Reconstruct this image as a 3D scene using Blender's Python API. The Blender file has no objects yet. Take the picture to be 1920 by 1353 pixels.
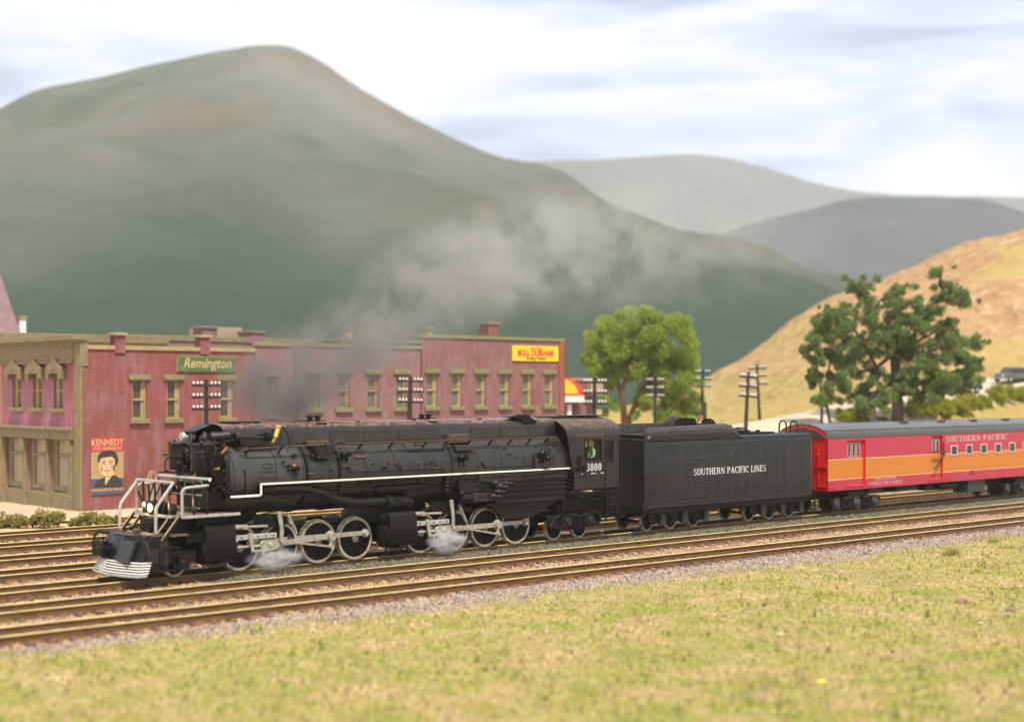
import bpy, bmesh, math, random
from mathutils import Vector, Matrix
random.seed(7)
PI = math.pi
S = bpy.context.scene
COL = S.collection

# ------------------------------------------------------------------ camera, world, sun, exposure
cam_d = bpy.data.cameras.new('camera')
cam = bpy.data.objects.new('camera', cam_d); COL.objects.link(cam); S.camera = cam
cam_d.sensor_width = 36.0
cam_d.lens = 2850.0 / 1920.0 * 36.0
cam_d.shift_y = (725.0 - 676.5) / 1920.0
cam_d.clip_start = 0.5; cam_d.clip_end = 8000
cam.location = (0, 0, 6.56)
cam.rotation_euler = (PI / 2, 0, -math.radians(43.15))
cam_d.dof.use_dof = True
cam_d.dof.focus_distance = 65.0
cam_d.dof.aperture_fstop = 0.20
cam_d.dof.aperture_blades = 7

EXPO = 0.74
S.view_settings.view_transform = 'Standard'
S.view_settings.look = 'None'
S.view_settings.gamma = 1.0
S.view_settings.use_curve_mapping = False
S.view_settings.exposure = EXPO
S.cycles.use_denoising = True
S.cycles.max_bounces = 8
S.cycles.volume_bounces = 1
S.cycles.volume_step_rate = 1.0
S.cycles.volume_max_steps = 128
S.cycles.sample_clamp_indirect = 6.0

SUN = Vector((-0.16, -0.40, 0.90)).normalized()
sun_el = math.asin(SUN.z); sun_rot = math.atan2(SUN.x, SUN.y)
W = bpy.data.worlds.new('World'); S.world = W; W.use_nodes = True
def world():
    nt = W.node_tree; nt.nodes.clear(); N = nt.nodes.new; L = nt.links.new
    out = N('ShaderNodeOutputWorld')
    sky = N('ShaderNodeTexSky'); sky.sky_type = 'NISHITA'; sky.sun_disc = False
    sky.sun_elevation = sun_el; sky.sun_rotation = sun_rot
    b1 = N('ShaderNodeBackground'); b1.inputs[1].default_value = 0.08; L(sky.outputs[0], b1.inputs[0])
    tc = N('ShaderNodeTexCoord')
    mp = N('ShaderNodeMapping'); mp.inputs['Scale'].default_value = (2.2, 2.2, 13.0); mp.inputs['Location'].default_value = (0.9, 0.35, 0.2)
    L(tc.outputs['Generated'], mp.inputs[0])
    n1 = N('ShaderNodeTexNoise'); n1.inputs['Scale'].default_value = 2.1; n1.inputs['Detail'].default_value = 3.5
    n1.inputs['Roughness'].default_value = 0.5; n1.inputs['Distortion'].default_value = 0.5
    L(mp.outputs[0], n1.inputs[0])
    r = N('ShaderNodeValToRGB')
    e = r.color_ramp.elements
    k = 0.60
    e[0].position = 0.33; e[0].color = (0.64 * k, 0.69 * k, 0.87 * k, 1)
    e[1].position = 0.56; e[1].color = (1.05 * k, 1.05 * k, 1.04 * k, 1)
    m = r.color_ramp.elements.new(0.45); m.color = (0.83 * k, 0.91 * k, 1.10 * k, 1)
    L(n1.outputs[0], r.inputs[0])
    b2 = N('ShaderNodeBackground'); b2.inputs[1].default_value = 1.0; L(r.outputs[0], b2.inputs[0])
    mx = N('ShaderNodeMixShader'); mx.inputs[0].default_value = 0.93
    L(b1.outputs[0], mx.inputs[1]); L(b2.outputs[0], mx.inputs[2]); L(mx.outputs[0], out.inputs[0])
world()
sd = bpy.data.lights.new('sun', 'SUN'); sun = bpy.data.objects.new('sun', sd); COL.objects.link(sun)
sd.energy = 3.9; sd.angle = math.radians(4); sd.color = (1.0, 0.92, 0.76)
sun.rotation_euler = (-SUN).to_track_quat('-Z', 'Y').to_euler()

# ------------------------------------------------------------------ materials
def mat(name, col, rough=0.6, metal=0.0, col2=None, ns=4.0, lo=0.4, hi=0.62, bump=0.0, bs=30.0, spec=0.5, detail=4.0,
        emit=None, es=0.0, island=None, spk=None, spks=70.0, spkt=0.70, rust=None, stretch=None):
    m = bpy.data.materials.new(name); m.use_nodes = True
    nt = m.node_tree; N = nt.nodes.new; L = nt.links.new
    p = nt.nodes['Principled BSDF']
    p.inputs['Roughness'].default_value = rough; p.inputs['Metallic'].default_value = metal
    p.inputs['Specular IOR Level'].default_value = spec
    p.inputs['Base Color'].default_value = (*col, 1)
    tc = N('ShaderNodeTexCoord'); co = tc.outputs['Object']
    cur = None
    def mixc(fac, a, b):
        x = N('ShaderNodeMix'); x.data_type = 'RGBA'
        L(fac, x.inputs[0])
        for i, v in ((6, a), (7, b)):
            if isinstance(v, tuple): x.inputs[i].default_value = (*v[:3], 1)
            else: L(v, x.inputs[i])
        return x.outputs[2]
    def rng(v, a, b, c=0.0, d=1.0):
        x = N('ShaderNodeMapRange'); L(v, x.inputs[0])
        x.inputs[1].default_value = a; x.inputs[2].default_value = b; x.inputs[3].default_value = c; x.inputs[4].default_value = d
        return x.outputs[0]
    def noise(scale, det=4.0, vec=None):
        x = N('ShaderNodeTexNoise'); x.inputs['Scale'].default_value = scale; x.inputs['Detail'].default_value = det
        L(vec if vec is not None else co, x.inputs[0]); return x.outputs[0]
    vec = co
    if stretch:
        mpn = N('ShaderNodeMapping'); mpn.inputs['Scale'].default_value = stretch; L(co, mpn.inputs[0]); vec = mpn.outputs[0]
    cur = col
    if col2 is not None:
        cur = mixc(rng(noise(ns, detail, vec), lo, hi), col, col2)
    if island:
        g = N('ShaderNodeNewGeometry')
        rr = N('ShaderNodeValToRGB'); rr.color_ramp.interpolation = 'CONSTANT' if len(island) > 3 else 'LINEAR'
        els = rr.color_ramp.elements
        for i, c in enumerate(island):
            if i < 2: e = els[i]
            else: e = els.new(i / len(island))
            e.position = i / len(island); e.color = (*c, 1)
        L(g.outputs['Random Per Island'], rr.inputs[0]); cur = rr.outputs[0]
    if rust:   # rust, z0, z1 : flaking rust along the upper side; casing and cab colours add a painted highlight
        rc, z0, z1, amt = rust
        sp = N('ShaderNodeSeparateXYZ'); L(co, sp.inputs[0])
        a = rng(sp.outputs[2], z0, z1); b = rng(noise(6, 6), 0.42, 0.62)
        mm = N('ShaderNodeMath'); mm.operation = 'MULTIPLY'; L(a, mm.inputs[0]); L(b, mm.inputs[1])
        m2 = N('ShaderNodeMath'); m2.operation = 'MULTIPLY'; L(mm.outputs[0], m2.inputs[0]); m2.inputs[1].default_value = amt
        cur = mixc(m2.outputs[0], cur, rc)
    if spk:
        cur = mixc(rng(noise(spks, 2), spkt, spkt + 0.04), cur, spk)
    if not isinstance(cur, tuple): L(cur, p.inputs['Base Color'])
    if bump:
        b = N('ShaderNodeBump'); b.inputs['Strength'].default_value = bump; b.inputs['Distance'].default_value = 0.05
        L(noise(bs, 5), b.inputs['Height']); L(b.outputs[0], p.inputs['Normal'])
    if emit:
        p.inputs['Emission Color'].default_value = (*emit, 1); p.inputs['Emission Strength'].default_value = es
    return m

def brick_mat(name, ca, cb, cc, mortar, bw=0.27, rh=0.10):
    m = bpy.data.materials.new(name); m.use_nodes = True
    nt = m.node_tree; N = nt.nodes.new; L = nt.links.new; p = nt.nodes['Principled BSDF']
    p.inputs['Roughness'].default_value = 0.8; p.inputs['Specular IOR Level'].default_value = 0.25
    tc = N('ShaderNodeTexCoord'); sp = N('ShaderNodeSeparateXYZ'); L(tc.outputs['Object'], sp.inputs[0])
    ad = N('ShaderNodeMath'); L(sp.outputs[0], ad.inputs[0]); L(sp.outputs[1], ad.inputs[1])
    cb_ = N('ShaderNodeCombineXYZ'); L(ad.outputs[0], cb_.inputs[0]); L(sp.outputs[2], cb_.inputs[1])
    br = N('ShaderNodeTexBrick'); L(cb_.outputs[0], br.inputs[0])
    br.inputs['Scale'].default_value = 1.0; br.inputs['Brick Width'].default_value = bw; br.inputs['Row Height'].default_value = rh
    br.inputs['Mortar Size'].default_value = 0.011; br.inputs['Mortar'].default_value = (*mortar, 1); br.inputs['Bias'].default_value = 0.0
    def noise(scale, st, det=5):
        mp = N('ShaderNodeMapping'); mp.inputs['Scale'].default_value = st; L(tc.outputs['Object'], mp.inputs[0])
        x = N('ShaderNodeTexNoise'); x.inputs['Scale'].default_value = scale; x.inputs['Detail'].default_value = det; L(mp.outputs[0], x.inputs[0]); return x.outputs[0]
    def rng(v, a, b):
        x = N('ShaderNodeMapRange'); L(v, x.inputs[0]); x.inputs[1].default_value = a; x.inputs[2].default_value = b; return x.outputs[0]
    def mixc(f, a, b):
        x = N('ShaderNodeMix'); x.data_type = 'RGBA'; L(f, x.inputs[0])
        for i, v in ((6, a), (7, b)):
            if isinstance(v, tuple): x.inputs[i].default_value = (*v, 1)
            else: L(v, x.inputs[i])
        return x.outputs[2]
    c1 = mixc(rng(noise(0.45, (1, 1, 0.5)), 0.42, 0.62), ca, cb)
    c2 = mixc(rng(noise(1.3, (1.4, 1.4, 0.35)), 0.46, 0.70), c1, cc)
    dk = N('ShaderNodeMix'); dk.data_type = 'RGBA'; dk.blend_type = 'MULTIPLY'; dk.inputs[0].default_value = 1.0
    L(c2, dk.inputs[6]); dk.inputs[7].default_value = (0.78, 0.76, 0.78, 1)
    L(c2, br.inputs['Color1']); L(dk.outputs[2], br.inputs['Color2'])
    L(br.outputs['Color'], p.inputs['Base Color'])
    b = N('ShaderNodeBump'); b.inputs['Strength'].default_value = 0.6; b.inputs['Distance'].default_value = 0.02; b.invert = True
    L(br.outputs['Fac'], b.inputs['Height']); L(b.outputs[0], p.inputs['Normal'])
    return m

RUST = (0.095, 0.040, 0.022)
M = dict(
    black=mat('black_paint', (0.009, 0.009, 0.009), 0.30, col2=(0.010, 0.0095, 0.009), spec=0.24, ns=3, spk=(0.20, 0.19, 0.17), spks=40, spkt=0.70),
    boiler=mat('boiler_black', (0.009, 0.009, 0.008), 0.37, col2=(0.017, 0.0165, 0.0145), spec=0.62, bump=0.12, bs=9, ns=2.2, rust=((0.07, 0.033, 0.020), 4.15, 4.40, 0.8), spk=(0.4, 0.38, 0.34), spks=38, spkt=0.715),
    smokebox=mat('graphite', (0.026, 0.026, 0.026), 0.42, spec=0.6, bump=0.08, bs=9, col2=(0.038, 0.0375, 0.0365), ns=2, rust=((0.05, 0.035, 0.028), 4.1, 4.5, 0.6)),
    casing=mat('weathered_casing', (0.014, 0.0145, 0.015), 0.30, spec=0.65, col2=(0.021, 0.0205, 0.020), ns=2, rust=((0.26, 0.115, 0.055), 5.04, 5.11, 0.75)),  # shoulder rust, its colour brightened to paint the copper highlight
    tender=mat('tender_black', (0.0095, 0.0095, 0.010), 0.43, col2=(0.0135, 0.013, 0.013), spec=0.33, ns=1.2, rust=((0.09, 0.06, 0.045), 4.3, 4.6, 0.5)),
    cab=mat('cab_black', (0.014, 0.014, 0.0145), 0.38, col2=(0.020, 0.0195, 0.019), ns=1.5, spec=0.4, rust=((0.21, 0.10, 0.052), 4.66, 4.92, 0.6)),  # roof edge rust, also coloured brighter as a painted copper highlight
    dark=mat('dark_iron', (0.005, 0.005, 0.005), 0.38, spec=0.2),
    iron=mat('grey_iron', (0.024, 0.024, 0.0235), 0.32, col2=(0.014, 0.014, 0.014), ns=9, spec=0.4),
    hrail=mat('brown_handrail', (0.075, 0.040, 0.026), 0.45, col2=(0.03, 0.02, 0.015), ns=9),
    rust=mat('rusty_iron', RUST, 0.7, col2=(0.06, 0.035, 0.025), ns=9),
    rod=mat('bright_rod', (0.50, 0.47, 0.40), 0.38, 0.55, col2=(0.30, 0.27, 0.21), ns=5, lo=0.45, hi=0.75),
    rim=mat('tyre_steel', (0.60, 0.54, 0.43), 0.40, 0.45, col2=(0.36, 0.31, 0.24), ns=4),
    white=mat('white_paint', (0.80, 0.77, 0.72), 0.5),
    silver=mat('silver_paint', (0.44, 0.43, 0.42), 0.42, 0.15, col2=(0.34, 0.33, 0.31), ns=8),
    letter=mat('white_lettering', (0.72, 0.72, 0.72), 0.6),
    brass=mat('brass', (0.55, 0.36, 0.08), 0.4, 0.4),
    copper=mat('copper', (0.26, 0.11, 0.06), 0.4, 0.6),
    deck=mat('dusty_deck', (0.17, 0.12, 0.09), 0.8, col2=(0.07, 0.055, 0.045), ns=6),
    glass=mat('dark_glass', (0.03, 0.032, 0.035), 0.12),
    lampglass=mat('lit_lens', (1, 0.9, 0.7), 0.3, emit=(1.0, 0.58, 0.20), es=2.4),
    red=mat('coach_red', (0.43, 0.033, 0.066), 0.40, spec=0.4),
    redend=mat('coach_end_red', (0.62, 0.012, 0.018), 0.38),
    orange=mat('coach_orange', (0.53, 0.175, 0.022), 0.40, spec=0.4),
    cream=mat('cream_line', (0.72, 0.45, 0.27), 0.5),
    roof=mat('coach_roof', (0.050, 0.050, 0.048), 0.27, col2=(0.065, 0.064, 0.06), ns=1.5),
    roofedge=mat('coach_roof_edge', (0.060, 0.060, 0.048), 0.5),
    under=mat('underframe', (0.009, 0.009, 0.009), 0.42, col2=(0.018, 0.0175, 0.017), ns=6, spec=0.28),
    ubox=mat('grey_box', (0.034, 0.034, 0.033), 0.5),
    winframe=mat('window_aluminium', (0.62, 0.55, 0.52), 0.4, 0.2),
    paleletter=mat('pale_lettering', (0.66, 0.42, 0.42), 0.6),
    railtop=mat('glint_gold_rail', (0.74, 0.60, 0.28), 0.38, 0.25, col2=(0.50, 0.37, 0.15), ns=0.9, lo=0.48, hi=0.70),  # light gold diffuse colour stands in for the glint along the rail head
    railside=mat('brown_rail', (0.21, 0.125, 0.045), 0.40, 0.2, col2=(0.14, 0.072, 0.03), ns=2.5, stretch=(0.4, 3, 3)),
    tie=mat('tie_wood', (0.16, 0.08, 0.05), 0.9, col2=(0.09, 0.05, 0.035), ns=5),
    olive=mat('olive_trim', (0.25, 0.20, 0.105), 0.7, col2=(0.20, 0.16, 0.08), ns=3),
    tan=mat('tan_trim', (0.38, 0.29, 0.15), 0.65, col2=(0.31, 0.235, 0.115), ns=3),
    green=mat('green_trim', (0.17, 0.185, 0.075), 0.7, col2=(0.21, 0.20, 0.10), ns=4),
    brickA=brick_mat('red_brick_a', (0.265, 0.056, 0.050), (0.225, 0.055, 0.026), (0.28, 0.135, 0.155), (0.31, 0.165, 0.165)),
    brickF=brick_mat('red_brick_f', (0.42, 0.085, 0.115), (0.36, 0.14, 0.17), (0.38, 0.22, 0.28), (0.44, 0.27, 0.31)),
    brickB=brick_mat('red_brick_b', (0.25, 0.115, 0.115), (0.25, 0.085, 0.066), (0.27, 0.175, 0.19), (0.32, 0.23, 0.23)),
    brickC=brick_mat('red_brick_c', (0.25, 0.10, 0.10), (0.24, 0.068, 0.045), (0.27, 0.17, 0.18), (0.30, 0.19, 0.19)),
    pane=mat('shop_pane', (0.36, 0.29, 0.21), 0.35),
    wpane=mat('window_pane', (0.085, 0.065, 0.045), 0.2),
    wpane2=mat('hazy_pane', (0.15, 0.14, 0.11), 0.25),
    tar=mat('tar_roof', (0.10, 0.09, 0.08), 0.9),
    yellowwall=mat('yellow_board', (0.42, 0.28, 0.09), 0.7),
    bark=mat('bark', (0.095, 0.065, 0.042), 0.9, col2=(0.05, 0.036, 0.025), ns=3, bump=0.5, bs=6),
    bark2=mat('brown_bark', (0.20, 0.095, 0.05), 0.9),
    pole=mat('pole_wood', (0.025, 0.02, 0.018), 0.8),
    insul=mat('insulator', (0.60, 0.57, 0.55), 0.3),
    skin=mat('skin', (0.52, 0.30, 0.20), 0.6),
    cap=mat('grey_cap', (0.42, 0.42, 0.36), 0.8),
    shirt=mat('green_shirt', (0.13, 0.24, 0.13), 0.8),
)

# ------------------------------------------------------------------ mesh helpers
SMALL = {'bolts', 'guide_bolts', 'door_clamps', 'front_fittings', 'dentils', 'small_print', 'drain_cocks', 'casing_seams', 'handrail_stanchions', 'brick_print', 'portrait_ink', 'blades', 'hatch_hinge', 'raised_emblem'}
class MB:
    def __init__(self): self.v = []; self.f = []; self.m = []
    def add(self, vs, fs, mi=0):
        o = len(self.v); self.v += [tuple(x) for x in vs]
        for f in fs: self.f.append(tuple(i + o for i in f)); self.m.append(mi)
        return self
    def box(self, x0, x1, y0, y1, z0, z1, mi=0):
        v = [(x, y, z) for x in (x0, x1) for y in (y0, y1) for z in (z0, z1)]
        return self.add(v, [(0, 1, 3, 2), (4, 6, 7, 5), (0, 4, 5, 1), (2, 3, 7, 6), (0, 2, 6, 4), (1, 5, 7, 3)], mi)
    def beam(self, p, q, w, h, mi=0, up=(0, 0, 1)):
        p = Vector(p); q = Vector(q); d = (q - p).normalized(); u = Vector(up)
        if abs(d.dot(u)) > 0.98: u = Vector((0, 1, 0))
        s = d.cross(u).normalized() * (w / 2); u = s.cross(d).normalized() * (h / 2)
        v = [p - s - u, p + s - u, p + s + u, p - s + u, q - s - u, q + s - u, q + s + u, q - s + u]
        return self.add(v, [(3, 2, 1, 0), (4, 5, 6, 7), (0, 1, 5, 4), (1, 2, 6, 5), (2, 3, 7, 6), (3, 0, 4, 7)], mi)
    def tube(self, pts, r, n=8, mi=0, caps=True, r2=None):
        P = [Vector(p) for p in pts]; k = len(P)
        T = []
        for i in range(k):
            a = P[i] - P[i - 1] if i else P[1] - P[0]
            b = P[i + 1] - P[i] if i < k - 1 else P[k - 1] - P[k - 2]
            t = (a.normalized() + b.normalized())
            T.append(t.normalized() if t.length > 1e-6 else b.normalized())
        u = Vector((0, 0, 1)) if abs(T[0].z) < 0.9 else Vector((1, 0, 0))
        vs = []
        for i in range(k):
            u = (u - T[i] * u.dot(T[i])).normalized(); w = T[i].cross(u)
            rr = r if r2 is None else (r + (r2 - r) * i / (k - 1))
            if isinstance(r, (list, tuple)): rr = r[i]
            for j in range(n):
                a = 2 * PI * j / n; vs.append(P[i] + (u * math.cos(a) + w * math.sin(a)) * rr)
        fs = [(i * n + j, i * n + (j + 1) % n, (i + 1) * n + (j + 1) % n, (i + 1) * n + j) for i in range(k - 1) for j in range(n)]
        if caps: fs += [tuple(range(n - 1, -1, -1)), tuple(range((k - 1) * n, k * n))]
        return self.add(vs, fs, mi)
    def cyl(self, p, q, r, n=16, mi=0, r2=None): return self.tube([p, q], r, n, mi, True, r2)
    def prism(self, poly, ax, a0, a1, mi=0):
        def mk(p, a): return {'x': (a, p[0], p[1]), 'y': (p[0], a, p[1]), 'z': (p[0], p[1], a)}[ax]
        n = len(poly); v = [mk(p, a0) for p in poly] + [mk(p, a1) for p in poly]
        return self.add(v, [tuple(range(n - 1, -1, -1)), tuple(range(n, 2 * n))] + [(i, (i + 1) % n, n + (i + 1) % n, n + i) for i in range(n)], mi)
    def lathe(self, c, ax, prof, n=24, mi=0):   # prof: list of (radius, offset along axis)
        c = Vector(c); vs = []
        for r, t in prof:
            for j in range(n):
                a = 2 * PI * j / n; x, y = r * math.cos(a), r * math.sin(a)
                vs.append(c + Vector({'x': (t, x, y), 'y': (x, t, y), 'z': (x, y, t)}[ax]))
        k = len(prof)
        fs = [(i * n + j, i * n + (j + 1) % n, (i + 1) * n + (j + 1) % n, (i + 1) * n + j) for i in range(k - 1) for j in range(n)]
        if prof[0][0] > 1e-5: fs.append(tuple(range(n)))
        if prof[-1][0] > 1e-5: fs.append(tuple(range((k - 1) * n, k * n)))
        return self.add(vs, fs, mi)
    def ring(self, c, ax, r0, r1, t0, t1, n=32, mi=0):
        c = Vector(c); vs = []
        for r, t in ((r0, t0), (r1, t0), (r1, t1), (r0, t1)):
            for j in range(n):
                a = 2 * PI * j / n; x, y = r * math.cos(a), r * math.sin(a)
                vs.append(c + Vector({'x': (t, x, y), 'y': (x, t, y), 'z': (x, y, t)}[ax]))
        return self.add(vs, [(i * n + j, i * n + (j + 1) % n, ((i + 1) % 4) * n + (j + 1) % n, ((i + 1) % 4) * n + j) for i in range(4) for j in range(n)], mi)
    def ball(self, c, r, n=8, mi=0, sz=1.0):
        return self.lathe(c, 'z', [(1e-6, -r * sz)] + [(r * math.sin(PI * i / n), -r * sz * math.cos(PI * i / n)) for i in range(1, n)] + [(1e-6, r * sz)], n + 2, mi)
    def arcprism(self, poly, ax, a0, a1, mi=0): return self.prism(poly, ax, a0, a1, mi)
    def pieces(self):
        """groups of faces that hang together (shared points, or boxes that touch)"""
        nv = len(self.v); p = list(range(nv))
        def fd(a):
            while p[a] != a: p[a] = p[p[a]]; a = p[a]
            return a
        for f in self.f:
            r0 = fd(f[0])
            for i in f[1:]: p[fd(i)] = r0
        bx = {}
        for i in range(nv):
            r0 = fd(i); v = self.v[i]; b = bx.get(r0)
            if b is None: bx[r0] = [v[0], v[1], v[2], v[0], v[1], v[2]]
            else:
                for k in range(3): b[k] = min(b[k], v[k]); b[k + 3] = max(b[k + 3], v[k])
        ks = list(bx); e = 0.012
        if len(ks) < 2 or len(ks) > 160: return None
        q = {k: k for k in ks}
        def fq(a):
            while q[a] != a: a = q[a]
            return a
        for i, a in enumerate(ks):
            for b in ks[i + 1:]:
                A, C = bx[a], bx[b]
                if all(A[k] - e <= C[k + 3] and C[k] - e <= A[k + 3] for k in range(3)): q[fq(a)] = fq(b)
        gr = {}
        for fi, f in enumerate(self.f): gr.setdefault(fq(fd(f[0])), []).append(fi)
        return list(gr.values()) if len(gr) > 1 else None
    def build(self, name, mats, parent=None, smooth=38, bevel=0.0, kind=None, label=None, at=None):
        if parent is not None and kind is None and name in SMALL: kind = 'stuff'
        if parent is not None and kind is None:
            gs = self.pieces()
            if gs:
                first = None
                for g_ in gs:
                    sb = MB(); mp = {}
                    for fi in g_:
                        fc = []
                        for i in self.f[fi]:
                            if i not in mp: mp[i] = len(sb.v); sb.v.append(self.v[i])
                            fc.append(mp[i])
                        sb.f.append(tuple(fc)); sb.m.append(self.m[fi])
                    o = sb.make(name, mats, parent, smooth, bevel, kind, label, at); first = first or o
                return first
        return self.make(name, mats, parent, smooth, bevel, kind, label, at)
    def make(self, name, mats, parent=None, smooth=38, bevel=0.0, kind=None, label=None, at=None):
        me = bpy.data.meshes.new(name)
        o_ = Vector((0, 0, 0))
        if at is not None: o_ = Vector(at)
        me.from_pydata([tuple(Vector(v) - o_) for v in self.v], [], self.f)
        if not isinstance(mats, (list, tuple)): mats = [mats]
        for m in mats: me.materials.append(m)
        if len(mats) > 1: me.polygons.foreach_set('material_index', self.m)
        bm = bmesh.new(); bm.from_mesh(me); bmesh.ops.recalc_face_normals(bm, faces=bm.faces); bm.to_mesh(me); bm.free()
        if smooth:
            me.polygons.foreach_set('use_smooth', [True] * len(me.polygons)); me.set_sharp_from_angle(angle=math.radians(smooth))
        o = bpy.data.objects.new(name, me); COL.objects.link(o)
        if parent is not None: o.parent = parent
        if at is not None and parent is None: o.location = at
        if bevel:
            b = o.modifiers.new('bevel', 'BEVEL'); b.width = bevel; b.segments = 2; b.limit_method = 'ANGLE'; b.angle_limit = math.radians(40)
        if kind: o['kind'] = kind
        if label: o['label'] = label
        return o

def empty(name, loc, label, cat, group=None, rz=0.0):
    o = bpy.data.objects.new(name, None); COL.objects.link(o); o.location = loc; o.rotation_euler = (0, 0, rz)
    o['label'] = label; o['category'] = cat
    if group: o['group'] = group
    return o
def tag(o, label, cat, group=None):
    o['label'] = label; o['category'] = cat
    if group: o['group'] = group
    return o
def kids(o): return [c for c in bpy.data.objects if c.parent is o]
def copy_tree(o, parent=None, loc=None, rz=None, label=None):
    c = o.copy(); COL.objects.link(c); c.parent = parent
    if loc is not None: c.location = loc
    if rz is not None: c.rotation_euler[2] = rz
    if label: c['label'] = label
    for k in list(o.children): copy_tree(k, c)
    return c

def text(body, size, m, loc, rot, parent, name='lettering', sx=1.0, ex=0.006, shear=0.0, off=0.0, align='CENTER', spacing=1.0, label=None):
    cu = bpy.data.curves.new(name, 'FONT'); cu.body = body; cu.size = size; cu.extrude = ex; cu.shear = shear; cu.offset = off
    cu.align_x = align; cu.align_y = 'CENTER'; cu.space_character = spacing; cu.resolution_u = 3
    t = bpy.data.objects.new(name + '_tmp', cu); COL.objects.link(t)
    bpy.context.view_layer.update()
    me = bpy.data.meshes.new_from_object(t.evaluated_get(bpy.context.evaluated_depsgraph_get()))
    bpy.data.objects.remove(t); bpy.data.curves.remove(cu)
    me.name = name; me.materials.clear(); me.materials.append(m)
    for v in me.vertices: v.co.x *= sx
    o = bpy.data.objects.new(name, me); COL.objects.link(o); o.location = loc; o.rotation_euler = rot
    if parent is not None: o.parent = parent
    if label: o['label'] = label
    return o
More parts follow.
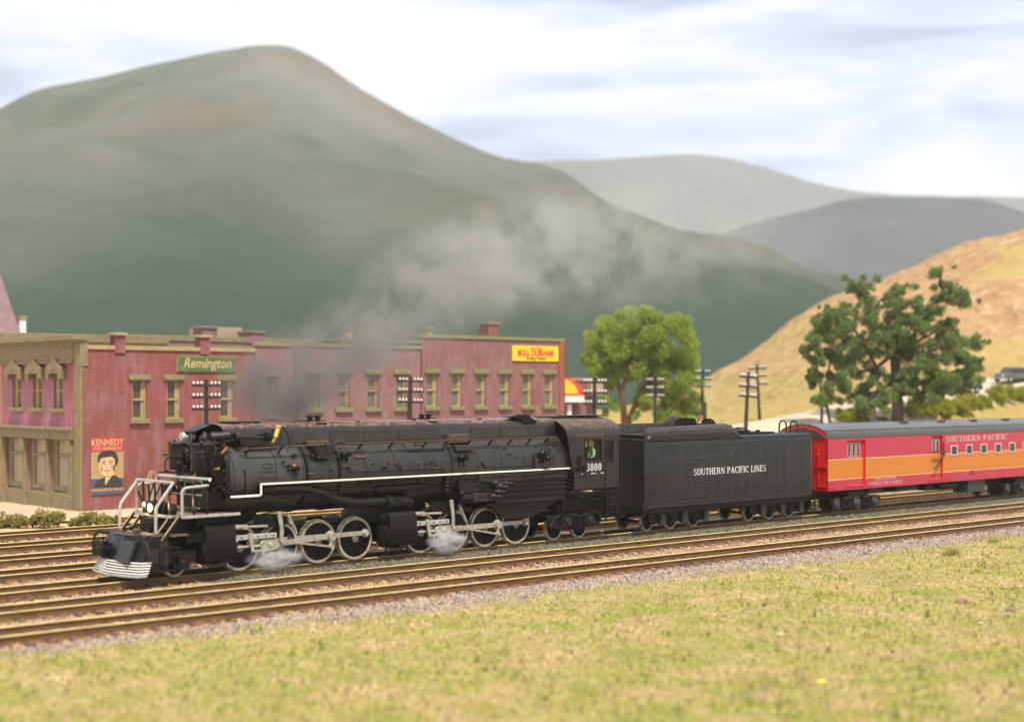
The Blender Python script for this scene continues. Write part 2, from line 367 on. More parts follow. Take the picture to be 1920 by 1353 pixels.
def roman(body, h, m, loc, parent, width, name='lettering'):
    """Roman capitals with thick stems, thin bars and slab serifs, cut as flat strokes on a face that looks to -Y"""
    T, t, s = 0.17, 0.075, 0.10
    def V(x, a=0.0, b=1.0, serif='both'):
        r = [[(x, a), (x + T, a), (x + T, b), (x, b)]]
        for z0, on in ((a, serif in ('both', 'bot')), (b - 0.055, serif in ('both', 'top'))):
            if on: r.append([(x - s, z0), (x + T + s, z0), (x + T + s, z0 + 0.055), (x - s, z0 + 0.055)])
        return r
    def Hh(x0, x1, z, e=0): return [[(x0, z), (x1, z), (x1, z + t), (x0, z + t)]] + ([[(x1 - 0.05, z - e if e > 0 else z), (x1, z - e if e > 0 else z), (x1, z + t + (0 if e > 0 else -e)), (x1 - 0.05, z + t + (0 if e > 0 else -e))]] if e else [])
    def D(p, q, w):
        dx, dz = q[0] - p[0], q[1] - p[1]; l = math.hypot(dx, dz); nx = -dz / l * w / 2; nz = dx / l * w / 2
        return [[(p[0] - nx, p[1] - nz), (q[0] - nx, q[1] - nz), (q[0] + nx, q[1] + nz), (p[0] + nx, p[1] + nz)]]
    def R(cx, cz, rx, rz, a0=0.0, a1=360.0, k=T, n=18):
        out = []
        for i in range(n):
            u0, u1 = [math.radians(a0 + (a1 - a0) * (i + j) / n) for j in (0, 1)]
            P = lambda u, f: (cx + (rx - f * k) * math.cos(u), cz + (rz - f * t) * math.sin(u))
            out.append([P(u0, 0), P(u1, 0), P(u1, 1), P(u0, 1)])
        return out
    G = {
        'I': (0.40, V(0.11)), 'H': (0.98, V(0.10) + V(0.70) + Hh(0.2, 0.75, 0.48)), 'L': (0.76, V(0.10) + Hh(0.1, 0.72, 0.0, -0.2)),
        'E': (0.78, V(0.10) + Hh(0.1, 0.72, 0.0, -0.2) + Hh(0.1, 0.69, 1 - t, 0.2) + Hh(0.2, 0.55, 0.48)), 'F': (0.74, V(0.10) + Hh(0.1, 0.68, 1 - t, 0.2) + Hh(0.2, 0.55, 0.48)),
        'T': (0.82, V(0.325, serif='bot') + Hh(0.05, 0.77, 1 - t) + [[(0.05, 0.75), (0.10, 0.75), (0.10, 1), (0.05, 1)], [(0.72, 0.75), (0.77, 0.75), (0.77, 1), (0.72, 1)]]),
        'O': (0.92, R(0.46, 0.5, 0.42, 0.51)), 'C': (0.86, R(0.46, 0.5, 0.42, 0.51, 48, 318) + [[(0.74, 0.64), (0.79, 0.64), (0.79, 0.98), (0.74, 0.98)]]),
        'U': (0.94, V(0.10, 0.3, serif='top') + R(0.47, 0.32, 0.37, 0.33, 180, 360, 0.14) + [[(0.76, 0.3), (0.84, 0.3), (0.84, 1), (0.76, 1)], [(0.68, 0.945), (0.92, 0.945), (0.92, 1), (0.68, 1)]]),
        'N': (0.96, [[(0.12, 0), (0.19, 0), (0.19, 1), (0.12, 1)], [(0.77, 0), (0.84, 0), (0.84, 1), (0.77, 1)], [(0.03, 0), (0.28, 0), (0.28, 0.055), (0.03, 0.055)], [(0.68, 0.945), (0.93, 0.945), (0.93, 1), (0.68, 1)]] + D((0.16, 0.96), (0.80, 0.05), T)),
        'P': (0.80, V(0.10) + R(0.42, 0.73, 0.33, 0.27, -90, 90, 0.15) + Hh(0.2, 0.45, 0.46) + Hh(0.2, 0.45, 1 - t)),
        'R': (0.90, V(0.10) + R(0.42, 0.74, 0.32, 0.26, -90, 90, 0.15) + Hh(0.2, 0.45, 0.48) + Hh(0.2, 0.45, 1 - t) + D((0.45, 0.5), (0.80, 0.03), 0.15)),
        'A': (0.94, D((0.13, 0.0), (0.46, 0.98), 0.075) + D((0.48, 0.98), (0.78, 0.0), T) + Hh(0.25, 0.68, 0.3) + [[(0.02, 0), (0.27, 0), (0.27, 0.055), (0.02, 0.055)], [(0.65, 0), (0.92, 0), (0.92, 0.055), (0.65, 0.055)]]),
        'S': (0.74, R(0.37, 0.745, 0.29, 0.265, 55, 262, 0.14) + R(0.37, 0.255, 0.31, 0.265, -130 + 5, 82, 0.14) + [[(0.56, 0.72), (0.61, 0.72), (0.61, 0.97), (0.56, 0.97)], [(0.08, 0.03), (0.13, 0.03), (0.13, 0.3), (0.08, 0.3)]]),
        'Y': (0.90, V(0.365, 0, 0.5, 'bot') + D((0.12, 0.98), (0.46, 0.45), T) + D((0.80, 0.98), (0.48, 0.45), 0.075)), 'W': (1.2, D((0.1, 0.98), (0.36, 0.03), T) + D((0.36, 0.03), (0.6, 0.98), 0.075) + D((0.58, 0.98), (0.84, 0.03), T) + D((0.84, 0.03), (1.1, 0.98), 0.075)),
        '0': (0.72, R(0.36, 0.5, 0.30, 0.51)), '8': (0.72, R(0.36, 0.74, 0.26, 0.26, k=0.13) + R(0.36, 0.26, 0.30, 0.27, k=0.15)), '3': (0.70, R(0.32, 0.74, 0.27, 0.26, -90, 150, 0.13) + R(0.32, 0.26, 0.31, 0.27, -155, 90, 0.15)), ' ': (0.45, []),
    }
    x = 0; polys = []
    for ch in body:
        w, st = G[ch]
        for p in st: polys.append([(x + a, b) for a, b in p])
        x += w + 0.06
    kx = width / x; V_, F_ = [], []
    for i, p in enumerate(polys):
        o = len(V_); V_ += [((a - x / 2) * kx, -0.0002 * (i % 9), (b - 0.5) * h) for a, b in p]; F_.append(tuple(range(o, o + len(p))))
    me = bpy.data.meshes.new(name); me.from_pydata(V_, [], F_); me.materials.append(m)
    o = bpy.data.objects.new(name, me); COL.objects.link(o); o.location = loc; o.parent = parent
    return o
FRONT = (PI / 2, 0, 0)          # lettering on a face that looks towards -Y

def grid_mesh(x0, x1, nx, y0, y1, ny, fn):
    mb = MB()
    for j in range(ny + 1):
        for i in range(nx + 1):
            mb.v.append(fn(x0 + (x1 - x0) * i / nx, y0 + (y1 - y0) * j / ny))
    for j in range(ny):
        for i in range(nx):
            a = j * (nx + 1) + i; mb.f.append((a, a + 1, a + nx + 2, a + nx + 1)); mb.m.append(0)
    return mb
def h2(i, j):
    n = math.sin(i * 127.1 + j * 311.7) * 43758.5453
    return n - math.floor(n)
def vnoise(x, y):
    i, j = math.floor(x), math.floor(y); u, v = x - i, y - j; u = u * u * (3 - 2 * u); v = v * v * (3 - 2 * v)
    return (h2(i, j) * (1 - u) + h2(i + 1, j) * u) * (1 - v) + (h2(i, j + 1) * (1 - u) + h2(i + 1, j + 1) * u) * v
def fbm(x, y, o=4):
    s = 0; a = 0.5
    for _ in range(o): s += a * vnoise(x, y); x = x * 2.03 + 3.1; y = y * 2.03 + 1.7; a *= 0.5
    return s
def sm(a, b, x):
    t = min(1, max(0, (x - a) / (b - a))); return t * t * (3 - 2 * t)
def lerp_tab(tab, x):
    if x <= tab[0][0]: return tab[0][1]
    for (a, b), (c, d) in zip(tab, tab[1:]):
        if x <= c: return b + (d - b) * (x - a) / (c - a)
    return tab[-1][1]
TH = math.radians(43.15); VS, VC = math.sin(TH), math.cos(TH)
def rot_xy(r, d): return (r * VC + d * VS, -r * VS + d * VC)     # (across, deep) -> world x, y
import numpy as np
# ------------------------------------------------------------------ the setting: ground, yard, field, hills
def ground_mat(name, cols, scales, bump=0.6, bs=9.0, rough=0.95, dist=0.06):
    m = bpy.data.materials.new(name); m.use_nodes = True
    nt = m.node_tree; N = nt.nodes.new; L = nt.links.new; p = nt.nodes['Principled BSDF']
    p.inputs['Roughness'].default_value = rough; p.inputs['Specular IOR Level'].default_value = 0.15
    tc = N('ShaderNodeTexCoord'); cur = (*cols[0], 1)
    for c, (sc, lo, hi) in zip(cols[1:], scales):
        n = N('ShaderNodeTexNoise'); n.inputs['Scale'].default_value = sc; n.inputs['Detail'].default_value = 5; n.inputs['Roughness'].default_value = 0.65
        L(tc.outputs['Object'], n.inputs[0])
        r = N('ShaderNodeMapRange'); L(n.outputs[0], r.inputs[0]); r.inputs[1].default_value = lo; r.inputs[2].default_value = hi
        x = N('ShaderNodeMix'); x.data_type = 'RGBA'; L(r.outputs[0], x.inputs[0])
        if isinstance(cur, tuple): x.inputs[6].default_value = cur
        else: L(cur, x.inputs[6])
        x.inputs[7].default_value = (*c, 1); cur = x.outputs[2]
    L(cur, p.inputs['Base Color'])
    n = N('ShaderNodeTexNoise'); n.inputs['Scale'].default_value = bs; n.inputs['Detail'].default_value = 6; L(tc.outputs['Object'], n.inputs[0])
    b = N('ShaderNodeBump'); b.inputs['Strength'].default_value = bump; b.inputs['Distance'].default_value = dist
    L(n.outputs[0], b.inputs['Height']); L(b.outputs[0], p.inputs['Normal'])
    return m

M['dirt'] = ground_mat('yard_dirt', [(0.46, 0.33, 0.19), (0.36, 0.24, 0.14), (0.50, 0.40, 0.24)], [(0.5, 0.4, 0.65), (3.0, 0.5, 0.7)])
M['bed'] = ground_mat('brown_ballast', [(0.35, 0.232, 0.145), (0.275, 0.165, 0.10), (0.42, 0.305, 0.205), (0.17, 0.10, 0.065)], [(0.9, 0.42, 0.62), (5, 0.5, 0.66), (13, 0.60, 0.70)], 1.0, 14, 0.95, 0.10)
M['pinkbed'] = ground_mat('pink_grey_ballast', [(0.32, 0.255, 0.215), (0.25, 0.20, 0.17), (0.38, 0.31, 0.255), (0.12, 0.10, 0.085)], [(1.3, 0.42, 0.62), (6, 0.5, 0.66), (14, 0.60, 0.70)], 1.0, 15, 0.95, 0.10)
M['field'] = ground_mat('field_turf', [(0.33, 0.255, 0.115), (0.21, 0.195, 0.06), (0.36, 0.26, 0.145), (0.13, 0.14, 0.038)], [(0.33, 0.46, 0.62), (1.1, 0.52, 0.68), (2.6, 0.56, 0.70)], 0.9, 7, 0.95, 0.12)
M['hillside'] = ground_mat('tan_hillside', [(0.35, 0.215, 0.112), (0.28, 0.162, 0.08), (0.43, 0.295, 0.18), (0.33, 0.24, 0.09)], [(0.16, 0.4, 0.62), (0.45, 0.52, 0.64), (0.05, 0.52, 0.62)], 1.0, 0.45, 0.95, 1.6)
M['road'] = ground_mat('pale_road', [(0.46, 0.39, 0.31), (0.40, 0.33, 0.26)], [(0.6, 0.4, 0.6)], 0.2, 5)
M['walk'] = ground_mat('pale_pavement', [(0.45, 0.35, 0.25), (0.38, 0.29, 0.205)], [(0.8, 0.4, 0.65)], 0.2, 5)
def mountain_mat():
    m = ground_mat('mountain_slope', [(0.100, 0.108, 0.098), (0.146, 0.120, 0.088), (0.066, 0.092, 0.060), (0.150, 0.154, 0.148)], [(0.011, 0.44, 0.58), (0.008, 0.48, 0.62), (0.0065, 0.48, 0.64)], 0.5, 0.10, 0.95, 4)  # pale upper greys carry part of the haze in their colour
    nt = m.node_tree; N = nt.nodes.new; L = nt.links.new; p = nt.nodes['Principled BSDF']; src = p.inputs['Base Color'].links[0].from_socket
    tc = N('ShaderNodeTexCoord'); sp = N('ShaderNodeSeparateXYZ'); L(tc.outputs['Object'], sp.inputs[0])
    n = N('ShaderNodeTexNoise'); n.inputs['Scale'].default_value = 0.012; n.inputs['Detail'].default_value = 4; L(tc.outputs['Object'], n.inputs[0])
    a = N('ShaderNodeMath'); a.operation = 'MULTIPLY_ADD'; L(n.outputs[0], a.inputs[0]); a.inputs[1].default_value = 120; L(sp.outputs[2], a.inputs[2])
    r = N('ShaderNodeMapRange'); L(a.outputs[0], r.inputs[0]); r.inputs[1].default_value = 85; r.inputs[2].default_value = 205
    x = N('ShaderNodeMix'); x.data_type = 'RGBA'; L(r.outputs[0], x.inputs[0]); x.inputs[6].default_value = (0.024, 0.043, 0.030, 1); L(src, x.inputs[7]); L(x.outputs[2], p.inputs['Base Color'])
    return m
M['mount'] = mountain_mat()
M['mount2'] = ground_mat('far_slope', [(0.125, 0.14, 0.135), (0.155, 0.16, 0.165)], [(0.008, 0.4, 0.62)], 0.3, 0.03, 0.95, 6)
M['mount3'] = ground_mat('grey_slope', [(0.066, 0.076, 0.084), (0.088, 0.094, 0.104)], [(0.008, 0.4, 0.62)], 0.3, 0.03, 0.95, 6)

g = MB(); g.add([(-2600, -900, 0), (2900, -900, 0), (2900, 3000, 0), (-2600, 3000, 0)], [(0, 1, 2, 3)])
go = g.build('ground', M['dirt'], kind='structure', smooth=0); go.location = (0, 0, -0.42)

def bed_z(x, y): return -0.255 + 0.05 * (fbm(x * 1.7, y * 1.7, 3) - 0.5) + 0.10 * (fbm(x * 0.45, y * 1.1, 3) - 0.5)
grid_mesh(-6, 134, 420, 37.0, 68.0, 124, lambda x, y: (x, y, bed_z(x, y) - 0.25 * sm(66.5, 68, y) - 0.03 * sm(37.4, 37.0, y))).build('ballast_bed', M['bed'], kind='structure', smooth=180)
def edge_y(x): return lerp_tab([(10, 37.3), (29, 36.3), (47, 35.4), (60, 35.3), (90, 35.6), (140, 36)], x)
grid_mesh(-6, 134, 360, 33.5, 37.8, 22, lambda x, y: (x, y, -0.265 + 0.05 * (fbm(x * 2, y * 2, 3) - 0.5) - 0.12 * sm(37.2, 37.8, y + 0.5 * (fbm(x, 7, 2) - 0.5)) - 0.4 * (1 - sm(edge_y(x) - 1.8, edge_y(x) - 0.7, y)))).build('ballast_shoulder', M['pinkbed'], kind='structure', smooth=180)
def field_z(x, y):
    e = edge_y(x) + 1.1 * (fbm(x * 0.6, y * 0.6, 3) - 0.5)
    return -0.23 + 0.26 * (fbm(x * 0.35, y * 0.35, 4) - 0.5) + 0.09 * (fbm(x * 2, y * 2, 2) - 0.5) - 0.16 * sm(e - 0.5, e + 0.5, y)
grid_mesh(-8, 134, 380, 4, 38.0, 110, lambda x, y: (x, y, field_z(x, y))).build('grass_field', M['field'], kind='structure', smooth=180)

def in_view(x, y, m=60):
    d = x * VS + y * VC; r = x * VC - y * VS
    return 26 < d and abs(r / d * 2850) < 960 + m
def scatter(name, n, fn, mats, label=None, flat=0.7):
    V = []; F = []; MI = []; rnd = random.Random(hash(name) % 1000 if False else len(name) * 17 + n)
    base = [(1, 0, -0.35), (-0.5, 0.87, -0.35), (-0.5, -0.87, -0.35), (0.1, 0.05, 0.9)]
    k = 0; tries = 0
    while k < n and tries < n * 6:
        tries += 1
        q = fn(rnd)
        if q is None: continue
        x, y, z, s, mi = q; a = rnd.random() * 6.28; tall = 2.6 if name == 'grass' and rnd.random() < 0.08 else 1.0; ca, sa = math.cos(a), math.sin(a); o = len(V)
        for bx, by, bz in base:
            jx = bx * s * rnd.uniform(0.6, 1.2); jy = by * s * rnd.uniform(0.6, 1.2)
            V.append((x + jx * ca - jy * sa, y + jx * sa + jy * ca, z + bz * s * flat * (tall if bz > 0 else 1.0) * rnd.uniform(0.7, 1.2)))
        F += [(o, o + 1, o + 3), (o + 1, o + 2, o + 3), (o + 2, o, o + 3), (o, o + 2, o + 1)]; MI += [mi] * 4; k += 1
    me = bpy.data.meshes.new(name); me.from_pydata(V, [], F)
    for m in mats: me.materials.append(m)
    me.polygons.foreach_set('material_index', MI)
    o = bpy.data.objects.new(name, me); COL.objects.link(o); o['kind'] = 'stuff'
    return o
def foam_mat():
    m = bpy.data.materials.new('turf_foam'); m.use_nodes = True; nt = m.node_tree; N = nt.nodes.new; L = nt.links.new; p = nt.nodes['Principled BSDF']
    p.inputs['Roughness'].default_value = 0.95; p.inputs['Specular IOR Level'].default_value = 0.1
    tc = N('ShaderNodeTexCoord'); g = N('ShaderNodeNewGeometry')
    def ramp(fac, cols):
        r = N('ShaderNodeValToRGB'); e = r.color_ramp.elements
        for i, c in enumerate(cols):
            k = e[i] if i < 2 else e.new(1.0)
            k.position = i / (len(cols) - 1)
        for i, c in enumerate(cols): e[i].color = (*c, 1)
        L(fac, r.inputs[0]); return r.outputs[0]
    dry = ramp(g.outputs['Random Per Island'], [(0.30, 0.225, 0.11), (0.46, 0.355, 0.18), (0.38, 0.31, 0.125), (0.16, 0.12, 0.07), (0.33, 0.20, 0.12), (0.54, 0.44, 0.25), (0.38, 0.29, 0.145)])
    grn = ramp(g.outputs['Random Per Island'], [(0.185, 0.215, 0.045), (0.285, 0.295, 0.068), (0.085, 0.12, 0.028), (0.38, 0.34, 0.12), (0.215, 0.25, 0.05), (0.27, 0.19, 0.095), (0.31, 0.335, 0.065)])
    n1 = N('ShaderNodeTexNoise'); n1.inputs['Scale'].default_value = 0.5; n1.inputs['Detail'].default_value = 5; n1.inputs['Roughness'].default_value = 0.62; L(tc.outputs['Object'], n1.inputs[0])
    mr = N('ShaderNodeMapRange'); L(n1.outputs[0], mr.inputs[0]); mr.inputs[1].default_value = 0.37; mr.inputs[2].default_value = 0.54
    x = N('ShaderNodeMix'); x.data_type = 'RGBA'; L(mr.outputs[0], x.inputs[0]); L(dry, x.inputs[6]); L(grn, x.inputs[7]); n2 = N('ShaderNodeTexNoise'); n2.inputs['Scale'].default_value = 0.9; n2.inputs['Detail'].default_value = 4; L(tc.outputs['Object'], n2.inputs[0])
    m2 = N('ShaderNodeMapRange'); L(n2.outputs[0], m2.inputs[0]); m2.inputs[1].default_value = 0.61; m2.inputs[2].default_value = 0.72; m2.inputs[4].default_value = 0.65
    bare = ramp(g.outputs['Random Per Island'], [(0.30, 0.215, 0.135), (0.40, 0.295, 0.19), (0.24, 0.165, 0.105), (0.46, 0.355, 0.24)])
    y = N('ShaderNodeMix'); y.data_type = 'RGBA'; L(m2.outputs[0], y.inputs[0]); L(x.outputs[2], y.inputs[6]); L(bare, y.inputs[7]); L(y.outputs[2], p.inputs['Base Color'])
    return m
M['foam'] = foam_mat()
M['stone'] = mat('ballast_stone', (0.3, 0.2, 0.13), 0.95, island=[(0.37, 0.255, 0.165), (0.275, 0.17, 0.105), (0.45, 0.34, 0.235), (0.17, 0.105, 0.07), (0.34, 0.215, 0.135)], spec=0.15)
M['pinkstone'] = mat('shoulder_stone', (0.3, 0.2, 0.13), 0.95, island=[(0.32, 0.26, 0.235), (0.25, 0.20, 0.18), (0.42, 0.345, 0.30), (0.12, 0.10, 0.09), (0.34, 0.25, 0.195)], spec=0.15)
def f_foam(r):
    d = 27 * (2.6 ** r.random()); rr = r.uniform(-0.36, 0.36) * d; x, y = rot_xy(rr, d)
    ee = edge_y(x) + 1.1 * (fbm(x * 0.6, y * 0.6, 3) - 0.5) - 0.1 - y
    if ee < -0.9 or y < 5 or (ee < 0 and r.random() < 0.45 - ee * 0.6): return None
    dens = fbm(x * 0.5, y * 0.5, 3)
    if r.random() > 0.35 + dens: return None
    g_ = fbm(x * 0.9 + 40, y * 0.9, 3); s = r.choice((0.035, 0.045, 0.05, 0.06, 0.085)) * (1.7 if g_ > 0.60 else 1.0); return (x, y, (field_z(x, y) if ee > 0.3 else max(field_z(x, y), -0.25)) + s * 0.15, s, 0)
scatter('grass', 70000, f_foam, [M['foam']])
def f_stone(r):
    x = r.uniform(14, 92); y = r.uniform(37.2, 46.0)
    if y > 44.2 and x > 29: return None
    if r.random() < 0.25: y = r.uniform(46, 66); x = r.uniform(14, 46)
    if not in_view(x, y): return None
    s = r.uniform(0.045, 0.10); return (x, y, bed_z(x, y) + 0.01, s, 0)
scatter('ballast_stones', 34000, f_stone, [M['stone']])
def f_pink(r):
    x = r.uniform(12, 95); y = r.uniform(33.6, 37.6); ee = edge_y(x) + 1.1 * (fbm(x * 0.6, y * 0.6, 3) - 0.5) - 0.25 - y
    if not in_view(x, y) or (ee > 0 and r.random() < 0.55 + ee * 0.5): return None
    s = r.uniform(0.04, 0.09); return (x, y, max(-0.25, field_z(x, y) + 0.01), s, 0)
scatter('shoulder_stones', 15000, f_pink, [M['pinkstone']])

M['shadebed'] = ground_mat('shadow_tone_ballast', [(0.120, 0.112, 0.080), (0.085, 0.078, 0.056), (0.165, 0.15, 0.11), (0.045, 0.041, 0.031)], [(1.3, 0.42, 0.62), (7, 0.5, 0.66), (15, 0.58, 0.70)], 1.0, 15, 0.95, 0.10)  # dark grey strip paints the train's shadow into the ballast colour
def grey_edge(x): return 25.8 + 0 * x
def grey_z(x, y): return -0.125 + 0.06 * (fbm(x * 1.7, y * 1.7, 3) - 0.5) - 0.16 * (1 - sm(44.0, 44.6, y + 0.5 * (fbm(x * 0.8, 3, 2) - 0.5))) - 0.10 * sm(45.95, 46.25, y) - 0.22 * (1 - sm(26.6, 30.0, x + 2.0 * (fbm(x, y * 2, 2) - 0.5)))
grid_mesh(26.0, 134, 380, 43.9, 46.28, 16, lambda x, y: (x, y, grey_z(x, y))).build('shadow_tone_ballast', M['shadebed'], kind='structure', smooth=180)
M['shadestone'] = mat('grey_stone', (0.2, 0.2, 0.15), 0.95, island=[(0.14, 0.13, 0.095), (0.09, 0.083, 0.06), (0.20, 0.18, 0.14), (0.045, 0.041, 0.033), (0.165, 0.125, 0.08)], spec=0.15)  # loose stones in the strip's painted shadow colours
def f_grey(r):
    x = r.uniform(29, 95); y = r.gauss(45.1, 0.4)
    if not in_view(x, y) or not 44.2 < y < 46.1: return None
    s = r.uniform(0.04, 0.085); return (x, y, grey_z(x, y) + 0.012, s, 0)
scatter('grey_stones', 11000, f_grey, [M['shadestone']])

# seven tracks
def rail_mesh(x0, x1):
    mb = MB(); n = 1
    pts = [(-0.085, -0.27), (0.085, -0.27), (0.085, -0.24), (0.018, -0.215), (0.018, -0.075), (0.048, -0.055), (0.052, -0.012), (0.040, 0.0), (-0.040, 0.0), (-0.052, -0.012), (-0.048, -0.055), (-0.018, -0.075), (-0.018, -0.215), (-0.085, -0.24)]
    k = len(pts); v = [(x0, a, b) for a, b in pts] + [(x1, a, b) for a, b in pts]
    for i in range(k):
        j = (i + 1) % k; o = len(mb.v); mb.v += [v[i], v[j], v[k + j], v[k + i]]; mb.f.append((o, o + 1, o + 2, o + 3)); mb.m.append(0 if i in (6, 7, 8) else 1)
    return mb
def tie_mesh():
    mb = MB(); mb.box(-0.12, 0.12, -1.22, 1.22, -0.36, -0.215)
    for yy in (-0.86, -0.63, 0.63, 0.86): mb.box(-0.05, 0.05, yy - 0.045, yy + 0.045, -0.22, -0.15)
    return mb
tie_p = tie_mesh().build('tie', M['tie'], None, smooth=0, bevel=0.012)
def track(yc, rz, label, ranges, n0=0):
    t = empty('railway_track', (45, yc, 0), label, 'railway track', 'yard tracks', rz)
    for s in (-1, 1):
        r_ = rail_mesh(-60, 85).build('rail', [M['railtop'], M['railside']], t, smooth=30); r_.location.y = s * 0.7525
    for a, b in ranges:
        x = a
        while x < b:
            k = tie_p.copy(); COL.objects.link(k); k.parent = t; k.location = (x - 45 + random.uniform(-0.02, 0.02), random.uniform(-0.04, 0.04), random.uniform(-0.015, 0.015)); k.rotation_euler[2] = random.uniform(-0.015, 0.015)
            x += 0.62
    return t
T_LAB = ['nearest railway track of the yard, along the pinkish stone and grass',
         'second railway track, empty, between the nearest track and the one under the train',
         'railway track under the steam locomotive, tender and mail coach',
         'first empty railway track behind the locomotive',
         'second empty railway track behind the locomotive, in the middle of the four rear tracks',
         'third empty railway track behind the locomotive, next to last before the shrubs',
         'farthest railway track, along the shrubs in front of the brick buildings']
for i, (yy, rz, rg) in enumerate([(38.55, -0.021, [(12, 96)]), (42.9, -0.009, [(13, 98)]), (47.15, 0, [(14, 100)]), (51.55, 0, [(14, 42), (68, 96)]), (55.95, 0, [(14, 40)]), (60.5, 0, [(14, 40)]), (65.3, 0, [(14, 40)])]):
    track(yy, rz, T_LAB[i], rg)
bpy.data.objects.remove(tie_p)

# near tan hill with its bank and road
HT = [(16, 3.0), (24, 5.2), (29.9, 7.2), (33.9, 9.8), (39.5, 13.4), (44.4, 17.5), (48.4, 19.7), (51.6, 20.85), (55.7, 22.3), (59.7, 24.3), (64.6, 26.7), (69.4, 28.35), (74.2, 29.6), (77.5, 30.4), (100, 34), (140, 30), (190, 8)]
def hill_z(r, d, rough=True):
    y = -r * VS + d * VC
    base = -0.45 + 3.75 * sm(69.5, 76, y) * sm(6, 20, r) * (1 - sm(150, 180, d) * (1 - sm(26, 38, r)))
    base += (0.070 * max(0, min(d, 230) - 118) * sm(16, 32, r) + 0.012 * max(0, r - 20)) * sm(70, 80, y)
    foot = 158 + 5 * math.sin(r * 0.09)
    top = lerp_tab(HT, r)
    t = sm(foot, 231, d) if d < 231 else 1 - sm(231, 330, d)
    z = base + max(0, top - base) * t ** 0.85 if d < 231 else top * t - 0.5 * (1 - t)
    if rough: z += (2.6 * (fbm(r * 0.10, d * 0.10, 4) - 0.5) + 0.7 * (fbm(r * 0.5, d * 0.5, 3) - 0.5)) * sm(160, 185, d) * sm(28, 42, r) + 0.12 * (fbm(r * 0.7, d * 0.7, 3) - 0.5) * sm(70, 74, y)
    return z
def hill_v(r, d): x, y = rot_xy(r, d); return (x, y, hill_z(r, d))
grid_mesh(0, 190, 330, 96, 332, 260, hill_v).build('hill', M['hillside'], kind='structure', smooth=180)
def hill_hit(px, py):
    """where the line of sight through a photo point first meets the rising ground"""
    Z = 101.0
    while Z < 225:
        r = (px - 960) / 2850 * Z
        if hill_z(r, Z, False) >= 6.56 - (py - 725) / 2850 * Z: break
        Z += 0.5
    return r, Z
RD = [hill_hit(px, py) + (w,) for px, py, w in ((1390, 806, 3.0), (1440, 801, 3.6), (1500, 794, 4.0), (1560, 783, 3.8), (1610, 771, 3.4), (1660, 759, 3.0), (1740, 748, 2.6), (1800, 738, 2.6), (1870, 724, 2.6), (1930, 712, 2.6), (2000, 700, 2.6))]
rm = MB()
for i, (r, d, w) in enumerate(RD):
    a = RD[max(0, i - 1)]; b = RD[min(len(RD) - 1, i + 1)]; t = Vector((b[0] - a[0], b[1] - a[1], 0)).normalized(); n = Vector((-t.y, t.x, 0))
    zc = hill_z(r, d, False) + 0.22
    for q in (-1.8, -1.0, 0, 1.0, 1.8):
        rr, dd = r + n.x * w * q, d + n.y * w * q; x, y = rot_xy(rr, dd); rm.v.append((x, y, hill_z(rr, dd, False) - 0.25 if abs(q) > 1.5 else 0.5 * (zc + hill_z(rr, dd, False) + 0.2)))
    if i:
        o = (i - 1) * 5
        for j in range(4): rm.f.append((o + j, o + j + 1, o + 6 + j, o + 5 + j)); rm.m.append(0)
rm.build('road', M['road'], kind='structure', smooth=60)
def road_z(r, d): return hill_z(r, d, False) + 0.22

# distant mountains : ridge height against distance across, each with its own depth
def ridge(name, m, d0, pts, front, back, amp, nx=150, ny=70):
    tab = [((x - 960) / 2850 * d0, 6.56 + (725 - y) / 2850 * d0) for x, y in pts]
    r0, r1 = tab[0][0], tab[-1][0]
    def fn(r, d):
        t = max(0.0, (d - d0 + front) / front) if d <= d0 else 1 - sm(d0, d0 + back, d)
        tt = t ** 1.22 if d <= d0 else t
        H = lerp_tab(tab, r); H = 0.25 * lerp_tab(tab, r - d0 * 0.008) + 0.5 * H + 0.25 * lerp_tab(tab, r + d0 * 0.008)
        z = -0.6 + (H + 0.6) * tt
        z += amp * (fbm(r / (d0 * 0.09), d / (d0 * 0.09), 5) - 0.5) * 4 * t * (1 - t) + amp * 0.05 * (fbm(r / (d0 * 0.01), d / (d0 * 0.01), 2) - 0.5) * t
        x, y = rot_xy(r, d); return (x, y, z)
    o = grid_mesh(r0, r1, nx, d0 - front, d0 + back, ny, fn).build(name, m, kind='structure', smooth=180); return o
ridge('mountain', M['mount'], 700, [(-900, 700), (-500, 420), (-200, 280), (0, 205), (60, 165), (120, 150), (180, 141), (260, 120), (330, 107), (400, 93), (460, 83), (525, 79), (562, 88), (600, 110), (640, 140), (720, 188), (800, 230), (870, 265), (930, 290), (1000, 302), (1050, 312), (1080, 330), (1110, 358), (1150, 383), (1200, 398), (1240, 418), (1290, 432), (1370, 436), (1440, 462), (1480, 490), (1540, 512), (1620, 525), (1700, 560), (1800, 640), (1950, 720)], 430, 350, 34)
ridge('mountain', M['mount2'], 1350, [(500, 600), (800, 350), (960, 303), (1100, 300), (1200, 293), (1290, 287), (1370, 295), (1450, 317), (1530, 343), (1600, 358), (1700, 366), (1800, 367), (1900, 368), (2000, 380), (2300, 500), (2600, 690)], 500, 400, 30)
ridge('mountain', M['mount3'], 1000, [(1180, 700), (1300, 470), (1370, 430), (1430, 412), (1500, 396), (1560, 380), (1610, 369), (1680, 369), (1800, 371), (1850, 373), (1890, 384), (1930, 400), (2050, 440), (2300, 520), (2700, 700)], 420, 300, 26)

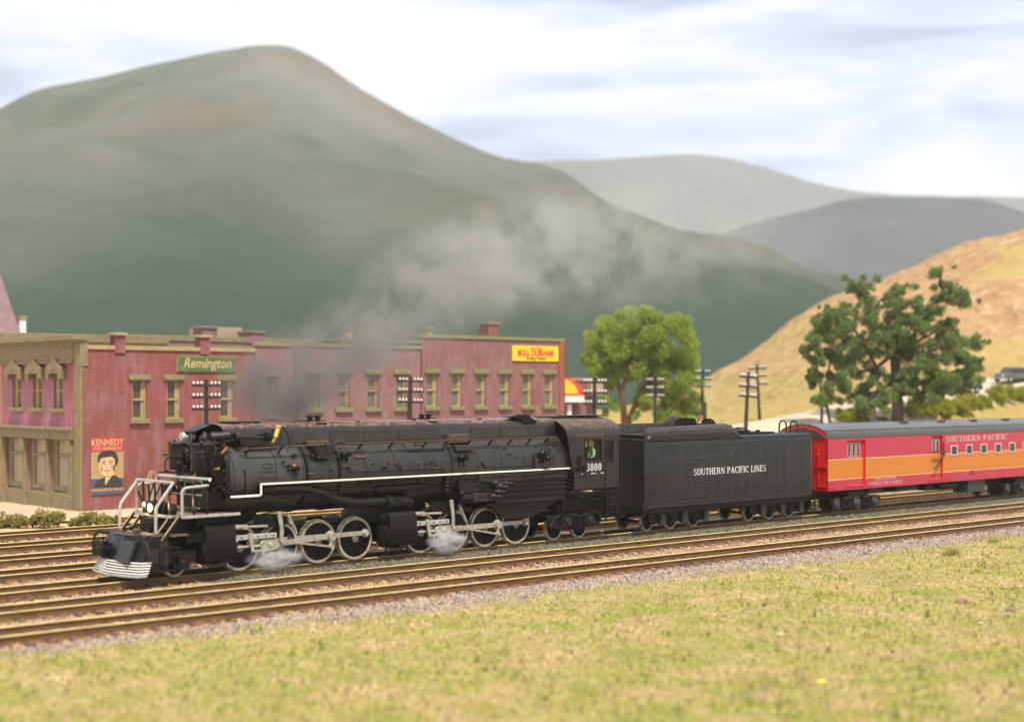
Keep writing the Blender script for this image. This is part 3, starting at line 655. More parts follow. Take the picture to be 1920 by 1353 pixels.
hz = MB(); hz.box(-2800, 3100, -1000, 3200, -1.6, 232)
def haze():
    m = bpy.data.materials.new('haze'); m.use_nodes = True; nt = m.node_tree; nt.nodes.clear()
    o = nt.nodes.new('ShaderNodeOutputMaterial'); v = nt.nodes.new('ShaderNodeVolumePrincipled'); v.inputs['Color'].default_value = (0.86, 0.90, 0.93, 1); v.inputs['Density'].default_value = 0.00016
    nt.links.new(v.outputs[0], o.inputs['Volume']); h = hz.build('haze', m, None, smooth=0, kind='stuff'); return h
haze()

def hill_green():
    m = M['hillside']; nt = m.node_tree; N = nt.nodes.new; L = nt.links.new; p = nt.nodes['Principled BSDF']; src = p.inputs['Base Color'].links[0].from_socket
    tc = N('ShaderNodeTexCoord'); sp = N('ShaderNodeSeparateXYZ'); L(tc.outputs['Object'], sp.inputs[0])
    n = N('ShaderNodeTexNoise'); n.inputs['Scale'].default_value = 0.25; n.inputs['Detail'].default_value = 5; L(tc.outputs['Object'], n.inputs[0])
    a = N('ShaderNodeMath'); a.operation = 'MULTIPLY_ADD'; L(n.outputs[0], a.inputs[0]); a.inputs[1].default_value = -9.0; L(sp.outputs[2], a.inputs[2])
    r = N('ShaderNodeMapRange'); L(a.outputs[0], r.inputs[0]); r.inputs[1].default_value = 0.5; r.inputs[2].default_value = 7.0; r.inputs[3].default_value = 0.75; r.inputs[4].default_value = 0.0
    x = N('ShaderNodeMix'); x.data_type = 'RGBA'; L(r.outputs[0], x.inputs[0]); L(src, x.inputs[6]); x.inputs[7].default_value = (0.30, 0.245, 0.075, 1); L(x.outputs[2], p.inputs['Base Color'])
hill_green()

# ------------------------------------------------------------------ locomotive (local x runs back from the front, -y faces the camera)
YC = 47.15
loco = empty('steam_locomotive', (25, YC, 0), 'black articulated steam locomotive with white edged running board and lit headlight', 'locomotive')
B = M['black']; DK = M['dark']; IR = M['iron']; RO = M['rod']; RU = M['rust']

# wheels
def driver_parts():
    root = MB(); R_ = 0.80
    root.lathe((0, 0, 0), 'y', [(0.70, 0.02), (0.70, -0.03), (0.0001, -0.03)], 32)             # web plate
    root.ring((0, 0, 0), 'y', 0.60, 0.71, -0.065, 0.05, 36)
    w = root
    for k in range(8):
        a = 2 * PI * k / 8 + 0.2; ca, sa = math.cos(a), math.sin(a)
        pl = []
        for rr, hw in ((0.16, 0.095), (0.34, 0.055), (0.48, 0.07), (0.62, 0.15)): pl.append((rr, hw))
        poly = [(rr * ca - hw * sa, rr * sa + hw * ca) for rr, hw in pl] + [(rr * ca + hw * sa, rr * sa - hw * ca) for rr, hw in reversed(pl)]
        w.prism(poly, 'y', -0.065, -0.02)
    return root
def wheel_set(name, x, y, side, pin_a, heavy=False):
    mb = driver_parts()
    if heavy:
        a0 = pin_a + PI; poly = [(0.62 * math.cos(a0 + t), 0.62 * math.sin(a0 + t)) for t in [(-1.0 + 2.0 * i / 10) for i in range(11)]]
        mb.prism(poly, 'y', -0.075, -0.02)
    o = mb.build(name, DK, loco, smooth=30)
    ty = MB(); ty.ring((0, 0, 0), 'y', 0.705, 0.80, -0.075, 0.075, 44); ty.ring((0, 0, 0), 'y', 0.70, 0.835, 0.075, 0.11, 44)
    ty.build('tyre', M['rim'], o, smooth=30)
    hb = MB(); hb.lathe((0, 0, 0), 'y', [(0.15, -0.02), (0.15, -0.10), (0.10, -0.12), (0.0001, -0.12)], 16); hb.build('hub', RO, o)
    o.location = (x, y, 0.80); o.rotation_euler = (0, 0, 0) if side < 0 else (0, 0, PI)
    return o
FX = [5.06, 6.78, 8.50, 10.22]; RX = [13.46, 15.18, 16.90, 18.62]
PF = math.radians(28); PR = math.radians(14); CR = 0.41
for xs, pa in ((FX, PF), (RX, PR)):
    for side in (-1, 1):
        for i, x in enumerate(xs): wheel_set('driving_wheel', x, side * 0.78, side, pa, i == 2)
def small_wheel(parent, x, y, side, r=0.42, bright=True):
    mb = MB(); mb.lathe((0, 0, 0), 'y', [(r - 0.05, 0.04), (r - 0.05, -0.02), (0.16, -0.03), (0.12, -0.07), (0.0001, -0.07)], 24)
    o = mb.build('wheel', DK, parent, smooth=30)
    t = MB(); t.ring((0, 0, 0), 'y', r - 0.06, r, -0.05, 0.06, 30); t.ring((0, 0, 0), 'y', r - 0.06, r + 0.03, 0.06, 0.09, 30); t.build('tyre', M['rim'] if bright else IR, o, smooth=30)
    o.location = (x, y, r); o.rotation_euler = (0, 0, 0 if side < 0 else PI); return o
for s in (-1, 1):
    small_wheel(loco, 2.45, s * 0.76, s, 0.40)
    for x in (20.9, 22.45): small_wheel(loco, x, s * 0.76, s, 0.48)

# frames between the wheels
fr = MB()
for x0, x1 in ((1.8, 11.2), (11.2, 20.0)):
    for y in (-0.5, 0.5): fr.box(x0, x1 - 0.02, y - 0.06, y + 0.06, 0.62, 1.32)
for x in FX + RX: fr.cyl((x, -0.7, 0.8), (x, 0.7, 0.8), 0.10, 10)
for x in (2.45, 20.9, 22.45): fr.cyl((x, -0.7, 0.44), (x, 0.7, 0.44), 0.08, 10)
fr.box(18.8, 24.0, -0.55, 0.55, 0.75, 1.15)
fr.build('main_frame', DK, loco)
sd_ = MB(); sd_.box(3.1, 4.5, -1.0, 1.0, 0.9, 2.05); sd_.box(11.2, 12.7, -1.0, 1.0, 0.9, 2.2); sd_.build('cylinder_saddle', DK, loco)
spr = MB()
for xs in (FX, RX):
    for i in range(3):
        xm = (xs[i] + xs[i + 1]) / 2
        for s in (-1, 1): spr.prism([(xm - 0.5, 1.45), (xm + 0.5, 1.45), (xm + 0.3, 1.62), (xm - 0.3, 1.62)], 'y', s * 0.62 - 0.05, s * 0.62 + 0.05)
spr.build('leaf_spring', B, loco)
br_ = MB()
for xs in (FX, RX):
    for x in xs:
        for s in (-1, 1): br_.box(x - 0.98, x - 0.88, s * 0.78 - 0.06, s * 0.78 + 0.06, 0.45, 1.15)
br_.build('brake_shoe', DK, loco)

# cylinders
def cylinder(x0, x1, s):
    mb = MB(); yc = s * 1.12
    prof = [(-0.46, 0.62), (-0.40, 0.50), (-0.25, 0.42), (0.0, 0.39), (0.25, 0.42), (0.40, 0.50), (0.46, 0.62), (0.46, 1.30), (0.44, 1.62), (0.30, 1.74), (0.0, 1.78), (-0.30, 1.74), (-0.44, 1.62), (-0.46, 1.30)]
    mb.prism([(yc + a, b) for a, b in prof], 'x', x0, x1)
    o = mb.build('cylinder', B, loco, smooth=30, bevel=0.02)
    c = MB()
    for xx, d in ((x0, -1), (x1, 1)):
        c.lathe((xx, yc, 0.84), 'x', [(0.43, 0), (0.43, d * 0.07), (0.38, d * 0.10), (0.30, d * 0.10), (0.0001, d * 0.14)], 24)
        c.lathe((xx, yc, 1.50), 'x', [(0.24, 0), (0.24, d * 0.08), (0.15, d * 0.12), (0.0001, d * 0.12)], 20)
    c.build('cylinder_head', DK if s > 0 else B, o)
    b = MB()
    for i in range(4):
        xx = x0 + 0.18 + i * (x1 - x0 - 0.36) / 3
        for zz in (1.60, 0.56): b.cyl((xx, yc + s * 0.43, zz), (xx, yc + s * 0.49, zz), 0.025, 6)
    b.box((x0 + x1) / 2 - 0.05, (x0 + x1) / 2 + 0.05, yc + s * 0.46, yc + s * 0.485, 1.18, 1.24)
    b.build('bolts', B, o)
    d = MB()
    for xx in (x0 + 0.15, x1 - 0.15): d.tube([(xx, yc, 0.42), (xx, yc, 0.26), (xx - 0.15, yc + s * 0.2, 0.2)], 0.035, 6)
    d.build('drain_cocks', IR, o)
for s in (-1, 1):
    cylinder(3.25, 4.45, s); cylinder(11.35, 12.68, s)

# rods and valve gear
def gear(xs, pa, xc, s):
    """xs: driver centres, pa: crank angle, xc: rear face of the cylinder"""
    pin = lambda i: Vector((xs[i] + CR * math.cos(pa), 0, 0.8 + CR * math.sin(pa)))
    Y = lambda a: s * a
    def rod(a, b, y, w, h, name='rod', t=0.055, eye=0.13):
        mb = MB(); A = Vector((a[0], Y(y), a[2])); Bv = Vector((b[0], Y(y), b[2]))
        mb.beam(A, Bv, t, w)
        d = (Bv - A).normalized(); n = Vector((-d.z, 0, d.x))
        for P_, e in ((A, eye), (Bv, h)):
            mb.lathe(P_, 'y', [(e, -0.045), (e, 0.045)], 16); mb.lathe(P_, 'y', [(e * 0.5, -0.08), (e * 0.5, 0.08)], 12)
        return mb.build(name, RO, loco, smooth=35, bevel=0.006)
    for i in range(3): rod(pin(i), pin(i + 1), 0.98, 0.17, 0.16, 'side_rod', eye=0.16)
    zr = 0.86; xh = xc + 1.62
    X_H = Vector((xh, 0, zr))
    rod(X_H, pin(2), 1.13, 0.19, 0.21, 'main_rod', 0.06, 0.14)
    mb = MB(); mb.cyl((xc, Y(1.12), zr), (xh - 0.1, Y(1.12), zr), 0.055, 12); mb.cyl((xc, Y(1.12), zr), (xc + 0.12, Y(1.12), zr), 0.13, 14); mb.build('piston_rod', RO, loco)
    mb = MB(); mb.prism([(xh - 0.42, zr - 0.10), (xh + 0.30, zr - 0.16), (xh + 0.42, zr - 0.02), (xh + 0.34, zr + 0.20), (xh - 0.30, zr + 0.22), (xh - 0.46, zr + 0.1)], 'y', Y(1.12) - 0.06, Y(1.12) + 0.06)
    mb.lathe((xh, Y(1.12), zr), 'y', [(0.10, -0.13), (0.10, 0.13)], 14); mb.build('crosshead', RO, loco, bevel=0.012)
    mb = MB(); mb.box(xc - 0.02, xc + 1.85, Y(1.12) - 0.10, Y(1.12) + 0.10, 1.12, 1.29); mb.box(xc - 0.02, xc + 0.2, Y(1.12) - 0.11, Y(1.12) + 0.11, 1.06, 1.33); g = mb.build('crosshead_guide', M['silver'], loco, bevel=0.012)
    mb = MB()
    for k in range(5): mb.cyl((xc + 0.35 + k * 0.34, Y(1.22), 1.21), (xc + 0.35 + k * 0.34, Y(1.235), 1.21), 0.03, 8)
    mb.build('guide_bolts', IR, g)
    mb = MB(); mb.prism([(xc + 0.60, 1.36), (xc + 0.76, 1.36), (xc + 0.88, 0.70), (xc + 0.74, 0.66)], 'y', Y(1.24) - 0.03, Y(1.24) + 0.03); mb.beam((xc + 0.80, Y(1.24), 0.70), (xh + 0.15, Y(1.24), 0.62 + 0.1), 0.05, 0.07); mb.build('union_link', RO, loco, bevel=0.006)
    # combination lever, hanging from the valve crosshead
    mb = MB(); xl = xc + 2.02
    mb.prism([(xl - 0.16, 2.04), (xl + 0.03, 2.06), (xl + 0.13, 1.35), (xl + 0.11, 1.0), (xl + 0.18, 0.93), (xl + 0.16, 0.84), (xl + 0.02, 0.90), (xl - 0.05, 1.02), (xl - 0.03, 1.4)], 'y', Y(1.20) - 0.03, Y(1.20) + 0.03)
    mb.lathe((xl + 0.13, Y(1.20), 0.90), 'y', [(0.07, -0.06), (0.07, 0.06)], 12); mb.build('combination_lever', RO, loco, bevel=0.006)
    mb = MB(); mb.cyl((xc, Y(1.12), 1.58), (xc + 0.42, Y(1.12), 1.58), 0.09, 12); mb.cyl((xc + 0.3, Y(1.12), 1.58), (xc + 1.5, Y(1.12), 1.55), 0.045, 10); mb.box(xc + 0.42, xc + 0.60, Y(1.12) - 0.1, Y(1.12) + 0.1, 1.50, 1.66); mb.build('valve_rod', RO, loco)
    # black bracket carrying link and reverse gear
    mb = MB(); mb.prism([(xc + 1.0, 1.55), (xc + 1.05, 1.98), (xc + 1.55, 2.02), (xc + 2.4, 1.86), (xc + 2.45, 1.62), (xc + 2.2, 1.42), (xc + 1.7, 1.50)], 'y', Y(1.0) - 0.06, Y(1.0) + 0.06)
    for k in range(5): mb.box(xc + 1.05 + k * 0.12, xc + 1.10 + k * 0.12, Y(1.07) - 0.03, Y(1.07) + 0.03, 1.62 + 0.05 * (k % 2), 1.95)
    mb.build('valve_gear_bracket', B, loco, bevel=0.02)
    mb = MB(); mb.tube([(xc + 2.35, Y(1.16), 1.95), (xc + 2.52, Y(1.16), 1.62), (xc + 2.66, Y(1.16), 1.40), (xc + 2.74, Y(1.16), 1.18)], 0.055, 8); mb.lathe((xc + 2.47, Y(1.18), 1.64), 'y', [(0.085, -0.06), (0.085, 0.06)], 14); mb.build('valve_link', RO, loco)
    # eccentric crank and rod
    P3 = pin(2); E_ = P3 + Vector((-0.10 if s < 0 else -0.10, 0, -0.36))
    mb = MB(); mb.beam((P3.x, Y(1.25), P3.z), (E_.x, Y(1.25), E_.z), 0.06, 0.13); mb.lathe((P3.x, Y(1.25), P3.z), 'y', [(0.16, -0.05), (0.16, 0.05)], 16); mb.lathe((E_.x, Y(1.25), E_.z), 'y', [(0.09, -0.07), (0.09, 0.07)], 14); mb.build('eccentric_crank', RO, loco, bevel=0.008)
    mb = MB(); mb.beam((E_.x, Y(1.32), E_.z), (xc + 2.2, Y(1.32), 0.95), 0.04, 0.075); mb.lathe((E_.x, Y(1.32), E_.z), 'y', [(0.08, -0.05), (0.08, 0.05)], 12); mb.build('eccentric_rod', RO, loco)
    mb = MB(); mb.lathe((pin(3).x, Y(1.05), pin(3).z), 'y', [(0.10, -0.07), (0.10, 0.07)], 14); mb.build('crank_pin', M['silver'], loco)
for s in (-1, 1):
    gear(FX, PF, 4.55, s); gear(RX, PR, 12.78, s)

# boiler
CZ, BR = 3.28, 1.33
def arc(r, cy, cz, a0, a1, n=24): return [(cy + r * math.cos(a0 + (a1 - a0) * i / n), cz + r * math.sin(a0 + (a1 - a0) * i / n)) for i in range(n + 1)]
mb = MB(); mb.lathe((0, 0, CZ), 'x', [(1.0, 4.30), (1.25, 4.32), (BR, 4.40), (BR, 7.60)], 56); sbx = mb.build('smokebox', M['smokebox'], loco)
mb = MB(); mb.ring((0, 0, CZ), 'x', BR - 0.02, BR + 0.05, 7.60, 7.72, 56); mb.build('boiler_band', DK, loco)
def rivets_round(x, r, n, size, a0, a1):
    for i in range(n):
        a = a0 + (a1 - a0) * i / (n - 1); c = Vector((x, r * math.cos(a), CZ + r * math.sin(a))); d = Vector((0, math.cos(a), math.sin(a)))
        rv.beam(c - d * 0.01, c + d * size * 0.7, size, size, up=(1, 0, 0))
rv = MB()
for x in (7.52, 4.55, 6.35): rivets_round(x, BR, 60, 0.035, PI * 0.72, PI * 1.35)
for x in (7.52,): rivets_round(x, BR, 40, 0.035, PI * 0.28, -PI * 0.3)
rv.build('rivets', M['smokebox'], sbx, smooth=0, kind='stuff')
mb = MB(); dz = 3.55   # raised builder's plate outline: a diamond over two bars
yp = lambda z: -math.sqrt(max(0.01, BR * BR - (z - CZ) ** 2)) - 0.012
for a, b in (((5.70, 3.72), (5.95, 3.83)), ((5.95, 3.83), (6.20, 3.72)), ((6.20, 3.72), (5.95, 3.61)), ((5.95, 3.61), (5.70, 3.72)), ((5.55, 3.52), (6.35, 3.52)), ((5.55, 3.30), (6.30, 3.30))):
    mb.beam((a[0], yp(a[1]), a[1]), (b[0], yp(b[1]), b[1]), 0.02, 0.022, up=(0, 1, 0))
mb.build('raised_emblem', IR, sbx)
mb = MB(); mb.beam((4.98, -BR - 0.01, 2.55), (4.98, yp(3.62), 3.62), 0.05, 0.07, up=(0, 1, 0)); mb.build('washout_strip', DK, sbx)
mb = MB(); mb.lathe((0, 0, CZ), 'x', [(BR + 0.02, 7.72), (BR + 0.03, 9.05)], 56); c1 = mb.build('sand_course', M['boiler'], loco)
mb = MB(); mb.ring((0, 0, CZ), 'x', BR, BR + 0.07, 9.05, 9.18, 56); mb.build('boiler_band', DK, loco)
mb = MB(); mb.lathe((0, 0, CZ), 'x', [(BR + 0.05, 9.18), (BR + 0.06, 14.62)], 56); bb = mb.build('boiler_barrel', M['boiler'], loco)
for x in (10.35, 11.75, 13.2): MB().ring((0, 0, CZ), 'x', BR + 0.03, BR + 0.072, x, x + 0.06, 56).build('boiler_band', M['boiler'], loco)
mb = MB(); mb.lathe((0, 0, CZ), 'x', [(BR + 0.02, 14.62), (BR + 0.12, 14.66), (BR + 0.12, 15.95), (BR + 0.02, 16.0)], 56); dc = mb.build('dome_course', M['boiler'], loco)
prof = arc(BR + 0.08, 0, CZ, 0.05, PI - 0.05, 30); prof = [(1.43, 2.72)] + prof + [(-1.43, 2.72)]
mb = MB(); mb.prism(prof, 'x', 16.0, 21.2); fb = mb.build('firebox', M['boiler'], loco, smooth=40)
for x in (17.3, 18.6, 19.7):
    p2 = [(y * 1.012, CZ + (z - CZ) * 1.012) for y, z in prof]; MB().prism(p2, 'x', x, x + 0.06).build('boiler_band', M['boiler'], loco)
# sand hatch and dome steps
mb = MB(); mb.prism([(8.02, 3.98), (8.78, 3.98), (8.78, 4.36), (8.02, 4.36)], 'y', -1.40, -0.9); h = mb.build('sand_hatch', B, loco, bevel=0.03)
mb = MB(); mb.box(8.06, 8.74, -1.425, -1.39, 3.93, 4.00); mb.cyl((8.2, -1.40, 4.3), (8.2, -1.42, 4.1), 0.03, 6); mb.cyl((8.62, -1.40, 4.3), (8.62, -1.42, 4.1), 0.03, 6); mb.build('hatch_hinge', IR, h)
mb = MB(); mb.box(7.9, 8.85, -1.05, -0.75, 4.38, 4.56); mb.build('step_plate', RU, loco, bevel=0.03)
mb = MB(); mb.prism([(14.75, 4.30), (15.75, 4.30), (15.68, 4.66), (14.86, 4.66)], 'y', -1.14, -0.72); mb.build('dome_step', RU, loco, bevel=0.03)
mb = MB(); mb.prism([(14.85, 3.98), (15.80, 3.98), (15.80, 4.24), (14.85, 4.24)], 'y', -1.40, -0.95); mb.build('dome_box', M['casing'], loco, bevel=0.04)
rv = MB()
for i in range(14): rv.box(14.78 + i * 0.085, 14.82 + i * 0.085, -1.475, -1.44, 3.86, 3.90)
rv.build('rivets', IR, dc, smooth=0, kind='stuff')
def valve(x, y, z, sc=1.0, m=DK, name='valve', body=0.13, parent=loco):
    mb = MB(); mb.ball((x, y, z), body * sc, 7); mb.cyl((x, y, z + 0.02), (x, y - 0.22 * sc, z + 0.02), 0.05 * sc, 8); mb.ring((x, y - 0.24 * sc, z + 0.02), 'y', 0.08 * sc, 0.11 * sc, -0.015, 0.015, 12)
    mb.cyl((x - 0.16 * sc, y - 0.05, z), (x + 0.18 * sc, y - 0.05, z), 0.06 * sc, 8); mb.cyl((x, y - 0.06, z), (x + 0.04, y - 0.1, z - 0.28 * sc), 0.045 * sc, 7)
    return mb.build(name, m, parent)
v = valve(7.05, -1.38, 3.58, 0.9); MB().ball((7.0, -1.44, 3.68), 0.085, 7).build('valve_cap', M['copper'], v)
valve(9.35, -1.32, 4.02, 1.0); valve(15.05, -1.5, 3.72, 1.2); valve(19.55, -1.48, 3.75, 1.3, B); valve(19.8, -1.55, 3.55, 1.0, IR)
mb = MB(); mb.tube([(19.6, -1.5, 3.5), (19.55, -1.55, 3.25), (19.75, -1.55, 3.12)], 0.035, 6); mb.tube([(19.95, -1.35, 4.3), (20.25, -1.42, 4.0), (20.1, -1.5, 3.75)], 0.03, 6); mb.tube([(19.2, -1.46, 3.7), (19.15, -1.5, 3.15)], 0.05, 6); mb.build('injector_pipe', IR, loco)
for x, z in ((9.2, 4.3), (10.0, 3.9), (12.9, 4.32)):
    mb = MB(); mb.cyl((x, -1.2, z), (x + 0.35, -1.3, z), 0.05, 7); mb.ball((x, -1.25, z), 0.08, 6); mb.build('washout_plug', RU, loco)

# skyline casing
cs = [(-0.84, 4.40), (-0.84, 4.98), (-0.80, 5.08), (-0.70, 5.17), (-0.50, 5.23), (-0.2, 5.265), (0.2, 5.265), (0.50, 5.23), (0.70, 5.17), (0.80, 5.08), (0.84, 4.98), (0.84, 4.40)]
mb = MB(); mb.prism(cs, 'x', 5.55, 20.95); ca = mb.build('skyline_casing', M['casing'], loco, smooth=30)
mb = MB(); cs2 = [(-0.80, 4.62)] + cs[1:-1] + [(0.80, 4.62)]
vs = [(5.55, y, z) for y, z in cs2] + [(4.35, y * 1.02, 4.62 + (z - 4.62) * 0.96) for y, z in cs2]; n = len(cs2)
mb.add(vs, [(i, i + 1, n + i + 1, n + i) for i in range(n - 1)]); mb.build('casing_hood', M['casing'], loco, smooth=30)
mb = MB()   # far side sloping visor
mb.prism([(3.55, 4.86), (3.6, 4.95), (4.35, 5.22), (4.6, 5.24), (4.6, 4.5), (4.2, 4.5)], 'y', 0.52, 0.60); mb.prism([(3.6, 4.93), (4.35, 5.20), (4.36, 5.23), (3.58, 4.97)], 'y', -0.15, 0.58); mb.build('visor', DK, loco)
pn = MB()
for i, (x0, x1) in enumerate([(7.3, 8.4), (9.05, 10.6), (10.64, 12.3), (12.34, 14.3), (16.1, 17.7), (17.74, 19.3), (19.34, 20.9)]):
    pn.box(x0, x1, -0.862, -0.835, 4.50, 4.90)
pn.build('casing_panel', M['casing'], ca, smooth=0)
rv = MB()
x = 9.1
while x < 20.85:
    if not 14.4 < x < 16.0: rv.box(x, x + 0.03, -0.875, -0.86, 4.83, 4.86)
    if int(x * 9) % 13 == 0:
        for zz in (4.58, 4.68): rv.box(x, x + 0.03, -0.875, -0.86, zz, zz + 0.03)
    x += 0.11
rv.build('rivets', IR, ca, smooth=0, kind='stuff')
mb = MB()
mb.tube([(5.9 + 0.0, -0.42, 5.25), (5.6, -0.50, 5.24), (5.35, -0.62, 5.2)], 0.015, 5)
mb.box(7.62, 7.66, -0.6, 0.6, 5.2, 5.275); mb.box(10.62, 10.66, -0.6, 0.6, 5.2, 5.275); mb.box(13.4, 13.44, -0.6, 0.6, 5.2, 5.275); mb.box(16.9, 16.94, -0.6, 0.6, 5.2, 5.275); mb.build('casing_seams', M['casing'], ca, smooth=0)
mb = MB(); mb.cyl((5.2, 0, 4.9), (5.2, 0, 5.31), 0.42, 24); mb.cyl((6.0, 0, 4.9), (6.0, 0, 5.30), 0.42, 24); mb.build('smokestack', DK, loco)
for x, y in ((8.9, 0.1), (14.4, 0.1)):
    mb = MB(); mb.box(x - 0.75, x + 0.55, y - 0.12, y + 0.12, 5.26, 5.30)
    for k in (-0.1, 0.25): mb.cyl((x + k, y, 5.28), (x + k, y, 5.42), 0.10, 10); mb.lathe((x + k, y, 5.40), 'z', [(0.13, 0), (0.13, 0.05), (0.04, 0.08)], 10)
    mb.build('safety_valve', DK, loco)
mb = MB(); mb.box(8.55, 9.0, -0.72, -0.62, 5.10, 5.22); mb.build('casing_hinge', DK, loco); mb = MB(); mb.box(14.0, 14.4, -0.74, -0.64, 5.08, 5.2); mb.build('casing_hinge', DK, loco)
mb = MB(); mb.prism([(18.3, 5.32), (18.9, 5.20), (19.1, 4.98), (19.7, 4.98), (19.85, 5.1), (19.3, 5.36), (18.95, 5.40)], 'y', -0.86, -0.45)
for k in range(4): mb.cyl((18.9 + k * 0.2, -0.7, 5.2), (18.9 + k * 0.2, -0.7, 5.42), 0.06, 7)
mb.build('turret_valves', DK, loco); mb = MB(); mb.ball((19.0, -0.8, 5.36), 0.08, 6); mb.ball((19.35, -0.8, 5.38), 0.07, 6); mb.build('turret_cap', M['rust'], loco)
mb = MB(); mb.tube([(6.35, -1.02, 4.55), (6.45, -1.06, 4.72)], 0.05, 8); mb.cyl((6.45, -1.05, 4.72), (6.62, -0.98, 5.08), 0.09, 12); mb.lathe((6.62, -0.98, 5.08), 'z', [(0.12, 0), (0.12, 0.05), (0.05, 0.09)], 10); mb.build('whistle', M['brass'], loco)
mb = MB(); mb.tube([(6.62, -0.98, 5.14), (6.85, -1.0, 5.08), (6.98, -1.08, 4.8), (7.0, -1.14, 4.42)], 0.03, 6); mb.cyl((6.05, -1.0, 4.78), (6.25, -1.05, 4.75), 0.16, 12); mb.build('whistle_pipe', DK, loco)
mb = MB(); mb.cyl((4.9, -1.0, 4.78), (6.0, -0.98, 4.72), 0.05, 8); mb.cyl((4.75, -1.02, 4.80), (4.95, -1.02, 4.80), 0.13, 10); mb.build('feed_pipe', IR, loco)
mb = MB(); mb.box(5.0, 6.1, -1.02, -0.90, 4.42, 4.66)
for k in range(7): mb.box(5.1 + k * 0.14, 5.16 + k * 0.14, -1.05, -1.0, 4.44, 4.50)
mb.build('feedwater_heater', B, loco, bevel=0.02)

# small fittings along the boiler top and sides
rnd = random.Random(14)
for k in range(26):
    x = rnd.uniform(5.2, 20.4); a = rnd.uniform(0.30, 0.62) * PI; y = -(BR + 0.10) * math.sin(a) * 0.98; z = CZ + (BR + 0.10) * math.cos(a)
    if z < 3.3: z = 3.3 + rnd.random() * 0.6; y = -math.sqrt((BR + 0.09) ** 2 - (z - CZ) ** 2)
    mb = MB(); mb.cyl((x, y + 0.03, z), (x, y - 0.05, z + 0.02), rnd.uniform(0.03, 0.06), 7)
    if rnd.random() < 0.5: mb.cyl((x - 0.12, y - 0.03, z), (x + 0.15, y - 0.03, z), 0.03, 6)
    mb.build('washout_plug', rnd.choice((RU, DK, IR)), loco)
for x0, x1, z in ((7.8, 9.6, 3.95), (9.4, 14.2, 3.35), (12.3, 14.4, 4.1), (16.2, 19.3, 3.28)):
    yy = -math.sqrt((BR + 0.12) ** 2 - (z - CZ) ** 2); mb = MB(); mb.tube([(x0, yy + 0.05, z + 0.25), (x0 + 0.15, yy - 0.02, z), (x1 - 0.1, yy - 0.02, z - 0.02), (x1, yy + 0.02, z - 0.2)], 0.022, 6); mb.build('oil_line', DK, loco)
# handrail with stanchions
hr = [(4.9, -1.10, 4.28), (5.2, -1.26, 4.36), (8.9, -1.28, 4.42), (9.05, -1.29, 4.52), (9.2, -1.29, 4.54), (9.45, -1.29, 4.43), (20.6, -1.30, 4.42)]
mb = MB(); mb.tube(hr, 0.035, 7); hd = mb.build('handrail', M['hrail'], loco)
mb = MB()
for x in (5.2, 6.6, 8.5, 10.2, 11.7, 13.4, 14.5, 15.7, 16.9, 18.0, 19.1, 20.1): mb.cyl((x, -1.32, 4.44), (x, -1.0, 4.16), 0.04, 6)
mb.build('handrail_stanchions', DK, hd)

# running board with its white edge
for s in (-1, 1):
    mb = MB(); mb.box(5.54, 21.25, s * 1.50 - 0.0, s * 1.1, 3.03, 3.09) if s > 0 else mb.box(5.54, 21.25, -1.50, -1.1, 3.03, 3.09)
    mb.box(4.25, 5.50, min(s * 1.5, s * 0.9), max(s * 1.5, s * 0.9), 2.66, 2.72); rb = mb.build('running_board', B, loco)
    mb = MB(); y0, y1 = (-1.535, -1.503) if s < 0 else (1.503, 1.535)
    mb.box(5.48, 21.22, y0, y1, 3.06, 3.125); mb.box(5.48, 5.555, y0 - 0.002, y1 + 0.002, 2.70, 3.12); mb.box(4.25, 5.48, y0, y1, 2.66, 2.735); mb.build('white_edge', M['white'], rb, bevel=0.01)
    mb = MB(); mb.box(5.50, 5.53, min(s * 1.48, s * 0.95), max(s * 1.48, s * 0.95), 2.72, 3.03); mb.build('riser_plate', DK, rb)

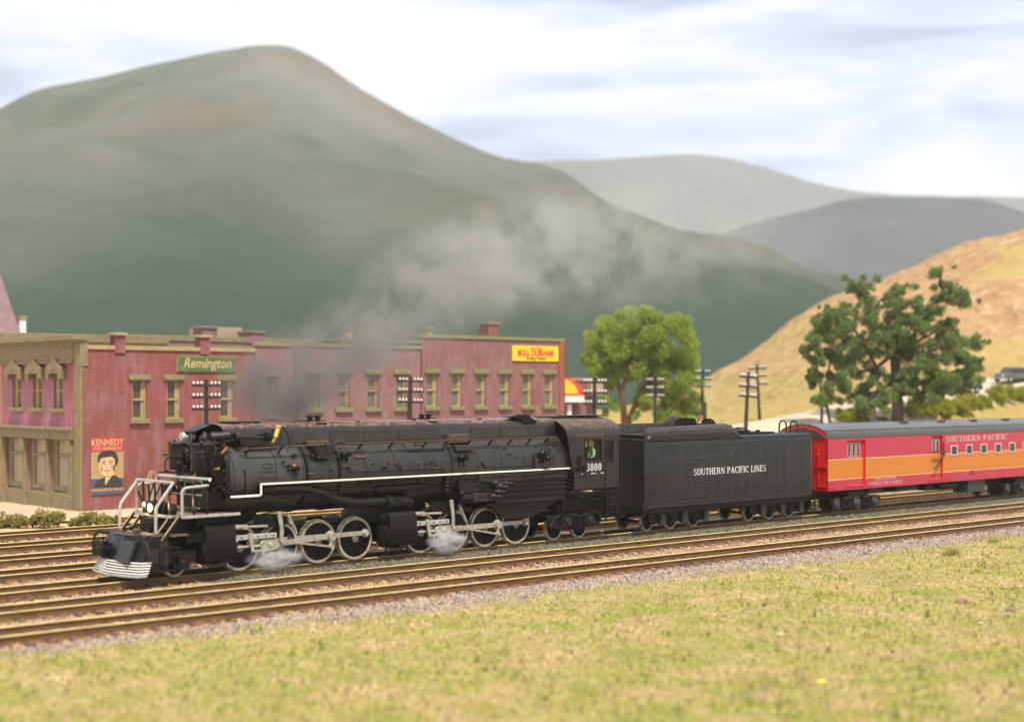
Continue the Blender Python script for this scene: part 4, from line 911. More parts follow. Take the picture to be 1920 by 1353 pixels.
# pipes and tanks under the running board, both sides
for s in (-1, 1):
    mb = MB(); mb.tube([(5.75, s * 1.2, 2.86), (6.3, s * 1.28, 2.87), (7.5, s * 1.28, 2.83), (8.1, s * 1.26, 2.68), (9.2, s * 1.22, 2.30), (9.9, s * 1.20, 2.18), (11.4, s * 1.2, 2.16)], 0.21, 14); mb.build('steam_pipe', B, loco)
    mb = MB(); mb.cyl((11.35, s * 1.2, 2.14), (11.50, s * 1.2, 2.14), 0.30, 18); mb.cyl((11.5, s * 1.2, 2.12), (12.5, s * 1.2, 2.06), 0.25, 16); mb.cyl((12.5, s * 1.2, 2.06), (12.7, s * 1.2, 2.04), 0.16, 14); mb.tube([(11.7, s * 1.42, 2.28), (12.1, s * 1.44, 2.12), (12.5, s * 1.42, 2.16)], 0.05, 6); mb.build('pipe_joint', B, loco)
    mb = MB(); mb.lathe((10.85, s * 1.2, 2.66), 'x', [(0.0001, 0), (0.14, 0.02), (0.20, 0.08), (0.20, 2.45), (0.14, 2.5), (0.0001, 2.52)], 18); mb.build('air_reservoir', B, loco)
    mb = MB(); mb.tube([(13.3, s * 1.2, 2.66), (13.9, s * 1.25, 2.78), (14.6, s * 1.25, 2.80), (16.0, s * 1.3, 2.82)], 0.10, 10); mb.build('feed_water_pipe', B, loco)
    mb = MB()
    mb.tube([(9.9, s * 1.42, 2.90), (10.2, s * 1.45, 2.98), (13.4, s * 1.45, 2.98), (13.55, s * 1.45, 2.92), (13.55, s * 1.42, 2.68)], 0.028, 6); mb.tube([(9.9, s * 1.42, 2.86), (10.1, s * 1.45, 2.84), (13.3, s * 1.45, 2.86), (13.42, s * 1.43, 2.7)], 0.028, 6); mb.tube([(4.4, s * 1.45, 2.58), (11.0, s * 1.45, 2.66)], 0.022, 6)
    for x in (10.6, 13.0): mb.box(x - 0.05, x + 0.05, s * 1.45 - 0.03, s * 1.45 + 0.03, 2.80, 3.03)
    mb.build('train_pipe', B, loco)
    mb = MB(); mb.box(14.2, 14.42, s * 1.35 - 0.1, s * 1.35 + 0.1, 2.35, 3.02)
    for k in range(4): mb.ball((14.31, s * 1.46, 2.45 + k * 0.16), 0.08, 6)
    mb.build('check_valve', B, loco); mb = MB(); mb.box(14.95, 15.2, s * 1.38 - 0.08, s * 1.38 + 0.08, 2.25, 3.02); mb.ball((15.08, s * 1.44, 2.3), 0.13, 6); mb.build('hanger_bracket', B, loco)
    # firebox sides with staybolts
    y0, y1 = min(s * 1.42, s * 0.5), max(s * 1.42, s * 0.5)
    mb = MB(); mb.box(16.9, 21.0, y0, y1, 1.78, 2.74); mb.box(15.0, 16.9, y0 if s > 0 else -1.38, y1 if s < 0 else 1.38, 2.30, 2.9); fs_ = mb.build('firebox_side', B, loco, bevel=0.02)
    rv = MB(); yy = s * 1.425
    for i in range(48):
        for j in range(14):
            x = 16.98 + i * 0.084; z = 1.83 + j * 0.082 + (0.02 if i % 2 else 0)
            if z < 3.0: rv.add([(x - 0.018, yy, z), (x, yy, z + 0.018), (x + 0.018, yy, z), (x, yy, z - 0.018), (x, yy + s * 0.02, z)], [(0, 1, 4), (1, 2, 4), (2, 3, 4), (3, 0, 4)])
    for i in range(22):
        for j in range(7):
            x = 15.1 + i * 0.083; z = 2.36 + j * 0.08; rv.add([(x - 0.018, s * 1.385, z), (x, s * 1.385, z + 0.018), (x + 0.018, s * 1.385, z), (x, s * 1.385, z - 0.018), (x, s * 1.385 + s * 0.02, z)], [(0, 1, 4), (1, 2, 4), (2, 3, 4), (3, 0, 4)])
    rv.build('staybolts', IR, fs_, smooth=0, kind='stuff')
    mb = MB(); mb.lathe((15.0, s * 1.2, 2.08), 'x', [(0.0001, 0), (0.2, 0.03), (0.24, 0.1), (0.24, 1.75), (0.2, 1.85), (0.0001, 1.9)], 18); mb.build('power_reverse', B, loco)
    mb = MB(); mb.box(15.7, 16.75, s * 1.46 - 0.03, s * 1.46 + 0.03, 1.92, 2.30); tp = mb.build('tread_plate', IR, loco, bevel=0.03)
    mb = MB(); mb.prism([(16.7, 1.80), (20.7, 1.80), (20.7, 1.72), (19.2, 1.10), (17.75, 1.10), (16.7, 1.72)], 'y', s * 1.18 - 0.05, s * 1.18 + 0.05); ash = mb.build('ashpan_plate', B, loco, bevel=0.012)
    mb = MB()
    for x in (17.2, 17.4, 18.1, 18.25, 18.75, 18.9):
        for z in (1.42, 1.56): mb.cyl((x, s * 1.22, z), (x, s * 1.25, z), 0.035, 7)
    mb.build('bolts', IR, ash)
    for k, z in enumerate((2.90, 2.72, 2.55, 2.36, 2.14)):
        mb = MB(); x0 = 16.0 + 0.25 * (k % 2); mb.tube([(x0, s * 1.48, z - 0.02), (20.6, s * 1.49, z), (21.0, s * 1.49, z - 0.05), (21.6 + 0.2 * k, s * 1.45, z - 0.42), (23.9, s * 1.42, z - 0.46)], 0.031, 7); mb.build('injector_pipe', B, loco)
    for x, z, r in ((16.85, 2.66, 0.10), (17.1, 2.50, 0.13), (17.0, 2.3, 0.10), (16.75, 2.12, 0.11), (17.45, 2.62, 0.09)):
        mb = MB(); mb.ball((x, s * 1.52, z), r, 7); mb.cyl((x - 0.25, s * 1.52, z), (x + 0.4, s * 1.52, z - 0.03), r * 0.7, 8); mb.build('injector', IR, loco)

# cab
CH = 1.60
ROOFP = [(-CH, 4.46), (-1.52, 4.66), (-1.36, 4.86), (-1.10, 5.03), (-0.75, 5.15), (-0.35, 5.22), (0, 5.24), (0.35, 5.22), (0.75, 5.15), (1.10, 5.03), (1.36, 4.86), (1.52, 4.66), (CH, 4.46)]
cab = MB()
def cwall(mb, y, t):   # side wall with two openings for the windows, front edge raked back towards the bottom
    xs = [(21.35, 22.02), (22.98, 23.35), (23.75, 24.18)]
    for a, b in xs: mb.box(a, b, y - t, y + t, 2.18, 4.46)
    mb.box(22.02, 22.98, y - t, y + t, 2.18, 3.44); mb.box(22.02, 22.98, y - t, y + t, 4.27, 4.46); mb.box(23.35, 23.75, y - t, y + t, 2.18, 3.3); mb.box(23.35, 23.75, y - t, y + t, 4.2, 4.46)
    mb.prism([(21.35, 2.72), (21.35, 4.46), (20.95, 4.46), (21.1, 3.7)], 'y', y - t, y + t)
cwall(cab, -CH + 0.03, 0.03); cwall(cab, CH - 0.03, 0.03)
cabw = cab.build('cab', M['cab'], loco, smooth=30)
mb = MB(); inner = [(y * 0.965, z - 0.06) for y, z in ROOFP]; n = len(ROOFP)
rp = ROOFP + inner[::-1]; mb.prism(rp, 'x', 20.95, 24.35); mb.build('roof', M['cab'], cabw, smooth=32)
mb = MB(); mb.prism([(y * 0.99, z) for y, z in ROOFP] + [(1.55, 2.72), (-1.55, 2.72)], 'x', 21.14, 21.18); mb.build('front_wall', DK, cabw)
mb = MB(); mb.box(21.2, 24.15, -1.55, 1.55, 2.1, 2.16); mb.box(24.08, 24.14, -1.54, 1.54, 2.16, 3.2); mb.box(22.9, 23.0, -1.5, 1.5, 2.16, 3.3); mb.build('floor', DK, cabw)
mb = MB(); mb.box(21.4, 23.2, -CH - 0.012, -CH, 4.50, 4.53); mb.box(21.4, 23.2, -CH - 0.012, -CH, 4.43, 4.455); mb.build('rain_strip', M['copper'], cabw)
mb = MB(); mb.box(20.35, 22.6, -0.45, 0.45, 5.24, 5.285); mb.box(22.3, 24.5, -0.5, 0.5, 5.255, 5.31); mb.build('roof_hatch', DK, cabw, bevel=0.01)
mb = MB()
for x0, x1, z0, z1 in ((21.98, 23.02, 4.27, 4.31), (21.98, 23.02, 3.40, 3.44), (21.98, 22.02, 3.44, 4.27), (22.98, 23.02, 3.44, 4.27), (22.44, 22.49, 3.44, 4.27)): mb.box(x0, x1, -CH - 0.02, -CH + 0.02, z0, z1)
cw = mb.build('window', DK, cabw); mb = MB(); mb.box(22.45, 22.48, -CH - 0.03, -CH - 0.021, 3.5, 4.22); mb.build('window_post', M['tan'], cw)
mb = MB()
for x0, x1 in ((23.30, 23.35), (23.75, 23.8)): mb.box(x0, x1, -CH - 0.02, -CH, 3.25, 4.25)
mb.box(23.3, 23.8, -CH - 0.02, -CH, 4.2, 4.25); mb.box(23.3, 23.8, -CH - 0.02, -CH, 3.25, 3.3); mb.build('window', B, cabw)
roman('3800', 0.32, M['letter'], (22.56, -CH - 0.012, 3.10), cabw, 0.98)
mb = MB()
for x0, w in ((21.75, 0.05), (21.85, 0.03), (22.38, 0.04), (22.45, 0.06), (22.56, 0.05), (22.68, 0.03), (22.98, 0.05), (23.06, 0.05), (23.14, 0.03)): mb.box(x0, x0 + w, -CH - 0.01, -CH - 0.004, 2.80, 2.845)
mb.build('small_print', M['letter'], cabw)
rv = MB()
for i in range(42):
    x = 21.5 + i * 0.04; rv.box(x, x + 0.014, -CH - 0.012, -CH, 2.66 + (0.02 if i % 2 else -0.02), 2.68 + (0.02 if i % 2 else -0.02))
rv.build('rivets', IR, cabw, smooth=0, kind='stuff')
mb = MB(); mb.tube([(23.28, -1.66, 4.1), (23.22, -1.68, 4.05), (23.22, -1.68, 2.3), (23.28, -1.68, 0.9)], 0.03, 6); mb.tube([(24.1, -1.62, 4.25), (24.2, -1.68, 4.1), (24.22, -1.68, 2.3), (24.1, -1.66, 1.0)], 0.03, 6); mb.build('grab_rail', B, cabw)
ld = MB()
for x in (23.32, 23.98): ld.beam((x, -1.60, 2.16), (x, -1.60, 0.72), 0.05, 0.06, up=(1, 0, 0))
for k in range(5): ld.box(23.32, 23.98, -1.66, -1.52, 0.75 + k * 0.32, 0.79 + k * 0.32)
ld.build('cab_ladder', B, loco)
mb = MB(); mb.tube([(21.6, -1.66, 3.25), (21.62, -1.7, 3.6)], 0.06, 6); mb.tube([(18.5, -1.55, 2.86), (20.2, -1.58, 2.95), (21.5, -1.66, 3.10), (22.1, -1.68, 3.22)], 0.03, 6)
for k in range(5): mb.ball((21.6 + 0.09 * k, -1.70, 3.0 + 0.09 * (k % 3)), 0.07, 6)
mb.build('lubricator', DK, loco)
tk = MB(); tk.prism([(20.2, 1.05), (20.35, 1.12), (23.3, 1.12), (23.5, 1.0), (23.5, 0.62), (23.15, 0.52), (22.2, 0.42), (21.0, 0.42), (20.3, 0.60)], 'y', -1.12, -1.04); tk.prism([(20.2, 1.05), (23.4, 1.12), (23.4, 0.62), (20.3, 0.60)], 'y', 1.04, 1.12)
tr_ = tk.build('trailing_truck', B, loco, bevel=0.02)
for x in (21.35, 22.75):
    mb = MB(); mb.box(x - 0.26, x + 0.26, -1.22, -1.10, 0.55, 1.02); mb.cyl((x, -1.2, 0.78), (x, -1.30, 0.78), 0.15, 12); mb.box(x - 0.34, x - 0.28, -1.2, -1.1, 0.5, 1.05); mb.build('journal_box', IR, tr_, bevel=0.02)
mb = MB(); mb.tube([(20.35, -1.16, 0.62), (20.55, -1.18, 0.98), (20.9, -1.2, 1.08), (21.35, -1.2, 1.10), (22.05, -1.2, 0.98), (22.75, -1.2, 1.10), (23.2, -1.2, 1.06), (23.45, -1.18, 0.7)], 0.05, 7); mb.build('equaliser', IR, tr_)
for x in (22.05, 21.72, 22.38):
    mb = MB()
    for j in range(5): mb.ring((x, -1.2, 0.50 + j * 0.085), 'z', 0.09, 0.14, 0, 0.05, 12)
    mb.build('coil_spring', B, tr_)
mb = MB(); mb.tube([(20.6, -1.3, 1.6), (20.75, -1.32, 1.2), (21.1, -1.32, 1.12), (23.2, -1.32, 1.22), (24.0, -1.25, 1.2)], 0.035, 6); mb.box(21.0, 24.0, -1.2, 1.2, 1.25, 1.9); mb.build('ash_hopper', DK, loco)
mb = MB(); mb.box(23.6, 25.2, -0.4, 0.4, 0.7, 1.1); mb.build('drawbar', DK, loco)

# smokebox front
mb = MB(); mb.lathe((4.3, 0, CZ), 'x', [(1.02, 0), (0.98, -0.06), (0.62, -0.14), (0.0001, -0.22)], 40); fd = mb.build('smokebox_door', B, loco)
mb = MB()
for i in range(22):
    a = 2 * PI * i / 22; mb.box(4.18, 4.30, 1.12 * math.cos(a) - 0.045, 1.12 * math.cos(a) + 0.045, CZ + 1.12 * math.sin(a) - 0.045, CZ + 1.12 * math.sin(a) + 0.045)
mb.build('door_clamps', IR, fd)
for y in (-0.62, 0.66):
    mb = MB(); x = 3.72
    mb.lathe((x, y, 0), 'z', [(0.20, 3.02), (0.33, 3.06), (0.33, 3.12), (0.28, 3.14), (0.28, 3.50), (0.33, 3.52), (0.33, 3.58), (0.12, 3.62), (0.12, 3.80), (0.34, 3.84), (0.34, 3.90), (0.30, 3.92), (0.30, 4.36), (0.36, 4.38), (0.36, 4.45), (0.22, 4.50), (0.10, 4.56)], 20)
    for k in range(5): mb.ring((x, y, 3.18 + k * 0.07), 'z', 0.27, 0.32, 0, 0.025, 20)
    pu = mb.build('air_pump', B, loco)
    mb = MB()
    for k in range(8):
        a = k * PI / 4; mb.cyl((x + 0.31 * math.cos(a), y + 0.31 * math.sin(a), 4.44), (x + 0.31 * math.cos(a), y + 0.31 * math.sin(a), 4.50), 0.035, 6)
    mb.build('bolts', RU, pu)
mb = MB(); mb.box(3.45, 4.25, -1.20, -0.2, 4.05, 4.45); mb.box(3.45, 4.1, 0.30, 1.26, 4.02, 4.42); mb.box(3.75, 4.25, -1.1, 1.1, 2.95, 4.3); mb.build('pump_bracket', DK, loco, bevel=0.05)
for y0 in (-0.72, 0.78):
    mb = MB(); mb.lathe((3.62, y0, 0), 'z', [(0.40, 3.60), (0.42, 3.66), (0.42, 4.02), (0.46, 4.04), (0.46, 4.12), (0.44, 4.14), (0.44, 4.46), (0.47, 4.48), (0.47, 4.54), (0.38, 4.58), (0.20, 4.6)], 22); pu = mb.build('pump_casing', B, loco)
    mb = MB()
    for k in range(12):
        a = k * PI / 6; mb.cyl((3.62 + 0.42 * math.cos(a), y0 + 0.42 * math.sin(a), 4.53), (3.62 + 0.42 * math.cos(a), y0 + 0.42 * math.sin(a), 4.60), 0.035, 6)
    mb.build('bolts', M['hrail'], pu)
mb = MB(); mb.cyl((4.0, -0.62, 4.78), (4.62, -0.82, 4.82), 0.17, 14); mb.ball((3.95, -0.3, 4.72), 0.2, 8); mb.cyl((3.9, -0.35, 4.6), (4.3, -0.95, 4.5), 0.10, 10); mb.build('turbo_generator', M['iron'], loco)
mb = MB(); mb.lathe((3.40, 0.36, 4.78), 'x', [(0.0001, -0.02), (0.155, 0.0), (0.17, 0.05), (0.17, 0.10), (0.09, 0.16), (0.09, 0.34), (0.14, 0.36), (0.14, 0.5), (0.0001, 0.52)], 18); mb.build('number_lamp', M['silver'], loco)
mb = MB(); mb.tube([(3.5, 1.72, 4.10), (3.5, 1.2, 4.11), (3.5, -1.25, 4.12), (3.62, -1.36, 4.14), (3.95, -1.36, 4.22), (4.3, -1.30, 4.48)], 0.045, 7); mb.build('front_handrail', DK, loco)
mb = MB(); mb.tube([(3.95, -1.37, 4.22), (4.05, -1.37, 4.28), (4.22, -1.34, 4.44)], 0.055, 7); mb.tube([(4.05, -0.95, 4.36), (4.18, -1.1, 4.42), (4.2, -1.22, 4.55)], 0.03, 6); mb.build('copper_pipe', M['copper'], loco)
mb = MB(); mb.tube([(3.35, -0.55, 3.20), (3.35, -0.55, 3.42), (3.45, -0.65, 3.58), (3.7, -0.95, 3.64), (4.0, -1.2, 3.7)], 0.045, 7); mb.build('brass_pipe', M['brass'], loco)
mb = MB()
mb.tube([(3.4, 1.25, 4.02), (3.4, 1.45, 3.9), (3.4, 1.48, 3.58), (3.5, 1.35, 3.5)], 0.03, 6); mb.tube([(3.3, 1.75, 3.2), (3.3, 1.70, 3.46), (3.4, 1.45, 3.50), (3.6, 1.0, 3.48), (3.7, 0.7, 3.62)], 0.035, 6)
mb.tube([(3.6, -1.15, 4.0), (3.65, -1.2, 3.6), (3.9, -1.25, 3.2), (4.1, -1.3, 2.9), (4.4, -1.4, 2.7)], 0.05, 7); mb.tube([(4.15, -1.1, 4.35), (4.3, -1.35, 4.1), (4.25, -1.42, 3.3), (4.35, -1.4, 2.8)], 0.03, 6)
mb.tube([(3.8, -0.62, 3.0), (3.9, -0.6, 2.7), (4.2, -0.5, 2.4)], 0.08, 8); mb.tube([(3.8, 0.66, 3.0), (3.9, 0.6, 2.7), (4.2, 0.5, 2.4)], 0.08, 8); mb.tube([(3.6, -0.3, 4.2), (3.5, 0.0, 3.9), (3.55, 0.3, 4.15)], 0.06, 8); mb.tube([(4.0, -0.9, 4.5), (4.2, -1.1, 4.62), (4.6, -1.1, 4.66)], 0.05, 7)
mb.tube([(3.9, 0.1, 4.4), (4.1, -0.1, 4.85), (4.4, -0.4, 4.98)], 0.05, 7); mb.build('pump_pipe', DK, loco)
rnd = random.Random(9)
for k in range(16):
    y0 = rnd.uniform(-1.3, 1.1); z0 = rnd.uniform(2.7, 4.7); x0 = rnd.uniform(3.15, 3.7); pts = [(x0, y0, z0)]
    for q in range(3):
        ax = rnd.choice('yz'); y0 += rnd.uniform(-0.5, 0.5) if ax == 'y' else 0.02; z0 += rnd.uniform(-0.5, 0.5) if ax == 'z' else 0.02; x0 += rnd.uniform(-0.05, 0.12); pts.append((x0, min(1.35, max(-1.4, y0)), min(4.8, max(2.5, z0))))
    mb = MB(); mb.tube(pts, rnd.uniform(0.022, 0.045), 6); mb.build('pump_pipe', rnd.choice((DK, B, IR, M['hrail'])), loco)
mb = MB(); rnd = random.Random(3)
for k in range(80):
    y = rnd.uniform(-1.3, 1.2); z = rnd.uniform(2.75, 4.85); x = rnd.uniform(3.2, 4.1)
    if rnd.random() < 0.5: mb.ball((x, y, z), rnd.uniform(0.04, 0.09), 6)
    else: mb.cyl((x, y, z), (x + rnd.uniform(-0.15, 0.15), y + rnd.uniform(-0.22, 0.22), z + rnd.uniform(-0.2, 0.2)), rnd.uniform(0.03, 0.06), 7)
mb.build('front_fittings', IR, loco)
mb = MB(); mb.lathe((3.5, 1.55, 2.85), 'x', [(0.0001, -0.12), (0.2, -0.1), (0.2, 0.3), (0.0001, 0.32)], 16); mb.build('classification_lamp', B, loco)
mb = MB(); mb.tube([(3.25, 1.62, 3.36), (3.25, -1.25, 3.36)], 0.065, 8); mb.tube([(3.45, 1.35, 3.24), (3.45, -0.95, 3.24), (3.45, -0.95, 2.76), (3.45, 1.1, 2.76), (3.45, 1.1, 3.24)], 0.03, 6); mb.tube([(3.45, 0.2, 3.24), (3.45, 0.2, 2.76)], 0.025, 6); mb.tube([(3.25, -1.25, 3.36), (3.6, -1.3, 3.34)], 0.05, 7); mb.build('front_step_frame', M['silver'], loco)
mb = MB(); mb.lathe((4.05, -0.5, 2.55), 'x', [(0.0001, -0.25), (0.35, -0.2), (0.38, 0.1), (0.0001, 0.12)], 20); mb.box(3.6, 4.6, -1.0, 1.0, 2.3, 2.9); mb.build('smokebox_saddle', DK, loco)

# pilot deck, railings, steps
mb = MB(); mb.prism([(2.1, -1.25), (2.3, -1.55), (4.6, -1.55), (4.6, 1.55), (2.3, 1.55), (2.1, 1.25)], 'z', 2.07, 2.13); dk_ = mb.build('front_deck', M['deck'], loco)
mb = MB(); mb.box(2.28, 4.62, -1.585, -1.553, 2.05, 2.15); mb.box(2.28, 4.62, 1.553, 1.585, 2.05, 2.15); mb.box(2.06, 2.098, -1.25, 1.25, 2.05, 2.15); mb.build('deck_edge', M['silver'], dk_, bevel=0.01)
mb = MB(); mb.box(2.2, 4.4, -0.9, 0.9, 1.3, 2.06); mb.cyl((3.0, -1.1, 1.85), (3.5, -1.1, 1.85), 0.25, 14); mb.box(2.5, 3.3, -1.45, 1.45, 1.2, 1.5); mb.build('front_frame', DK, loco)
rl = MB()
for y in (-1.25, 1.22): rl.tube([(1.45, y, 1.60), (1.47, y, 2.40), (1.52, y * 0.99, 2.52), (2.10, y * 0.98, 3.22), (2.14, y * 0.97, 3.28)], 0.055, 8)
rl.tube([(2.13, -1.24, 3.28), (2.13, 1.20, 3.28)], 0.05, 8)
rl.build('stair_railing', M['silver'], loco)
rl = MB()
for s in (-1, 1): rl.tube([(2.3, s * 1.54, 2.08), (2.3, s * 1.54, 2.98), (2.36, s * 1.54, 3.06), (2.46, s * 1.54, 3.10), (3.35, s * 1.50, 3.14)], 0.052, 8)
rl.tube([(2.14, 1.20, 3.28), (2.2, 1.4, 3.24), (2.3, 1.54, 3.05)], 0.055, 8)
rl.build('side_railing', M['silver'], loco)
rp_ = MB()
for s in (-1, 1):
    rp_.beam((2.75, s * 1.5, 3.06), (2.8, s * 1.5, 2.12), 0.09, 0.05, up=(1, 0, 0)); rp_.beam((3.3, s * 1.5, 3.12), (3.3, s * 1.5, 2.12), 0.09, 0.05, up=(1, 0, 0)); rp_.beam((3.25, s * 1.5, 3.05), (2.82, s * 1.5, 2.2), 0.05, 0.04); rp_.beam((2.34, s * 1.5, 2.75), (2.78, s * 1.5, 2.2), 0.05, 0.04)
for y in (0.85, 0.05, -0.9): rp_.beam((2.16, y, 3.26), (2.2, y, 2.12), 0.05, 0.09)
rp_.beam((2.16, 0.1, 3.24), (2.2, 0.75, 2.14), 0.04, 0.05); rp_.beam((2.16, 1.2, 2.9), (2.2, 0.8, 2.3), 0.04, 0.05)
rp_.build('railing_post', B, loco)
for s in (-1, 1):
    mb = MB()
    ya, yb = (-1.52, -0.98) if s < 0 else (0.98, 1.52)
    for y in (ya, yb): mb.beam((1.55, y, 1.32), (2.22, y, 2.12), 0.035, 0.10)
    st = mb.build('stair', B, loco)
    mb = MB()
    for y in (ya, yb): mb.beam((1.51, y, 1.36), (2.18, y, 2.16), 0.045, 0.03)
    mb.build('stair_edge', M['tan'], st)
    mb = MB()
    for k in range(3): mb.box(1.68 + k * 0.18, 1.86 + k * 0.18, ya + 0.03, yb - 0.03, 1.50 + k * 0.21, 1.53 + k * 0.21)
    mb.build('tread', B, st)
# headlight
mb = MB(); mb.lathe((1.98, 0.05, 2.36), 'x', [(0.20, 0), (0.24, 0.03), (0.24, 0.5), (0.2, 0.56), (0.0001, 0.6)], 20); mb.box(2.02, 2.5, -0.12, 0.22, 2.12, 2.2); hl = mb.build('headlight', B, loco)
mb = MB(); mb.lathe((1.975, 0.05, 2.36), 'x', [(0.0001, -0.05), (0.085, -0.035), (0.145, 0.0)], 18); mb.build('lens', M['lampglass'], hl)
mb = MB(); mb.lathe((1.99, 0.48, 2.46), 'x', [(0.0001, -0.04), (0.05, -0.03), (0.085, 0.0)], 14); mb.build('lens', M['lampglass'], hl)  # second glowing disc, added for the reflected lobe beside the headlight
mb = MB(); mb.lathe((2.0, 0.48, 2.46), 'x', [(0.10, 0), (0.11, 0.25), (0.0001, 0.3)], 14); mb.build('glow_disc_backing', B, hl)  # backing of the added glow disc
lp = bpy.data.lights.new('headlight_bulb', 'POINT'); lp.energy = 25; lp.color = (1.0, 0.72, 0.40); lp.shadow_soft_size = 0.1
lo = bpy.data.objects.new('bulb', lp); COL.objects.link(lo); lo.parent = hl; lo.location = (1.78, 0.05, 2.36)
mb = MB(); mb.lathe((2.55, -0.62, 2.32), 'x', [(0.0001, -0.25), (0.18, -0.22), (0.2, 0.0), (0.0001, 0.1)], 14); mb.lathe((2.4, -0.45, 2.30), 'y', [(0.2, -0.06), (0.26, 0.0), (0.2, 0.06)], 16); mb.build('deck_bell', B, loco)
mb = MB(); mb.box(1.98, 2.02, -0.10, 0.36, 1.82, 2.03); mb.build('number_board', M['ubox'], loco)
# pilot
def pil(xf, y): return xf + 0.30 * (abs(y) / 1.5) ** 2
mb = MB(); ys = [-1.52 + 3.04 * i / 16 for i in range(17)]
rows = [(0.92, 0.20), (1.02, 0.62), (1.30, 1.30), (1.42, 1.52)]
for xf, z in rows: mb.v += [(pil(xf, y), y, z) for y in ys]
for j in range(3):
    for i in range(16): mb.f.append((j * 17 + i, j * 17 + i + 1, (j + 1) * 17 + i + 1, (j + 1) * 17 + i)); mb.m.append(0)
k0 = len(mb.v); mb.v += [(2.3, y, 1.52) for y in ys]
for i in range(16): mb.f.append((3 * 17 + i, 3 * 17 + i + 1, k0 + i + 1, k0 + i)); mb.m.append(1)
for e in (0, 16):
    k1 = len(mb.v); mb.v += [(2.3, ys[e], 0.35), (2.3, ys[e], 1.52)]; mb.f.append((e, 17 + e, 34 + e, 51 + e, k1 + 1, k1)); mb.m.append(0)
plt = mb.build('pilot', [B, M['deck']], loco, smooth=30)
mb = MB(); mb.prism([(0.995, 0.64), (1.275, 1.34), (1.40, 1.34), (1.12, 0.64)], 'y', -1.1, -0.15); mb.build('pilot_plate', M['iron'], plt, bevel=0.01)
for k in range(6):
    mb = MB(); z = 0.20 + 0.088 * k; xf = 0.85 + 0.03 * k - (0.03 if k == 0 else 0)
    pts = [(pil(xf, y), y, z) for y in ys]
    pts = [(pts[0][0] + 0.35, pts[0][1] - 0.01, z)] + pts + [(pts[-1][0] + 0.35, pts[-1][1] + 0.01, z)]
    mb.tube(pts, 0.024 if k else 0.045, 6); mb.build('pilot_bar', M['white'] if k else M['silver'], plt)
mb = MB(); mb.prism([(0.80, 0.20), (0.95, 0.66), (1.06, 0.66), (0.95, 0.20)], 'y', 0.30, 0.62); mb.build('coupler_pocket', M['silver'], plt, bevel=0.02)
mb = MB(); mb.box(0.92, 1.3, 0.28, 0.64, 0.72, 1.05); mb.box(0.82, 1.0, 0.33, 0.6, 0.86, 1.10); mb.cyl((0.95, 0.46, 0.7), (0.95, 0.46, 1.2), 0.06, 8); mb.box(1.0, 1.3, 0.75, 1.4, 0.72, 1.25); mb.build('coupler', DK, plt, bevel=0.02)
mb = MB(); mb.ball((0.92, 0.45, 1.0), 0.08, 6); mb.ball((1.0, 0.9, 1.05), 0.06, 6); mb.tube([(0.98, 0.7, 1.2), (0.95, 0.95, 0.95)], 0.035, 6); mb.build('coupler_fittings', RU, plt)
mb = MB(); mb.tube([(1.30, 1.45, 1.45), (1.1, 1.75, 1.48), (1.02, 1.95, 1.38), (1.02, 1.92, 1.08), (1.1, 1.72, 1.05)], 0.045, 7); mb.tube([(1.15, 1.5, 1.3), (1.0, 1.55, 1.0), (0.95, 1.5, 0.7)], 0.045, 7); mb.tube([(1.28, 1.3, 1.5), (1.25, 0.3, 1.46), (1.26, -1.2, 1.56)], 0.028, 6); mb.tube([(1.25, 0.7, 1.45), (1.6, 0.4, 1.7), (2.0, 0.2, 1.8)], 0.04, 6); mb.tube([(1.2, 0.95, 1.3), (1.05, 0.8, 1.05)], 0.04, 6)
mb.v = [(x + 0.38, y, z) for x, y, z in mb.v]; mb.build('air_hose', DK, plt)
mb = MB(); mb.box(1.5, 1.9, -1.545, -1.525, 0.62, 1.1); mb.box(2.0, 2.28, -1.545, -1.525, 0.5, 1.3); mb.box(1.62, 1.8, -1.56, -1.54, 0.75, 0.95); mb.build('side_plate', IR, plt, bevel=0.01)
mb = MB(); mb.tube([(1.38, 1.2, 1.56), (1.38, 0.1, 1.60), (1.40, -1.3, 1.58), (1.45, -1.55, 1.50)], 0.03, 6); mb.tube([(1.36, -0.2, 1.55), (1.30, -0.25, 1.30)], 0.03, 6); mb.tube([(1.42, -1.3, 1.56), (1.5, -1.5, 1.25), (1.55, -1.56, 0.95)], 0.025, 6); mb.build('uncoupling_lever', M['hrail'], plt)
mb = MB(); mb.box(1.55, 2.2, -1.35, -0.75, 1.525, 1.56); mb.box(1.62, 1.75, 0.5, 1.3, 1.525, 1.60); mb.box(1.6, 1.8, -0.6, -0.35, 1.525, 1.68); mb.build('deck_plate', M['hrail'], plt, bevel=0.01)
mb = MB(); mb.cyl((1.95, -0.1, 1.5), (1.95, -0.1, 1.9), 0.12, 10); mb.box(1.9, 2.3, -0.5, 0.6, 1.5, 2.0); mb.cyl((1.8, -0.25, 1.5), (1.85, -0.25, 1.85), 0.06, 8); mb.build('buffer_post', DK, loco)
plt.location.x = -0.52
mb = MB(); mb.box(1.7, 2.6, -1.48, 1.48, 1.46, 1.515); mb.build('pilot_deck', M['deck'], loco)
for s in (-1, 1):
    mb = MB(); y0, y1 = sorted((s * 1.10, s * 1.30))
    mb.box(1.9, 3.0, y0, y1, 0.50, 0.95); mb.box(2.2, 2.7, min(s * 1.1, s * 1.42), max(s * 1.1, s * 1.42), 0.30, 0.78); mb.cyl((2.45, s * 1.4, 0.5), (2.45, s * 1.48, 0.5), 0.14, 10); mb.box(1.4, 1.9, min(s * 1.2, s * 1.5), max(s * 1.2, s * 1.5), 0.55, 1.2); mb.build('lead_truck', B, loco, bevel=0.025)
